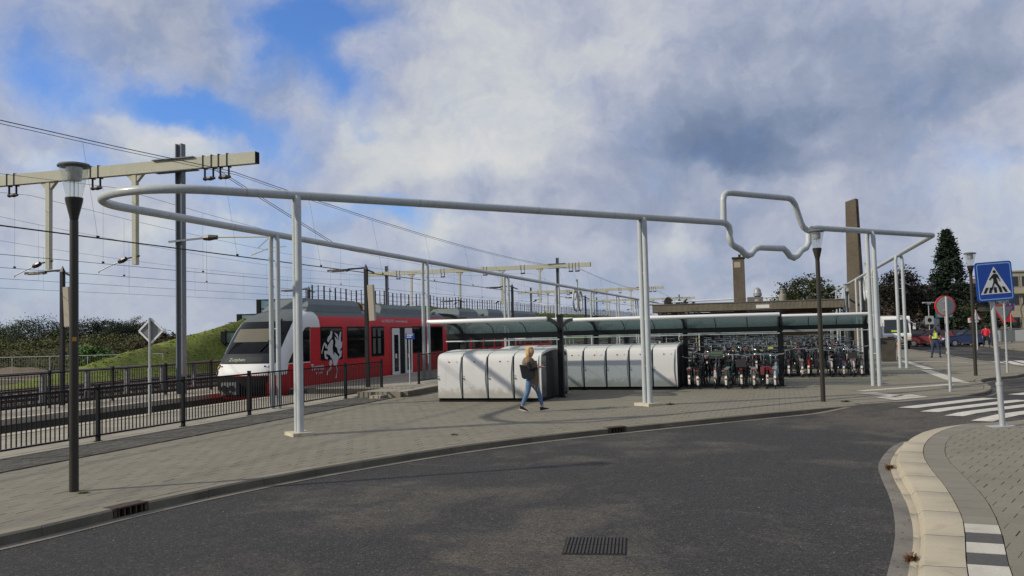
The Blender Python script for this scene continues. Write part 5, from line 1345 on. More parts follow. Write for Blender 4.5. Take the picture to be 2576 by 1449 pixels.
def lean(o, q, raised):
    o.rotation_mode = 'XYZ'
    o.rotation_euler = (0, 0, o.rotation_euler.z)
# first bay, eight bicycles with their rear wheels towards the road
near = [(-3.02, 0, 0, True, None, None, 'black bicycle directly beside the long locker block, its chrome handlebar low'), (-2.62, 1, 0, True, None, None, 'black bicycle second from the long locker block, white rear flap turned slightly'),
        (-2.18, 1, 6, False, 'crate', None, 'old grey bicycle with a pale green crate on its handlebar'), (-1.66, 0, 2, True, None, None, 'green-framed bicycle in the first bay beside the one with the pale crate'),
        (-1.26, 1, 0, True, 'basket', None, 'black bicycle with a dark rear basket in the middle of the first bay'), (-.90, 0, 1, True, None, None, 'grey bicycle with a big red rear lamp between the basket bicycle and the red-bag bicycle'),
        (-.52, 1, 0, True, 'redbags', None, 'bicycle with a red patterned saddlebag in the first bay'), (-.14, 0, 4, True, None, None, 'pale blue bicycle beside the dark shelter post')]
yaw = [.02, -.10, .03, -.13, .0, .05, .10, -.04]
for i, (s_, kd, ci, wf, ex, sd_, lab) in enumerate(near):
    o = bike_thing(bike_parts(kd, fm[ci], wf, ex), lab, ST(s_, 32.4-.86, .0), RZ+yaw[i], 'bicycles in the first bay')
    up_ = i % 2 == 1
    o.rotation_euler = (.10 if up_ else 0.0, rng.uniform(-.03, .03), RZ+yaw[i]); o.location.z = (.30-.04) if False else (.055 if up_ else 0)
near2 = [(.40, 1, 0, True, None, 'black bicycle next to the shelter post at the start of the last bay'), (.80, 0, 1, True, None, 'grey bicycle second from the post in the last bay'), (1.16, 1, 5, True, None, 'dark red bicycle in the left half of the last bay'), (1.52, 0, 0, True, 'bags', 'black bicycle with dark saddlebags in the last bay'),
         (1.96, 0, 6, False, None, 'silver bicycle hidden partly by the second lamp post'), (2.36, 1, 3, True, None, 'dark blue bicycle just right of the second lamp post'), (2.78, 0, 6, False, 'basket', 'silver bicycle with a wire rear carrier basket in the last bay'), (3.14, 1, 7, True, None, 'teal bicycle at the end of the last bay beside the shelter end post')]
for i, (s_, kd, ci, wf, ex, lab) in enumerate(near2):
    o = bike_thing(bike_parts(kd, fm[ci], wf, ex), lab, ST(s_, 38.8-.86, 0), RZ+rng.uniform(-.1, .1), 'bicycles in the last bay')
    o.rotation_euler = (.10 if i % 2 else 0, rng.uniform(-.03, .03), o.rotation_euler.z); o.location.z = .055 if i % 2 else 0
variants = [bike_mesh(bike_parts(*a)) for a in [(0, fm[0]), (1, fm[0], True, 'bags'), (0, fm[1]), (1, fm[6], False, 'basket'), (0, fm[2]), (1, fm[3], False), (0, fm[0], False, 'bluecrate'), (1, fm[7], False, None, m_yel), (1, fm[0], False, None, m_tan), (0, fm[4])]]
vname = ['plain black step-through bicycle', 'black bicycle with dark saddlebags', 'dark grey bicycle', 'silver bicycle with a dark rear basket', 'dark green bicycle', 'dark blue bicycle', 'black bicycle with a dark front crate', 'teal bicycle with a yellow saddle cover', 'black bicycle with a tan saddle', 'pale blue bicycle']
def bike_row(t_, sgn, s0, s1, lab, grp, skip=()):
    pos = []; s_ = s1-.12
    while s_ > s0: pos.append(s_); s_ -= .25 if s_ > -3.6 else .78
    for i, s_ in enumerate(pos):
        if any(abs(s_-q) < .2 for q in skip): continue
        up_ = i % 2
        vi = rng.choice((0, 0, 0, 0, 0, 1, 1, 1, 2, 2, 2, 3, 4, 4, 5, 6, 7, 8, 8, 8, 9, 0, 1, 2))
        o = single('bicycle', variants[vi], None, vname[vi]+' '+lab, 'bicycle', vname[vi]+' in '+grp, loc=ST(s_+rng.uniform(-.05, .05), t_+sgn*(.86+rng.uniform(-.06, .06)), .33 if up_ else 0))
        o.rotation_euler = (.13 if up_ else 0, rng.uniform(-.05, .05), RZ+(0 if sgn < 0 else PI)+rng.uniform(-.10, .10))
bike_row(32.4, 1, -3.1, -.05, 'beyond the second shelter, behind the first bay', 'the rank behind the first bay')
bike_row(38.8, -1, -9.7, -.0, 'before the third shelter, behind the lockers', 'the rank before the third shelter', skip=(-9.8, -6.5, -3.2, .1))
for q, t_ in enumerate(ROWS):
    nm = ('third', 'fourth', 'fifth', 'last')[q]
    if q: bike_row(t_, -1, -9.7, 3.35, 'in the near rank under the %s shelter row' % nm, 'the near rank of the %s shelter row' % nm)
    if q < 3: bike_row(t_, 1, -9.7 if q < 2 else -4.5, 3.35, 'in the far rank under the %s shelter row' % nm, 'the far rank of the %s shelter row' % nm)
# racks
m_rack = mat('rack_steel', (.03, .032, .035), .5, metal=.3)
def rack(s0, s1, t_, sgn, lab):
    R2 = thing('bicycle_rack', lab, 'bicycle rack', ST(s0, t_+sgn*.62, 0), RZ, 'bicycle racks')
    b = MB(); b.box(((s1-s0)/2, 0, .05), (s1-s0, .06, .06)); b.box(((s1-s0)/2, sgn*-.45, .05), (s1-s0, .06, .06)); part('base_rail', b, m_rack, R2)
    hb_ = MB(); hb_.tube([(-.04, 0, .05), (-.04, 0, .75), (-.02, 0, .80), (.02, 0, .80), (.04, 0, .75), (.04, 0, .05)], .014, 5); hbe = hb_.mesh('hoop', m_rack, 40)
    for i in range(int((s1-s0)/.40)): part('hoop', hbe, None, R2, loc=(.2+i*.40, 0, 0))
rack(-3.2, 0, 32.4, -1, 'dark bicycle rack under the first bay of bicycles'); rack(.1, 3.4, 38.8, -1, 'dark bicycle rack under the last bay of bicycles')
# ================================================================ LAMP POSTS
m_post = mat('lamp_post_paint', (.030, .027, .022), .45, coat=.15, noise=((1.2, .1),))
m_lglass = glassy('lamp_clear_glass', (.90, .92, .92), (.65, .68, .68), .10, .04)
m_reflect = mat('lamp_reflector', (.62, .63, .63), .28, metal=.6)
def lamp_post(p, lab, h=4.80):
    L = thing('lamp_post', lab, 'street lamp', (p[0], p[1], p[2]), 0, 'post-top street lamps')
    b = MB(); b.lathe((0, 0, 0), [(.066, 0), (.064, 1.0), (.060, 3.94)], 18); part('pole', b, m_post, L, smooth=40)
    b = MB(); b.lathe((0, 0, 0), [(.054, 3.94), (.062, 3.97), (.066, 4.0), (.120, 4.22), (.126, 4.27), (.118, 4.28)], 20); part('collar', b, m_post, L, smooth=40)
    b = MB(); b.lathe((0, 0, 0), [(.110, 4.26), (.112, 4.30), (.205, 4.74)], 24); b.f = b.f[:-2]; b.m = b.m[:-2]; b.tone = b.tone[:-2]; part('glass', b, m_lglass, L, smooth=60)
    b = MB(); b.lathe((0, 0, 0), [(.228, 4.735), (.232, 4.75), (.215, 4.775), (.10, 4.80), (.001, 4.805)], 26); part('cap', b, mat('lamp_cap_grey', (.10, .105, .11), .4), L, smooth=40)
    b = MB(); b.lathe((0, 0, 0), [(.10, 4.53), (.105, 4.54), (.118, 4.73)], 20); b.tube([(0, 0, 4.27), (0, 0, 4.53)], .012, 6); b.tube([(.06, 0, 4.27), (.06, 0, 4.53)], .005, 5); b.tube([(-.06, 0, 4.27), (-.06, 0, 4.53)], .005, 5); part('reflector', b, m_reflect, L, smooth=40)
    return L
lamp_post((-6.41, 12.78, 0), 'tall dark lamp post with clear glass head standing closest at the left')
lamp_post((8.57, 24.43, 0), 'dark lamp post with clear glass head in front of the last bicycle bay')
lamp_post((17.90, 34.06, 0), 'dark lamp post half hidden by the blue crossing sign')
lamp_post((22.6, 59.0, 0), 'distant dark lamp post between the paired pipe columns and the dark tree', 4.8)
lamp_post((38.5, 70.5, 0), 'small distant lamp post just left of the blue crossing sign')
b = MB(); b.box((0, -.064, 2.2), (.05, .01, .06)); o = bpy.data.objects['lamp_post']; part('sticker', b, mat('sticker_orange', (.45, .22, .03), .6), o, loc=(.0, 0, 0), rot=(0, 0, .6))
# ================================================================ TRAFFIC SIGNS
m_sblue = mat('sign_face_blue', (.004, .055, .34), .35, coat=.3, noise=((2, .06),)); m_swh = mat('sign_face_white', (.68, .70, .70), .4, coat=.2); m_sblk = mat('sign_face_black', (.012, .012, .012), .4); m_sred = mat('sign_face_red', (.50, .03, .035), .4); m_back = mat('sign_back_alu', (.30, .315, .31), .5, metal=.3)
m_skyb = mat('sign_rim_pale_blue', (.22, .42, .72), .4)
def rrect(w_, h_, r_, n=5, cx=0, cz=0):
    o = []
    for (sx, sz, a) in ((1, 1, 0), (-1, 1, PI/2), (-1, -1, PI), (1, -1, 3*PI/2)): o += arc(cx+sx*(w_/2-r_), cz+sz*(h_/2-r_), r_, a, a+PI/2, n)
    return o
xs_ = thing('crossing_sign', 'blue square pedestrian crossing sign with a black walking figure on a galvanised pole', 'road sign', (9.88, 17.86, 0), math.radians(6))
xs_.rotation_euler = (0, -.022, math.radians(6))
b = MB(); tubepole(b, .058, .85, 0, 14); tubepole(b, .046, 3.3, .85, 14); b.tube([(0, 0, .83), (0, 0, .89)], .066, 14); b.box((-.12, -.0, .005), (.62, .34, .012)); P_ = part('pole', b, m_galv, xs_, smooth=40)
P_.rotation_euler = (0, -.012, 0)
SG = 2.94; fr_ = (1, 0, 0); fu = (0, 0, 1)
sgn = part('sign_plate', (lambda bb_: (bb_.prism(rrect(.80, .80, .06, 5), (0, -.075, 0), fr_, fu, .0), bb_)[1])(MB()), m_back, xs_, loc=(0, 0, SG), rot=(0, -.035, 0))
b = MB(); b.prism(rrect(.80, .80, .06), (0, -.05, 0), fr_, fu, .022); me = b.mesh('sign_plate', m_sblue); sgn.data = me
def face_(name, pts, y, m_): b = MB(); b.prism(pts, (0, y, 0), fr_, fu, .0015); return part(name, b, m_, sgn)
ring_o, ring_i = rrect(.745, .745, .05), rrect(.70, .70, .035)
b = MB(); k = b.add([(x, -.0745, z) for x, z in ring_o]+[(x, -.0745, z) for x, z in ring_i]); n_ = len(ring_o)
for i in range(n_): j = (i+1) % n_; b.face((k+i, k+j, k+n_+j, k+n_+i))
part('border', b, m_skyb, sgn)
face_('triangle', [(-.325, -.255), (.335, -.255), (.005, .30)], -.0735, m_swh)
for i, (x0, x1, t_) in enumerate([(-.275, -.215, .07), (-.155, -.095, .035), (-.035, .025, 0), (.085, .145, -.03), (.20, .26, -.065)]):
    face_('stripe', [(x0, -.232), (x1, -.232), (x1+t_, -.118), (x0+t_, -.118)], -.0765, m_sblk)
face_('walking_figure', [(-.10, -.165), (-.065, -.17), (-.01, -.03), (.075, -.15), (.105, -.185), (.135, -.165), (.06, -.04), (.045, .06), (.055, .10), (.085, .03), (.105, .035), (.075, .135), (.03, .155), (-.025, .15), (-.065, .11), (-.125, .045), (-.11, .028), (-.045, .075), (-.03, .06), (-.035, -.02)], -.078, m_sblk)
b = MB(); b.disc((.006, -.0795, .196), .032, (0, -1, 0), 16); part('figure_head', b, m_sblk, sgn)
b = MB(); b.prism([(.05, .1), (.10, .06), (.115, -.0), (.10, -.005), (.085, .05), (.045, .08)], (0, -.0782, 0), fr_, fu, .0015); part('figure_arm', b, m_sblk, sgn)
def back_sign(shape, x, y, h, lab, size, pole_r=.038, rim=m_sred, z_hi=None, rz=0.0, cat='road sign'):
    t = thing('traffic_sign', lab, cat, (x, y, 0), rz)
    b = MB(); tubepole(b, pole_r*1.25, .8, 0, 12); tubepole(b, pole_r, h+size*.45, .8, 12); b.tube([(0, 0, .78), (0, 0, .83)], pole_r*1.4, 12); part('pole', b, m_galv, t, smooth=40)
    pts = {'round': [(size/2*math.cos(2*PI*i/28), h+size/2*math.sin(2*PI*i/28)) for i in range(28)], 'yield': [(-size/2, h+size*.30), (0, h-size*.56), (size/2, h+size*.30)], 'warn': [(-size/2, h-size*.36), (size/2, h-size*.36), (0, h+size*.5)], 'rect': [(-size*.55, h-size*.4), (size*.55, h-size*.4), (size*.55, h+size*.4), (-size*.55, h+size*.4)]}[shape]
    b = MB(); b.prism(pts, (0, pole_r+.03, 0), fr_, fu, .012); pl = part('panel', b, m_back, t)
    b = MB(); c_ = V(sum(p[0] for p in pts)/len(pts), sum(p[1] for p in pts)/len(pts))
    ins = [tuple(V(*p[:2])+(c_-V(*p[:2]))*(.11 if shape == 'round' else .16)) for p in pts]; n_ = len(pts); k = b.add([(p[0], pole_r+.014, p[1]) for p in pts]+[(p[0], pole_r+.014, p[1]) for p in ins]+[(p[0]*1.012, pole_r+.055, p[1]) for p in pts])
    for i in range(n_): j = (i+1) % n_; b.face((k+i, k+j, k+n_+j, k+n_+i)); b.face((k+i, k+2*n_+i, k+2*n_+j, k+j))
    if rim: part('rim', b, rim, t)
    b = MB(); b.box((0, pole_r+.01, h+size*.2), (pole_r*4, .03, .04)); b.box((0, pole_r+.01, h-size*.2), (pole_r*4, .03, .04)); part('bracket', b, m_galv, t)
    return t
back_sign('round', 13.28, 26.78, 2.61, 'round sign seen from behind, grey with a red edge, at the pavement tip', .64)
t_ = back_sign('rect', 27.9, 56.5, 2.75, 'grey-backed rectangular sign on a pole behind the round sign', 1.0, rim=mat('rim_teal', (.03, .16, .18), .5))
t_ = back_sign('yield', 20.0, 35.6, 2.45, 'red-edged triangular give-way sign from behind, beside the crossing sign pole', .92)
b = MB(); b.prism([(.22*math.cos(2*PI*i/20), 3.0+.22*math.sin(2*PI*i/20)) for i in range(20)], (0, .07, 0), fr_, fu, .012); part('round_panel', b, m_back, t_)
t_ = back_sign('warn', 33.6, 63.5, 2.45, 'small red triangular warning sign left of the third lamp post', .95, rim=m_sred)
b = MB(); b.prism([(-.3, 2.18), (.3, 2.18), (0, 2.75)], (0, .015, 0), fr_, fu, .004); part('panel', b, m_swh, t_); b = MB(); b.box((0, .01, 2.36), (.10, .01, .22)); part('symbol', b, m_sblk, t_)
t_ = back_sign('rect', 45.2, 79.5, 3.2, 'blue and red sign cluster at the right edge in front of the school', .8, rim=None)
b = MB(); b.box((.0, -.01, 3.25), (.7, .02, .6)); part('panel', b, m_sblue, t_); b = MB(); b.prism([(-.45, 1.9), (.45, 1.9), (0, 2.7)], (0, .0, 0), fr_, fu, .02); part('warning_panel', b, m_sred, t_)
# ================================================================ STATION BUILDING AND CHIMNEYS
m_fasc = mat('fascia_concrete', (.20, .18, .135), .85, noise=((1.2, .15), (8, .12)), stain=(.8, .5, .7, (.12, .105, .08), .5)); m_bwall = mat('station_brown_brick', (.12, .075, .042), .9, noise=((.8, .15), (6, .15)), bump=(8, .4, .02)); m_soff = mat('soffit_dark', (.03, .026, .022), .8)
m_win = mat('window_dark_glass', (.014, .017, .02), .06, spec=.8); m_frame = mat('window_frame_pale', (.48, .47, .42), .6)
stn = thing('station_building', 'low flat-roofed station building with ribbed concrete fascia behind the bicycle shelters', 'station building', ST(-9.6, 70.2, 0), RZ)
b = MB(); n_ = 150; L_ = 14.4
for i in range(n_):
    x = L_*i/n_; w2 = L_/n_; b.box((x+w2/2, .0, 3.66), (w2*.62, .10, .62))
b.box((L_/2, .12, 3.66), (L_, .18, .66)); part('fascia', b, m_fasc, stn)
b = MB(); b.box((L_/2, 6, 3.96), (L_+.1, 12.2, .06)); part('roof', b, mat('roof_felt', (.12, .115, .105), .9, noise=((.5, .2),)), stn); roof_ = stn.children[-1]
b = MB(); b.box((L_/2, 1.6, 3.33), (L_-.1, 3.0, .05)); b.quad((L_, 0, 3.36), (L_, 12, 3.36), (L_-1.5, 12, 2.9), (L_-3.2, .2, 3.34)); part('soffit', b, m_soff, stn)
b = MB(); b.box((L_+.03, 6, 3.66), (.06, 12, .62)); part('fascia', b, m_fasc, stn)
b = MB(); b.box((4.4+4.4, 3.2, 1.65), (9.0, .3, 3.3)); part('wall', b, m_bwall, stn)
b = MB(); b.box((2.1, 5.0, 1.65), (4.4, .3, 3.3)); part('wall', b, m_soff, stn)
for x0, x1, z0, z1 in ((5.0, 6.4, .9, 2.6), (7.0, 8.4, .9, 2.6), (10.4, 12.2, 2.3, 3.05), (.4, 1.6, .3, 2.7), (1.8, 3.0, .3, 2.7)):
    b = MB(); b.box(((x0+x1)/2, 3.02 if x0 > 4 else 4.82, (z0+z1)/2), (x1-x0, .08, z1-z0)); f_ = part('window', b, m_frame, stn); b = MB(); b.box(((x0+x1)/2, 2.97 if x0 > 4 else 4.77, (z0+z1)/2), (x1-x0-.16, .03, z1-z0-.16)); part('pane', b, m_win, f_)
for x in (.3, 1.9, 3.5): b = MB(); b.box((x, 1.6, 1.65), (.14, .14, 3.3)); part('pillar', b, m_frame, stn)
b = MB(); b.quad((8.0, -.057, 3.45), (9.0, -.057, 3.45), (9.0, -.057, 3.72), (8.0, -.057, 3.72)); part('poster', b, mat('poster_white', (.60, .60, .58), .6), stn)
b = MB(); b.tube([(1.0, 2.0, 4.0), (1.0, 2.0, 4.25), (1.1, 1.8, 4.35)], .30, 12); b.tube([(2.3, 3, 3.99), (2.3, 3, 4.3)], .12, 8); part('roof_vent', b, m_soff, roof_)
b = MB(); b.lathe((8.1, 2.4, 3.98), [(.34, 0), (.34, .22), (.20, .28), (.20, .42), (.33, .5), (.33, .72), (.29, .78), (.25, 1.02), (.10, 1.16), (.001, 1.18)], 16); part('roof_cowl', b, mat('cowl_pale', (.26, .27, .27), .5, metal=.3), roof_, smooth=30)
b = MB(); b.box((7.9, 2.6, 4.2), (1.2, .9, .4)); part('roof_plant', b, mat('plant_grey', (.13, .125, .12), .7), roof_)
b = MB(); b.lathe((10.0, 2.6, 3.98), [(.30, 0), (.28, .5), (.16, .6), (.16, .95), (.22, 1.0), (.05, 1.1)], 12); part('roof_pipe', b, mat('pipe_pale', (.22, .21, .18), .6), roof_, smooth=30)
m_chim = mat('chimney_concrete', (.105, .088, .066), .9, noise=((.5, .15), (5, .12)), bump=(5, .3, .03), stain=(.6, .5, .7, (.06, .05, .04), .55))
def chimney(name, lab, x, y, w0, d0, w1, d1, h, rz, cap=True, slope=False):
    t = thing(name, lab, 'chimney', (x, y, 0), rz)
    b = MB(); k = b.add([(-w0/2, -d0/2, 0), (w0/2, -d0/2, 0), (w0/2, d0/2, 0), (-w0/2, d0/2, 0), (-w1/2, -d1/2, h-(.25 if slope else 0)), (w1/2, -d1/2, h), (w1/2, d1/2, h), (-w1/2, d1/2, h-(.25 if slope else 0))])
    for f in ((0, 1, 5, 4), (1, 2, 6, 5), (2, 3, 7, 6), (3, 0, 4, 7), (4, 5, 6, 7)): b.face([k+i for i in f])
    part('shaft', b, m_chim, t)
    if cap: b = MB(); b.box((0, 0, h+.06), (w1+.14, d1+.14, .14)); b.box((.1, 0, h+.25), (.22, .22, .28)); part('cap', b, m_soff, t); b = MB(); b.box((-.1, -d1/2-.012, h-.55), (.55, .02, .5)); part('vent_plate', b, mat('vent_plate', (.33, .29, .22), .8), t)
    else: b = MB(); b.box((w1/2+.06, .0, h*.74), (.10, .15, 2.0)); b.box((w1/2+.04, -.1, h*.5), (.05, .05, h*.9)); part('ladder', b, m_soff, t)
    return t
chimney('chimney', 'short brown concrete chimney with a dark cap under the bus outline', 20.3, 78, 1.02, 1.0, .98, .96, 8.1, RZ)
chimney('chimney', 'tall tapering brown concrete chimney behind the right pipe beam', 33.4, 85, 1.45, 1.3, .98, .95, 14.2, RZ-.35, cap=False, slope=True)
# ================================================================ SCHOOL, HOUSE, RAILING
m_sch = mat('school_brown_brick', (.135, .108, .082), .9, noise=((.6, .12), (7, .12)), bump=(8, .3, .02)); m_spanel = mat('school_cream_panel', (.36, .33, .245), .8, noise=((.8, .1),), stain=(1.0, .55, .75, (.30, .27, .2), .4))
sc_ = thing('school_building', 'beige three-storey building with ribbon windows and a brown brick wing at the right edge', 'building', (73.4, 130, 0), math.radians(-6))
b = MB(); b.box((12, 6, 4.4), (23.8, 11.8, 8.8)); part('core', b, m_sch, sc_)
for z0, z1 in ((2.5, 4.1), (5.75, 6.85), (8.55, 9.1)):
    b = MB(); b.box((12, -.02, (z0+z1)/2), (24.0, .22, z1-z0)); part('spandrel', b, m_spanel, sc_)
b = MB(); b.box((12, -.25, 6.0), (24.3, .6, .26)); b.box((12, 6, 9.2), (24.6, 12.6, .2)); part('cornice', b, m_spanel, sc_)
for f_, (z0, z1) in enumerate(((.1, 2.5), (4.1, 5.75), (6.85, 8.55))):
    for i in range(12):
        x0 = .10+i*1.95
        b = MB(); b.box((x0+.92, -.08, (z0+z1)/2), (1.84, .16, z1-z0)); w_ = part('window', b, m_spanel, sc_)
        b = MB(); b.box((x0+.92, -.175, (z0+z1)/2), (1.42, .03, z1-z0-.22)); part('pane', b, m_win, w_)
b = MB(); b.tube([(1.4, -.7, 0), (1.8, -.7, 2.5), (1.8, -.4, 3.6), (2.3, -.3, 4.6)], .06, 6); part('downpipe', b, m_soff, sc_)
b = MB(); b.box((-2.6, 2.2, 2.6), (5.2, 5.0, 5.2)); part('brick_wing', b, m_sch, sc_)
b = MB(); b.box((-2.6, -.40, 2.55), (5.3, .24, .5)); part('spandrel', b, m_spanel, sc_)
b = MB(); b.box((-4.2, -.32, 5.3), (1.8, .2, .4)); part('parapet', b, m_spanel, sc_)
for x in (-3.3, -2.8):
    b = MB(); b.box((x, -.34, 4.2), (.30, .12, 1.7)); w_ = part('slit_window', b, m_spanel, sc_); b = MB(); b.box((x, -.41, 4.25), (.13, .03, 1.45)); part('pane', b, m_win, w_)
for x in (-2.7, -.2): b = MB(); b.box((x, -.35, 1.1), (.5, .16, 2.3)); part('pilaster', b, m_spanel, sc_)
hs = thing('house', 'low house with a dark pitched roof behind the round sign', 'house', (50, 108, 0), math.radians(-10))
b = MB(); b.box((0, 0, 1.6), (13, 7, 3.2)); part('wall', b, m_sch, hs)
b = MB(); b.prism([(-4.2, 3.1), (4.2, 3.1), (0, 6.6)], (-7, 0, 0), (0, 1, 0), (0, 0, 1), 14); part('roof', b, mat('dark_roof_tile', (.040, .036, .034), .9, noise=((1.2, .2), (10, .2))), hs)
for x in (-4, 0, 4): b = MB(); b.box((x, -3.52, 1.7), (1.4, .08, 1.3)); w_ = part('window', b, m_frame, hs); b = MB(); b.box((x, -3.57, 1.7), (1.2, .03, 1.1)); part('pane', b, m_win, w_)
rl = thing('panel_railing', 'grey railing with alternating pale and dark panels in front of the school', 'railing', (41.8, 79.0, 0), math.radians(-2))
m_rp = [mat('railing_pale', (.40, .42, .41), .55), mat('railing_grey', (.16, .175, .18), .5)]
b = MB(); b.box((4.6, 0, 1.27), (9.6, .10, .08)); part('top_rail', b, m_rp[1], rl)
for i in range(9):
    b = MB(); b.box((i*1.08, 0, .62), (.09, .09, 1.24)); part('post', b, m_rp[1], rl)
    b = MB(); b.box((i*1.08+.54, 0, .66), (.92, .04, 1.0)); part('panel', b, m_rp[1 if i in (2, 5, 7) else 0], rl)
# ================================================================ STREET FURNITURE AT THE FAR RIGHT
bx = thing('utility_cabinet', 'dark squat cabinet between the paired pipe columns near the white truck', 'cabinet', ST(5.75, 52.3, 0), RZ)
b = MB(); b.box((0, 0, .62), (.72, .6, 1.2)); part('body', b, mat('cabinet_brown', (.055, .050, .042), .7, noise=((3, .2),)), bx); b = MB(); b.box((0, 0, 1.25), (.80, .68, .07)); part('lid', b, m_soff, bx)
bo = thing('bollard', 'steel bollard with a red band in front of the white truck', 'bollard', ST(6.5, 54.2, 0), 0)
b = MB(); b.cyl((0, 0, 0), (0, 0, .92), .10, 12); b.lathe((0, 0, .92), [(.10, 0), (.07, .05), (.001, .06)], 12); part('shaft', b, mat('bollard_steel', (.38, .34, .29), .4, metal=.5), bo, smooth=40); b = MB(); b.tube([(0, 0, .70), (0, 0, .84)], .104, 12); part('band', b, m_sred, bo)
lt = thing('parking_lamp', 'small T-topped lamp with a square notice in the car park', 'street lamp', (37.8, 79.5, -.13), 0)
b = MB(); b.cyl((0, 0, 0), (0, 0, 3.9), .045, 8); b.box((0, 0, 3.95), (1.0, .3, .1)); b.box((0, 0, 3.85), (.35, .25, .12)); part('pole', b, m_galv, lt); b = MB(); b.box((0, -.06, 2.35), (.75, .04, .75)); part('notice', b, m_rp[0], lt); b = MB(); b.disc((0, -.085, 2.35), .2, (0, -1, 0)); part('symbol', b, m_sblk, lt)
pm_ = thing('parking_machine', 'dark pay machine with a white header near the blue car', 'parking machine', (42.3, 80.5, -.13), 0)
b = MB(); b.box((0, 0, 1.0), (.6, .4, 2.0)); part('body', b, m_soff, pm_); b = MB(); b.box((0, -.02, 2.25), (.75, .42, .42)); part('header', b, m_rp[0], pm_)
wp = thing('white_post', 'short white marker post at the end of the grey railing', 'post', (41.2, 77.5, -.13), 0); b = MB(); b.box((0, 0, .55), (.26, .2, 1.1)); part('shaft', b, m_rp[0], wp); b = MB(); b.box((0, 0, 1.12), (.3, .24, .05)); part('cap', b, m_rp[1], wp)
# ================================================================ VEHICLES
m_cglass = mat('car_glass', (.012, .014, .017), .05, spec=.8); m_plate = mat('yellow_plate', (.62, .40, .03), .5)
def car(lab, x, y, rz, paint, L=4.1, W=1.7, H=1.45, kind='hatch', name='parked_car', cat='car', grp='cars in the car park'):
    c = thing(name, lab, cat, (x, y, -.13), rz, grp)
    prof = {'hatch': [(-2.0, .32), (-2.05, .62), (-1.95, .98), (-1.75, 1.38), (-1.3, 1.46), (.1, 1.46), (.75, 1.0), (1.85, .82), (2.05, .55), (2.0, .30)],
            'camper': [(-2.9, .4), (-2.95, 1.0), (-2.9, 2.5), (-2.4, 2.62), (1.2, 2.62), (1.7, 2.1), (2.3, 1.25), (2.95, 1.0), (3.05, .6), (3.0, .38)],
            'estate': [(-2.15, .32), (-2.2, .65), (-2.1, 1.0), (-1.9, 1.40), (-1.4, 1.47), (.1, 1.47), (.8, 1.0), (2.0, .85), (2.2, .55), (2.15, .30)]}[kind]
    hw = W/2; b = MB(); n_ = len(prof); rows = []
    def inset(z): return 0 if z < .95 else (.02 if kind == 'camper' else .20*(z-.95)/.5)
    for sx, q in ((-1, .06), (-1, 0), (1, 0), (1, .06)):
        rows.append(b.add([(px*(1-q*.3), sx*(hw-inset(pz)-q), pz+(.03 if q and pz < .5 else 0)-(.03 if q and pz > .5 else 0)) for px, pz in prof]))
    for r0, r1 in zip(rows, rows[1:]):
        for i in range(n_): j = (i+1) % n_; b.face((r0+i, r1+i, r1+j, r0+j))
    b.face([rows[0]+i for i in range(n_)]); b.face([rows[3]+i for i in reversed(range(n_))])
    part('body', b, paint, c, smooth=35)
    gl_ = {'hatch': [(-1.62, 1.02), (-1.5, 1.34), (-1.2, 1.40), (.05, 1.40), (.58, 1.02)], 'estate': [(-1.85, 1.02), (-1.7, 1.36), (-1.4, 1.41), (.05, 1.41), (.62, 1.02)], 'camper': [(1.15, 1.35), (1.15, 2.0), (1.55, 2.0), (2.1, 1.35)]}[kind]
    for sx in (-1, 1):
        b = MB(); k = b.add([(px, sx*(hw-inset(pz)+.006), pz) for px, pz in gl_]); b.face(range(k, k+len(gl_))); part('side_window', b, m_cglass, c)
    if kind == 'camper':
        for sx in (-1, 1):
            for x0 in (-2.3, -.6): b = MB(); b.box((x0+.5, sx*(hw+.0), 1.75), (1.0, .03, .5)); part('side_window', b, m_cglass, c)
        a, d = (1.72, 2.05), (2.28, 1.30)
    else: a, d = (.14, 1.42), (.74, 1.02)
    b = MB(); b.quad((a[0]+.01, -hw+.26, a[1]+.01), (a[0]+.01, hw-.26, a[1]+.01), (d[0]+.02, hw-.1, d[1]+.015), (d[0]+.02, -hw+.1, d[1]+.015)); part('windscreen', b, m_cglass, c)
    if kind != 'camper': b = MB(); b.quad((prof[3][0]-.02, -hw+.28, 1.34), (prof[3][0]-.02, hw-.28, 1.34), (prof[2][0]-.01, hw-.15, 1.04), (prof[2][0]-.01, -hw+.15, 1.04)); part('rear_window', b, m_cglass, c)
    for wx in ((-1.25, 1.3) if kind != 'camper' else (-1.7, 2.0)):
        for sx in (-1, 1):
            b = MB(); b.mi = 0; b.tube([(wx, sx*(hw-.16), .31), (wx, sx*(hw+.012), .31)], .31, 18); b.mi = 1; b.tube([(wx, sx*(hw+.0), .31), (wx, sx*(hw+.022), .31)], .19, 12); part('wheel', b, [m_tyre, m_chrome], c, smooth=40)
    for sx in (-1, 1): b = MB(); b.box((prof[-2][0]-.06, sx*(hw-.26), .70), (.1, .34, .14)); part('headlight', b, m_swh, c); b = MB(); b.box((prof[1][0]+.03, sx*(hw-.16), .85), (.08, .16, .26)); part('tail_light', b, m_rlight, c)
    b = MB(); b.box((prof[1][0]-.01, 0, .6), (.03, .52, .11)); part('number_plate', b, m_plate, c)
    return c
m_cred = mat('car_red', (.14, .014, .018), .3, coat=.6); m_cblue = mat('car_blue', (.008, .020, .075), .3, coat=.6); m_cblk = mat('car_black', (.015, .015, .017), .3, coat=.6); m_csil = mat('camper_silver', (.38, .40, .42), .35, metal=.2, coat=.4); m_cdred = mat('car_dark_red', (.12, .015, .02), .3, coat=.6)
car('dark red hatchback parked just left of the man in the yellow vest', 39.4, 80.6, math.radians(162), m_cred, kind='hatch')
car('black car parked between the silver camper and the red hatchback', 37.6, 84.5, math.radians(165), m_cblk, kind='estate')
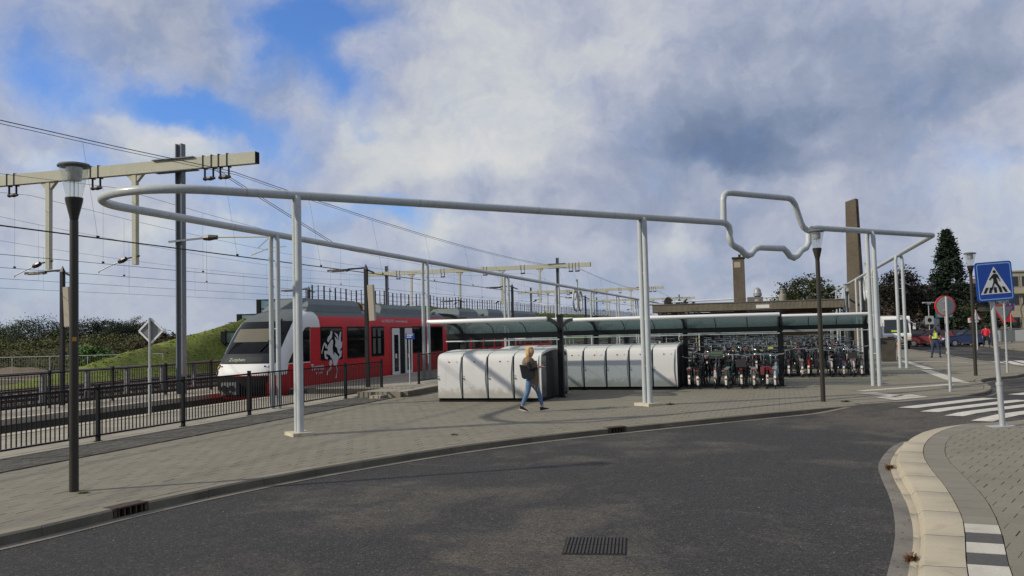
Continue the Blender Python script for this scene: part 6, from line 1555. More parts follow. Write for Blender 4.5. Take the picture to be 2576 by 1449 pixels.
car('silver grey camper van parked behind the red and black cars', 40.2, 89.5, math.radians(172), m_csil, W=2.1, kind='camper', name='camper_van', cat='camper van')
car('dark blue hatchback parked behind the pole of the round sign', 39.6, 76.4, math.radians(170), m_cblue, kind='estate')
car('dark car nosing out to the right of the man in the yellow vest', 37.3, 78.4, math.radians(150), m_cdred, kind='hatch')
# white truck facing the camera
tk = thing('truck', 'white truck facing the camera beyond the pipe columns, with a wide windscreen and yellow plate', 'truck', (30.4, 69.4, -.13), math.radians(-14))
m_twh = mat('truck_white', (.66, .67, .67), .35, coat=.4)
b = MB(); b.prism([(0, .55), (0, 1.25), (.10, 1.35), (.32, 2.55), (.5, 2.72), (2.2, 2.72), (2.2, .55)], (-1.05, 0, 0), (0, 1, 0), (0, 0, 1), 2.1); part('cab', b, m_twh, tk)
b = MB(); b.box((0, 5.0, 1.75), (2.2, 5.2, 2.1)); part('load_box', b, mat('truck_box', (.34, .35, .35), .6), tk)
b = MB(); b.quad((-.92, .085, 1.40), (.92, .085, 1.40), (.86, .275, 2.45), (-.86, .275, 2.45)); ws_ = part('windscreen', b, m_cglass, tk); b = MB(); b.box((-.15, .07, 1.55), (.5, .03, .14)); part('dash_card', b, mat('card_lime', (.42, .62, .10), .6), ws_)
b = MB(); b.box((0, -.02, .62), (2.05, .16, .34)); part('bumper', b, m_tblack, tk)
b = MB(); b.box((0, -.015, 1.0), (1.5, .04, .22)); part('grille', b, m_tblack, tk)
b = MB(); b.prism([(-.42, .84), (.42, .84), (.12, 1.22), (-.12, 1.22)], (0, -.035, 0), (1, 0, 0), (0, 0, 1), .02); b.torus((0, -.06, 1.06), .10, .018, 'y', 14, 5); part('emblem', b, mat('emblem_silver', (.62, .63, .64), .35), tk)
b = MB(); b.box((0, -.11, .70), (.95, .03, .16)); part('number_plate', b, m_plate, tk)
for sx in (-1, 1):
    b = MB(); b.box((sx*.86, -.02, .98), (.3, .06, .24)); part('headlight', b, mat('headlamp_orange_white', (.62, .50, .40), .25), tk)
    b = MB(); b.bar((sx*1.05, .2, 2.3), (sx*1.3, .05, 2.1), .03, .03); b.box((sx*1.30, .05, 1.9), (.20, .10, .46)); part('mirror', b, m_twh, tk)
    for y in (1.2, 6.2): b = MB(); b.tube([(sx*.80, y, .48), (sx*1.06, y, .48)], .48, 18); part('wheel', b, m_tyre, tk, smooth=40)
# ================================================================ PEOPLE
m_skin = mat('skin', (.46, .27, .19), .5); m_skin2 = mat('skin_tanned', (.33, .17, .11), .5); m_hair = mat('hair_blonde', (.46, .31, .12), .55, noise=((60, .3),)); m_hairb = mat('hair_brown', (.05, .032, .022), .6); m_jean = mat('jeans_blue', (.085, .16, .28), .85, noise=((14, .22), (90, .12))); m_jeand = mat('jeans_dark', (.028, .045, .085), .85, noise=((14, .2),))
m_knit = mat('knit_beige', (.185, .135, .085), .95, noise=((30, .18),), bump=(70, .5, .01)); m_dark = mat('cloth_black', (.014, .017, .020), .9); m_leather = mat('leather_black', (.022, .024, .027), .45, noise=((12, .2),)); m_shoe = mat('shoe_white_rubber', (.60, .57, .50), .6); m_vest = mat('vest_yellow', (.50, .70, .04), .6); m_vestg = mat('vest_grey_stripe', (.30, .33, .32), .35); m_coat = mat('coat_red', (.50, .025, .05), .75); m_lip = mat('lip_rose', (.33, .10, .09), .5); m_eye = mat('eye_dark', (.02, .016, .014), .3); m_white_top = mat('top_pale', (.45, .46, .50), .85)
def ellip(b, c, r, n=14, m=9, rot=None):
    k = len(b.v); R3 = rot or Matrix.Identity(3); c = V(*c)
    for j in range(m+1):
        a_ = -PI/2+PI*j/m
        b.add([c+R3 @ V(r[0]*math.cos(a_)*math.cos(2*PI*i/n), r[1]*math.cos(a_)*math.sin(2*PI*i/n), r[2]*math.sin(a_)) for i in range(n)])
    for j in range(m):
        for i in range(n): b.face((k+j*n+i, k+j*n+(i+1) % n, k+(j+1)*n+(i+1) % n, k+(j+1)*n+i))
def chain(ns): return [(i, i+1) for i in range(len(ns)-1)]
def join_sk(chains):
    """chains: list of (nodes, parent_index or None) -> nodes, edges"""
    N_ = []; E_ = []
    for ns, par in chains:
        k = len(N_); N_ += ns
        if par is not None: E_.append((par, k))
        E_ += [(k+i, k+i+1) for i in range(len(ns)-1)]
    return N_, E_
def head_skin(hx, hy, hz, f, nk):
    """nodes of neck and head; f = facing unit vector (x,y); nk = neck base"""
    return [(nk[0], nk[1], nk[2], .052, .052), (hx-.015*f[0], hy-.015*f[1], hz-.125, .047, .05), (hx+.012*f[0], hy+.012*f[1], hz-.055, .074, .076), (hx, hy, hz+.02, .094, .100), (hx-.005*f[0], hy-.005*f[1], hz+.075, .078, .084), (hx, hy, hz+.105, .042, .046)]
def shoe(b, x, y, z, yaw, L=.25, pitch=0.0, sole=None):
    R3 = Matrix.Rotation(yaw, 3, 'Z') @ Matrix.Rotation(-pitch, 3, 'Y')
    pr = [(-.075, .036), (-.02, .040), (.06, .046), (.13, .044), (.165, .028), (.178, 0)]
    out_ = [(px, py) for px, py in pr]+[(px, -py) for px, py in reversed(pr[:-1])]
    def ring(zs, sc): return [V(x, y, z)+R3 @ V(px*sc[0]+sc[2], py*sc[1], zs(px) if callable(zs) else zs) for px, py in out_]
    n_ = len(out_)
    b.mi = 1; r0 = b.add(ring(0, (1.0, 1.0, 0))); r1 = b.add(ring(.028, (1.0, 1.0, 0)))
    b.face([r0+i for i in reversed(range(n_))])
    for i in range(n_): j = (i+1) % n_; b.face((r0+i, r0+j, r1+j, r1+i))
    b.mi = 0; r2 = b.add(ring(lambda px: .085-max(0, px)*.25, (.93, .86, .0))); r3 = b.add(ring(lambda px: .115-max(0, px+.03)*.12, (.42, .80, -.035)))
    for a, c in ((r1, r2), (r2, r3)):
        for i in range(n_): j = (i+1) % n_; b.face((a+i, a+j, c+j, c+i))
    b.face([r3+i for i in range(n_)])
def hand(nodes_at, d, up_, n_off):
    pass
# --- the woman crossing the square, walking to the right, phone in hand (local +x is her way)
wo = thing('person', 'blonde woman in beige scarf and blue jeans walking past the white lockers', 'person', (.52, 23.42, 0), math.radians(4))
f_ = (.97, -.25)
bodyc = [([(-.10, 0, .93, .085, .075), (-.115, 0, 1.08, .085, .075), (-.12, 0, 1.24, .115, .095), (-.125, 0, 1.38, .11, .085)], None)]
N_, E_ = join_sk(bodyc)
def addc(ns, par):
    global N_, E_
    k = len(N_); N_ = N_+ns; E_ = E_+[(par, k)]+[(k+i, k+i+1) for i in range(len(ns)-1)]; return k
hd = addc(head_skin(-.06, -.01, 1.60, f_, (-.105, 0, 1.46)), 3)
# near (right) arm: shoulder, elbow, wrist, palm and five fingers
def fingers(par, p, d, side_, s=1.0):
    d = V(*d).normalized(); s_ = V(*side_).normalized()
    for q, (o, l) in enumerate(((-.030, .070), (-.010, .080), (.010, .075), (.030, .060))):
        a = V(*p)+d*.075*s+s_*o*s; k2 = a+d*l*.55*s+V(0, 0, -.006); e = a+d*l*.85*s+V(0, 0, -.032*s); addc([tuple(a)+(.0095*s, .0095*s), tuple(k2)+(.0088*s, .0088*s), tuple(e)+(.0078*s, .0078*s)], par)
    t0 = V(*p)+s_*.028*s+d*.02; t1 = t0+d*.035*s+s_*.022+V(0, 0, .02); t2 = t1+d*.03*s+V(0, 0, .006); addc([tuple(t0)+(.012*s, .012*s), tuple(t1)+(.0105*s, .0105*s), tuple(t2)+(.009*s, .009*s)], par)
a = addc([(-.13, -.12, 1.40, .040, .040), (-.15, -.25, 1.28, .036, .036), (-.125, -.29, 1.15, .034, .034), (-.0, -.27, 1.165, .036, .036), (.115, -.20, 1.19, .027, .024), (.165, -.17, 1.20, .036, .020)], 3); fingers(a+5, (.165, -.17, 1.20), (1, .15, .12), (0, 1, .3), .95)
a = addc([(-.115, .12, 1.40, .040, .040), (-.10, .205, 1.27, .036, .036), (-.07, .20, 1.14, .034, .034), (.03, .10, 1.16, .035, .035), (.10, -.01, 1.18, .026, .024), (.14, -.05, 1.175, .034, .020)], 3); fingers(a+5, (.14, -.05, 1.175), (.85, -.4, .1), (.3, .9, .2), .9)
# legs
lr = addc([(-.13, -.07, .88, .07, .07), (-.15, -.075, .72, .068, .068), (-.17, -.075, .53, .060, .060), (-.25, -.07, .36, .056, .056), (-.335, -.065, .16, .038, .038), (-.345, -.065, .10, .036, .036)], 0)
lf = addc([(-.08, .07, .88, .07, .07), (.02, .065, .72, .068, .068), (.115, .06, .545, .060, .060), (.165, .055, .36, .056, .056), (.215, .05, .16, .038, .038), (.225, .05, .09, .036, .036)], 0)
skin('body', N_, E_, m_skin, wo, 2)
NJ, EJ = join_sk([([(-.105, 0, 1.02, .135, .115), (-.105, 0, .90, .138, .122)], None), ([(-.13, -.075, .82, .098, .096), (-.15, -.08, .70, .088, .088), (-.17, -.08, .54, .070, .070), (-.24, -.075, .40, .066, .066), (-.315, -.068, .215, .052, .052), (-.325, -.068, .175, .050, .050)], 1), ([(-.075, .072, .82, .098, .096), (.02, .068, .70, .088, .088), (.115, .062, .55, .072, .070), (.155, .058, .40, .067, .066), (.205, .052, .205, .052, .052), (.21, .052, .165, .050, .050)], 1)])
skin('jeans', NJ, EJ, m_jean, wo, 2)
NS, ES = join_sk([([(-.112, 0, .98, .142, .122), (-.12, 0, 1.15, .108, .095), (-.125, 0, 1.30, .122, .10), (-.125, 0, 1.41, .10, .08)], None), ([(-.137, -.15, 1.40, .066, .066), (-.152, -.253, 1.28, .058, .058), (-.128, -.292, 1.15, .054, .054), (.0, -.27, 1.165, .048, .048), (.085, -.222, 1.182, .039, .039)], 3), ([(-.117, .15, 1.40, .066, .066), (-.10, .205, 1.27, .056, .056), (-.07, .20, 1.14, .050, .050), (.03, .10, 1.16, .043, .043), (.08, .03, 1.175, .036, .036)], 3)])
skin('jumper', NS, ES, m_dark, wo, 2)
NC, EC = join_sk([([(-.12, 0, 1.18, .135, .19), (-.125, 0, 1.30, .142, .205), (-.125, 0, 1.40, .12, .17), (-.11, 0, 1.47, .085, .085)], None)])
skin('scarf', NC, EC, m_knit, wo, 2)
b = MB(); ellip(b, (-.145, -.17, 1.34), (.10, .105, .135), rot=Matrix.Rotation(-.25, 3, 'X')); ellip(b, (-.11, .17, 1.35), (.09, .09, .12), rot=Matrix.Rotation(.25, 3, 'X')); part('shawl_fold', b, m_knit, wo, smooth=70)
b = MB(); q = random.Random(5)
for i in range(9):
    x = .0+.022*i-.09; y = -.13+.012*math.sin(i*2.0); pts = [(x-.02, y+.02, 1.36), (x+.005, y-.03, 1.10), (x+.02+q.uniform(-.01, .01), y-.02, .85), (x+.02+q.uniform(-.03, .03), y, .62+q.uniform(-.06, .06))]; b.tube(pts, [.02, .024, .022, .006], 6)
part('scarf_end', b, m_knit, wo, smooth=60)
b = MB(); ellip(b, (-.118, .003, 1.640), (.082, .090, .102)); ellip(b, (-.078, -.003, 1.698), (.082, .076, .038)); ellip(b, (-.145, .0, 1.545), (.058, .078, .12)); ellip(b, (-.125, -.072, 1.57), (.035, .022, .10)); ellip(b, (-.10, .075, 1.565), (.035, .022, .10)); part('hair', b, m_hair, wo, smooth=70)
b = MB(); b.tube([(.004, -.033, 1.625), (.024, -.038, 1.592), (.008, -.034, 1.578)], [.008, .012, .009], 8); part('nose', b, m_skin, wo, smooth=60)
b = MB(); b.tube([(-.010, -.052, 1.548), (.002, -.034, 1.549), (-.004, -.012, 1.548)], [.003, .006, .004], 6); part('mouth', b, m_lip, wo, smooth=60)
for yy in (-.072, .002): b = MB(); b.tube([(-.012, yy*.7-.010, 1.628), (-.006, yy*.7, 1.629), (-.010, yy*.7+.010, 1.628)], [.003, .006, .003], 6); part('eye', b, m_eye, wo, smooth=60)
b = MB(); b.torus((-.05, -.088, 1.595), .018, .009, 'y', 10, 5); part('ear', b, m_skin, wo, smooth=60)
b = MB(); shoe(b, -.345, -.068, .055, math.radians(-4), pitch=math.radians(-17)); part('shoe', b, [m_dark, m_shoe], wo, smooth=45)
b = MB(); shoe(b, .235, .05, .012, math.radians(-4), pitch=math.radians(9)); part('shoe', b, [m_dark, m_shoe], wo, smooth=45)
hbag = thing('handbag', 'black leather shoulder bag hanging at the side of the walking woman', 'handbag', (.52, 23.42, 0), math.radians(4))
b = MB(); pr = [(-.385, 1.255), (-.365, 1.27), (-.20, 1.225), (.0, 1.13), (.015, 1.10), (-.005, .94), (-.05, .90), (-.27, .885), (-.325, .92)]; b.prism(pr, (0, -.13, 0), (1, 0, 0), (0, 0, 1), .11); part('bag_body', b, m_leather, hbag, smooth=25)
for y in (-.15, -.225): b = MB(); b.tube([(-.29, y, 1.20), (-.22, y+.02, 1.36), (-.165, y*.2-.14, 1.465), (-.13, y+.03, 1.36), (-.10, y, 1.18)], .009, 6); part('strap', b, m_leather, hbag, smooth=60)
ph = thing('phone', 'dark phone held in front of the walking woman', 'phone', (.52, 23.42, 0), math.radians(4))
b = MB(); b.box((.245, -.115, 1.215), (.135, .068, .010), M=Matrix.Rotation(-.35, 3, 'Y')); part('casing', b, m_dark, ph); b = MB(); b.box((.243, -.115, 1.2215), (.118, .058, .002), M=Matrix.Rotation(-.35, 3, 'Y')); part('screen', b, m_cglass, ph)
# --- standing figures seen from behind
def standing(name_label, loc, rz, skin_m, hair_m, top_m, leg_m, coat=False, H=1.0, vest=False, stride=0.0, arms=((0, 0), (0, 0))):
    """local +y is the way the person faces; seen from behind it shows its back"""
    p = thing('person', name_label, 'person', loc, rz)
    global N_, E_
    st_l, st_r = stride, -stride
    N_, E_ = join_sk([([(0, 0, .95, .11, .08), (0, 0, 1.10, .10, .075), (0, 0, 1.27, .11, .08), (0, 0, 1.42, .10, .07)], None)])
    addc(head_skin(0, .02, 1.665, (0, 1), (0, 0, 1.50)), 3)
    def arm(s_, el, wr):
        k = addc([(s_*.17, 0, 1.42, .045, .045), (s_*.255, el[1]*.5, 1.28, .046, .046), (s_*.27+el[0]*s_, el[1], 1.13, .046, .046), (s_*.25+wr[0]*s_, wr[1], 1.00, .036, .036), (s_*.235+wr[0]*s_*1.3, wr[1]*1.2, .905, .029, .027), (s_*.23+wr[0]*s_*1.3, wr[1]*1.25, .855, .040, .024)], 3)
        fingers(k+5, (s_*.23+wr[0]*s_*1.3, wr[1]*1.25, .855), (0, .1, -1), (0, 1, 0), 1.05)
    arm(-1, *arms[0]); arm(1, *arms[1])
    sp = .13
    LEG = {}
    for s_, sd_ in ((-1, st_l), (1, st_r)):
        LEG[s_] = [(s_*.10, 0, .88, .088, .088), (s_*(.115+sp*.2), sd_*.35, .68, .082, .082), (s_*(.12+sp*.35), sd_*.6+.01, .49, .062, .062), (s_*(.12+sp*.55), sd_*.85-.02, .30, .058, .058), (s_*(.12+sp*.75), sd_-.03, .11, .04, .04)]
        addc(LEG[s_]+[(s_*(.12+sp*.78), sd_-.03, .07, .038, .038)], 0)
    skin('body', N_, E_, skin_m, p, 2)
    NJ, EJ = join_sk([([(0, 0, 1.06, .165, .13), (0, 0, .93, .172, .14)], None)]+[([(x, y, z, rx*1.2+.008, ry*1.2+.008) for x, y, z, rx, ry in LEG[s_]], 1) for s_ in (-1, 1)])
    skin('trousers', NJ, EJ, leg_m, p, 2)
    def sl(s_, el, wr, full): a = [(s_*.20, 0, 1.425, .072, .072), (s_*.257, el[1]*.5, 1.28, .066, .066)]; return a+([(s_*.27+el[0]*s_, el[1], 1.13, .060, .060), (s_*.25+wr[0]*s_, wr[1], 1.00, .052, .052), (s_*.238+wr[0]*s_*1.25, wr[1]*1.15, .93, .044, .044)] if full else [])
    NT_, ET = join_sk([([(0, 0, .80 if coat else .96, .20 if coat else .17, .16 if coat else .13), (0, 0, 1.06, .18, .14), (0, 0, 1.27, .172, .128), (0, 0, 1.41, .155, .11), (0, 0, 1.475, .075, .075)], None), (sl(-1, *arms[0], coat), 3), (sl(1, *arms[1], coat), 3)])
    skin('coat' if coat else 'shirt', NT_, ET, top_m, p, 2)
    if vest:
        NV_, EV = join_sk([([(0, 0, 1.03, .178, .145), (0, 0, 1.12, .176, .142), (0, 0, 1.27, .184, .142), (0, 0, 1.40, .165, .125), (0, 0, 1.445, .11, .10)], None)])
        skin('safety_vest', NV_, EV, m_vest, p, 2)
        for sx in (-.09, .09): b = MB(); b.box((sx, -.135, 1.30), (.05, .02, .26)); part('vest_stripe', b, m_vestg, p)
        b = MB(); b.tube([(.17*math.cos(a_), .136*math.sin(a_), 1.10) for a_ in [2*PI*i/20 for i in range(20)]], .014, 5, closed=True); part('vest_stripe', b, m_vestg, p)
    b = MB(); ellip(b, (0, -.012, 1.70), (.086, .092, .085)); ellip(b, (0, -.035, 1.64), (.078, .068, .085)); part('hair', b, hair_m, p, smooth=70)
    b = MB(); b.tube([(0, .095, 1.68), (0, .118, 1.65), (0, .105, 1.635)], [.009, .014, .010], 6); part('nose', b, skin_m, p, smooth=60)
    b = MB(); b.tube([(-.022, .088, 1.605), (0, .098, 1.605), (.022, .088, 1.605)], [.004, .007, .004], 6); part('mouth', b, m_lip, p, smooth=60)
    for sx in (-1, 1):
        b = MB(); b.torus((sx*.085, .0, 1.66), .02, .010, 'x', 10, 5); part('ear', b, skin_m, p, smooth=60)
        b = MB(); b.tube([(sx*.032-.012, .086, 1.69), (sx*.032, .092, 1.69), (sx*.032+.012, .086, 1.69)], [.004, .007, .004], 6); part('eye', b, m_eye, p, smooth=60)
        b = MB(); shoe(b, sx*(.12+sp*.78), (st_l if sx < 0 else st_r)-.02, .0, PI/2+(-.25*sx if not stride else 0), pitch=0); part('shoe', b, [m_dark, m_dark], p, smooth=45)
    p.scale = (H, H, H)
    return p
standing('man in a bright yellow safety vest standing with his back turned', (24.94, 51.81, 0), math.radians(-24), m_skin2, m_hairb, m_dark, m_jeand, vest=True, H=1.02, arms=(((.03, -.02), (.0, .06)), ((.03, .02), (-.03, .16))))
standing('person in a bright red coat and dark trousers walking along the far pavement', (36.9, 68.4, 0), math.radians(-30), m_skin, m_hairb, m_coat, m_dark, coat=True, H=.97, stride=.22, arms=(((.01, .08), (.02, .2)), ((.01, -.08), (.0, -.02))))
# ================================================================ TREES AND BUSHES
def leafmat(n_, c): return mat(n_, c, .75, attr='tone', noise=((.35, .25),), spec=.25)
m_l_dk = leafmat('leaf_dark_green', (.021, .034, .016)); m_l_gr = leafmat('leaf_green', (.042, .060, .018)); m_l_ol = leafmat('leaf_olive', (.046, .056, .018)); m_l_cu = leafmat('leaf_copper', (.020, .018, .013)); m_l_pop = leafmat('leaf_poplar', (.015, .028, .016)); m_l_br = leafmat('leaf_brown', (.060, .040, .024)); m_bark = mat('bark', (.055, .045, .035), .9, noise=((3, .3),))
def leaves(env, n, nclu, size, seed, flat=.6):
    """leaf-sized faces in clumps through the crown; env(q) gives a random clump centre and clump radius"""
    q = random.Random(seed); b = MB()
    for c in range(nclu):
        p, r_ = env(q); tone = q.uniform(.55, 1.45)
        for i in range(n//nclu):
            d = V(q.gauss(0, 1), q.gauss(0, 1), q.gauss(0, 1)*flat)*(r_*.46); o = p+d
            u = V(q.gauss(0, 1), q.gauss(0, 1), q.gauss(0, .6)).normalized(); v_ = u.cross(V(q.gauss(0, 1), q.gauss(0, 1), q.gauss(0, 1))).normalized(); s_ = size*q.uniform(.55, 1.4)
            b.tn = max(.25, tone*q.uniform(.75, 1.3)); k = b.add((o-u*s_, o+v_*s_*.55, o+u*s_, o-v_*s_*.55)); b.face((k, k+1, k+2, k+3))
    return b
def round_env(h0, h1, rad, lump=.30, squash=1.0):
    def e(q):
        while True:
            d = V(q.uniform(-1, 1), q.uniform(-1, 1), q.uniform(-1, 1))
            if .25 < d.length < 1: break
        k = (.55+.45*q.random())/max(.55, d.length) if q.random() < .7 else 1
        d = d*k; return V(d.x*rad*(1-.25*max(0, d.z)), d.y*rad*squash, (h0+h1)/2+d.z*(h1-h0)/2), rad*lump*q.uniform(.6, 1.2)
    return e
def cone_env(h, rad, lump=.3):
    def e(q):
        t_ = q.random()**.85; z = .06+t_*.94; a_ = q.uniform(0, 2*PI); r_ = rad*(1-z)**.68*min(1, (z+.06)/.22)*q.uniform(.55, 1.02); return V(r_*math.cos(a_), r_*math.sin(a_), z*h), rad*lump*q.uniform(.5, 1.1)*(1-.4*z)
    return e
def trunk_mb(h, r_, q, limbs=5, crown=None):
    b = MB(); b.tube([(0, 0, -.3), (r_*.3, 0, h*.35), (-r_*.2, r_*.3, h*.7), (0, 0, h)], [r_*1.25, r_, r_*.75, r_*.35], 8)
    for i in range(limbs):
        a_ = q.uniform(0, 6.28); z = h*q.uniform(.45, .85); l = (crown or h*.5)*q.uniform(.45, .8); b.tube([(0, 0, z), (math.cos(a_)*l*.5, math.sin(a_)*l*.5, z+l*.35), (math.cos(a_)*l, math.sin(a_)*l, z+l*.8)], [r_*.5, r_*.3, r_*.1], 5)
    return b
def tree(lab, x, y, z, env, n, nclu, size, m_, seed, th=None, tr_=.2, name='tree', grp=None, cat='tree', limbs=5, crown=None, sc=1.0):
    t = thing(name, lab, cat, (x, y, z), 0, grp)
    if th: part('trunk', trunk_mb(th, tr_, random.Random(seed), limbs, crown), m_bark, t, smooth=60)
    part('crown' if th else 'foliage', leaves(env, n, nclu, size, seed), m_, t, tone=True)
    return t
tree('tall dark conical poplar standing behind the round sign', 52.5, 105, 0, cone_env(12.9, 3.2, .30), 15000, 420, .16, m_l_pop, 11, 11, .3, 'poplar_tree', limbs=8, crown=1.5)
tree('dark copper-leaved tree behind the right pipe columns', 40.2, 90, 0, round_env(1.6, 7.6, 3.0, .30), 8000, 190, .135, m_l_cu, 12, 4.5, .28, 'copper_beech', crown=3)
tree('drooping dark tree beside the copper-leaved one, with sky between its twigs', 43.0, 92, 0, round_env(1.2, 5.6, 2.1, .30), 3000, 80, .13, m_l_dk, 13, 3.6, .2, crown=2)
tree('broad olive-green tree rising behind the station roof', 31.9, 95, 0, round_env(2.3, 7.4, 3.5, .26), 8000, 190, .135, m_l_ol, 14, 4.6, .28, crown=3.2)
tree('smaller green tree behind the station roof beside the tall chimney', 35.0, 97, 0, round_env(1.8, 6.0, 2.0, .30), 2200, 80, .18, m_l_gr, 15, 3.6, .2, crown=2)
tree('reddish shrub below the copper-leaved tree', 38.6, 87, 0, round_env(.0, 3.6, 2.0, .34), 1800, 60, .18, m_l_br, 16, name='shrub', cat='shrub')
tree('bright green garden hedge tree above the parked cars', 44.0, 92, 0, round_env(.2, 4.7, 2.6, .32), 3800, 120, .18, m_l_gr, 17, 2.5, .18, crown=2)
tree('olive hedge behind the round sign', 47.0, 91, 0, round_env(-.2, 3.6, 2.4, .34), 3000, 100, .18, m_l_ol, 18, name='hedge_bush', cat='hedge')
tree('dark clipped hedge behind the blue car', 45.2, 87.6, 0, round_env(-.3, 2.8, 2.2, .30), 2400, 80, .16, m_l_dk, 19, name='hedge_bush', cat='hedge')
tree('dark shrub next to the pay machine', 48.4, 88, 0, round_env(-.3, 3.0, 1.7, .30), 1500, 60, .16, m_l_dk, 20, name='hedge_bush', cat='hedge')
tree('small dark conifer top showing left of the third lamp post', 56.5, 104, 0, cone_env(6.6, 1.6, .34), 1600, 80, .17, m_l_pop, 21, 5, .2, 'conifer_tree', limbs=3, crown=1)
tree('distant dark bush at the end of the railway line', 30.6, 160, 0, round_env(0, 7.0, 4.2, .3), 1500, 60, .3, m_l_dk, 22, 3, .3, crown=3)
# the wood along the left horizon: each tree its own
far_t = [(10, 826, 215, 14, m_l_dk, 'leftmost dark tree of the wood on the left horizon'), (62, 810, 180, 15, m_l_gr, 'big pale-green tree near the left edge of the picture'), (106, 799, 176, 17, m_l_dk, 'large rounded dark tree behind the scrub bank'), (165, 818, 190, 14, m_l_dk, 'dark tree directly behind the tall lamp post'), (212, 808, 185, 13, m_l_dk, 'dark tree just right of the tall lamp post'), (258, 803, 188, 10, m_l_ol, 'airy olive tree with thin top left of the diamond sign'), (296, 811, 182, 11, m_l_dk, 'dark tree left of the diamond sign'), (318, 813, 186, 12, m_l_dk, 'dark tree behind the diamond sign'), (352, 801, 190, 10, m_l_ol, 'airy tree behind the right half of the diamond sign'), (395, 826, 195, 9, m_l_dk, 'low dark tree just left of the grey overhead-line mast'), (432, 842, 200, 7, m_l_ol, 'lowest tree of the wood, next to the grey mast'), (-40, 806, 190, 16, m_l_dk, 'dark tree cut by the left picture edge'), (150, 835, 160, 9, m_l_gr, 'low green tree in front of the wood by the thin pole lamp')]
def at(x, y, Y):
    d = _F*2200+_R*(x-1288)+_U*(724.5-y); return EYE+d*(Y/d.y)
for i, (x, y, Y, wd, m_, lab) in enumerate(far_t):
    p = at(x, y, Y); h = p.z+1.2
    tree(lab, p.x, Y, -1, round_env(h*.12, h, wd*.34, .34), 6500, 150, .15, m_, 40+i, h*.6, .35, crown=h*.3, grp='trees of the wood on the left horizon')
# scrub-covered bank at the left
mb = MB(); kx = [-140+3*i for i in range(36)]; ky = [84+3*i for i in range(14)]
def scr_z(x, y):
    u = (y-84)/40.0; e = sm((-62-x)/26 if x > -90 else 1)*(1 if x < -62 else 0)
    return -.95+(2.5+.45*math.sin(x*.11))*sm(u*2.4)*max(.0, min(1, (-41-x)/8))
k = mb.add([(x, y, scr_z(x, y)) for y in ky for x in kx])
for j in range(len(ky)-1):
    for i in range(len(kx)-1): a = k+j*len(kx)+i; mb.face((a, a+1, a+len(kx)+1, a+len(kx)))
single('scrub_bank', mb, mat('scrub_soil', (.045, .045, .02), .95, noise=((.4, .3), (4, .3))), kind='structure', smooth=70)
q = random.Random(77); b = MB()
for c in range(2300):
    x = q.uniform(-118, -44); y = q.uniform(86, 122); z = scr_z(x, y); tone = q.uniform(.55, 1.4); hh = q.uniform(.35, 1.15)*min(1, max(.3, (-42-x)/8))
    for i in range(60):
        o = V(x+q.gauss(0, .55), y+q.gauss(0, .55), z+abs(q.gauss(0, .5))*hh); u = V(q.gauss(0, 1), q.gauss(0, 1), q.gauss(0, .6)).normalized(); v_ = u.cross(V(q.gauss(0, 1), q.gauss(0, 1), q.gauss(0, 1))).normalized(); s_ = .115*q.uniform(.5, 1.4)
        b.tn = tone*q.uniform(.75, 1.3); k = b.add((o-u*s_, o+v_*s_*.6, o+u*s_, o-v_*s_*.6)); b.face((k, k+1, k+2, k+3))
single('bank_scrub', b, leafmat('leaf_scrub', (.074, .078, .026)), kind='stuff', tone=True)
tree('bright green shrub at the right foot of the scrub bank', -44.6, 92, -.9, round_env(-.3, 2.4, 2.6, .36), 1400, 50, .2, leafmat('leaf_fresh', (.045, .095, .02)), 61, name='shrub', cat='shrub')
tree('brown heath bush between the scrub bank and the grass slope', -43.5, 108, -.9, round_env(-.3, 3.2, 4.2, .36), 2000, 70, .22, m_l_br, 62, name='shrub', cat='shrub')
tree('brown bush behind the diamond sign pole', -38.0, 112, -.9, round_env(-.3, 3.3, 4.0, .36), 1800, 70, .22, m_l_br, 63, name='shrub', cat='shrub')
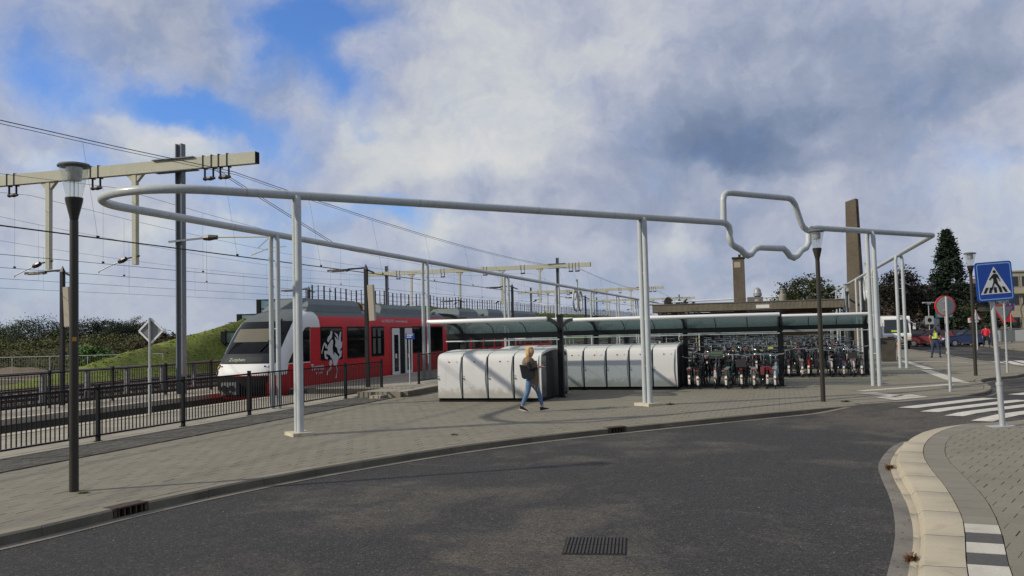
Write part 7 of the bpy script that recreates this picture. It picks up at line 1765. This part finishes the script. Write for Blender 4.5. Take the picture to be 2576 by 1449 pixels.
# heap of sand, mesh site fence
mb = MB(); q = random.Random(5); gx = [-64+1.0*i for i in range(30)]; gy = [74+1.0*i for i in range(12)]
k = mb.add([(x, y, -1.07+max(0, 1.9*math.exp(-((x+56)/6.5)**2-((y-80)/3.2)**2)+1.0*math.exp(-((x+45)/4.0)**2-((y-80)/2.6)**2)+.10*math.sin(x*2.1+y)+.08*math.sin(y*3-x)-.12)) for y in gy for x in gx])
for j in range(11):
    for i in range(29): a = k+j*30+i; mb.face((a, a+1, a+31, a+30))
single('sand_heap', mb, mat('sand_soil', (.13, .10, .068), .95, noise=((.9, .25), (6, .25)), bump=(7, .6, .06)), 'low heap of brown sand behind the mesh site fence at far left', 'sand heap', smooth=70)
sf = thing('site_fence', 'light mesh site fence in front of the sand heap and scrub at far left', 'fence', (-66, 72, -1.0), 0)
pmb = MB(); pmb.cyl((0, 0, 0), (0, 0, 2.0), .035, 6); pme2 = pmb.mesh('post', m_galv)
for i in range(13): part('post', pme2, None, sf, loc=(i*3.1, 0, 0))
b = MB(); b.cyl((0, 0, 1.98), (37.2, 0, 1.98), .022, 5); b.cyl((0, 0, .15), (37.2, 0, .15), .02, 5); part('rail', b, m_galv, sf)
b = MB()
for i in range(186): b.box((i*.2, 0, 1.05), (.006, .006, 1.85))
part('wire', b, m_galv, sf)
# thin street lamps and a sign far off on the left
for i, (x, y, Y, lab) in enumerate([(318, 856, 140, 'thin distant street lamp above the brown heath bush'), (288, 907 - 20, 130, 'short distant street lamp beside the green shrub'), (352, 850, 150, 'thin distant street lamp just left of the diamond sign'), (522, 870, 150, 'thin distant street lamp over the grass slope')][:3]):
    p = at(x, y, Y); t = thing('street_lamp', lab, 'street lamp', (p.x, Y, -1), 0, 'thin street lamps in the distance')
    b = MB(); b.cyl((0, 0, 0), (0, 0, p.z+1), .07, 6); part('pole', b, m_galv, t); b = MB(); b.bar((0, 0, p.z+1), (1.5, 0, p.z+1.15), .06, .06); b.box((1.6, 0, p.z+1.12), (.7, .2, .12)); part('lamp_head', b, m_galv, t)
t = thing('road_sign', 'small white traffic sign far off on the grass slope behind the diamond sign', 'road sign', at(373, 880, 120)-V(0, 0, 3.0), 0)
b = MB(); b.cyl((0, 0, 0), (0, 0, 3), .05, 6); part('pole', b, m_galv, t); b = MB(); b.box((0, -.06, 3), (1.5, .05, 1.3)); part('panel', b, m_swh, t); b = MB(); b.quad((-.5, -.09, 2.85), (.5, -.09, 2.85), (.5, -.09, 3.05), (-.5, -.09, 3.05)); part('print', b, m_back, t)
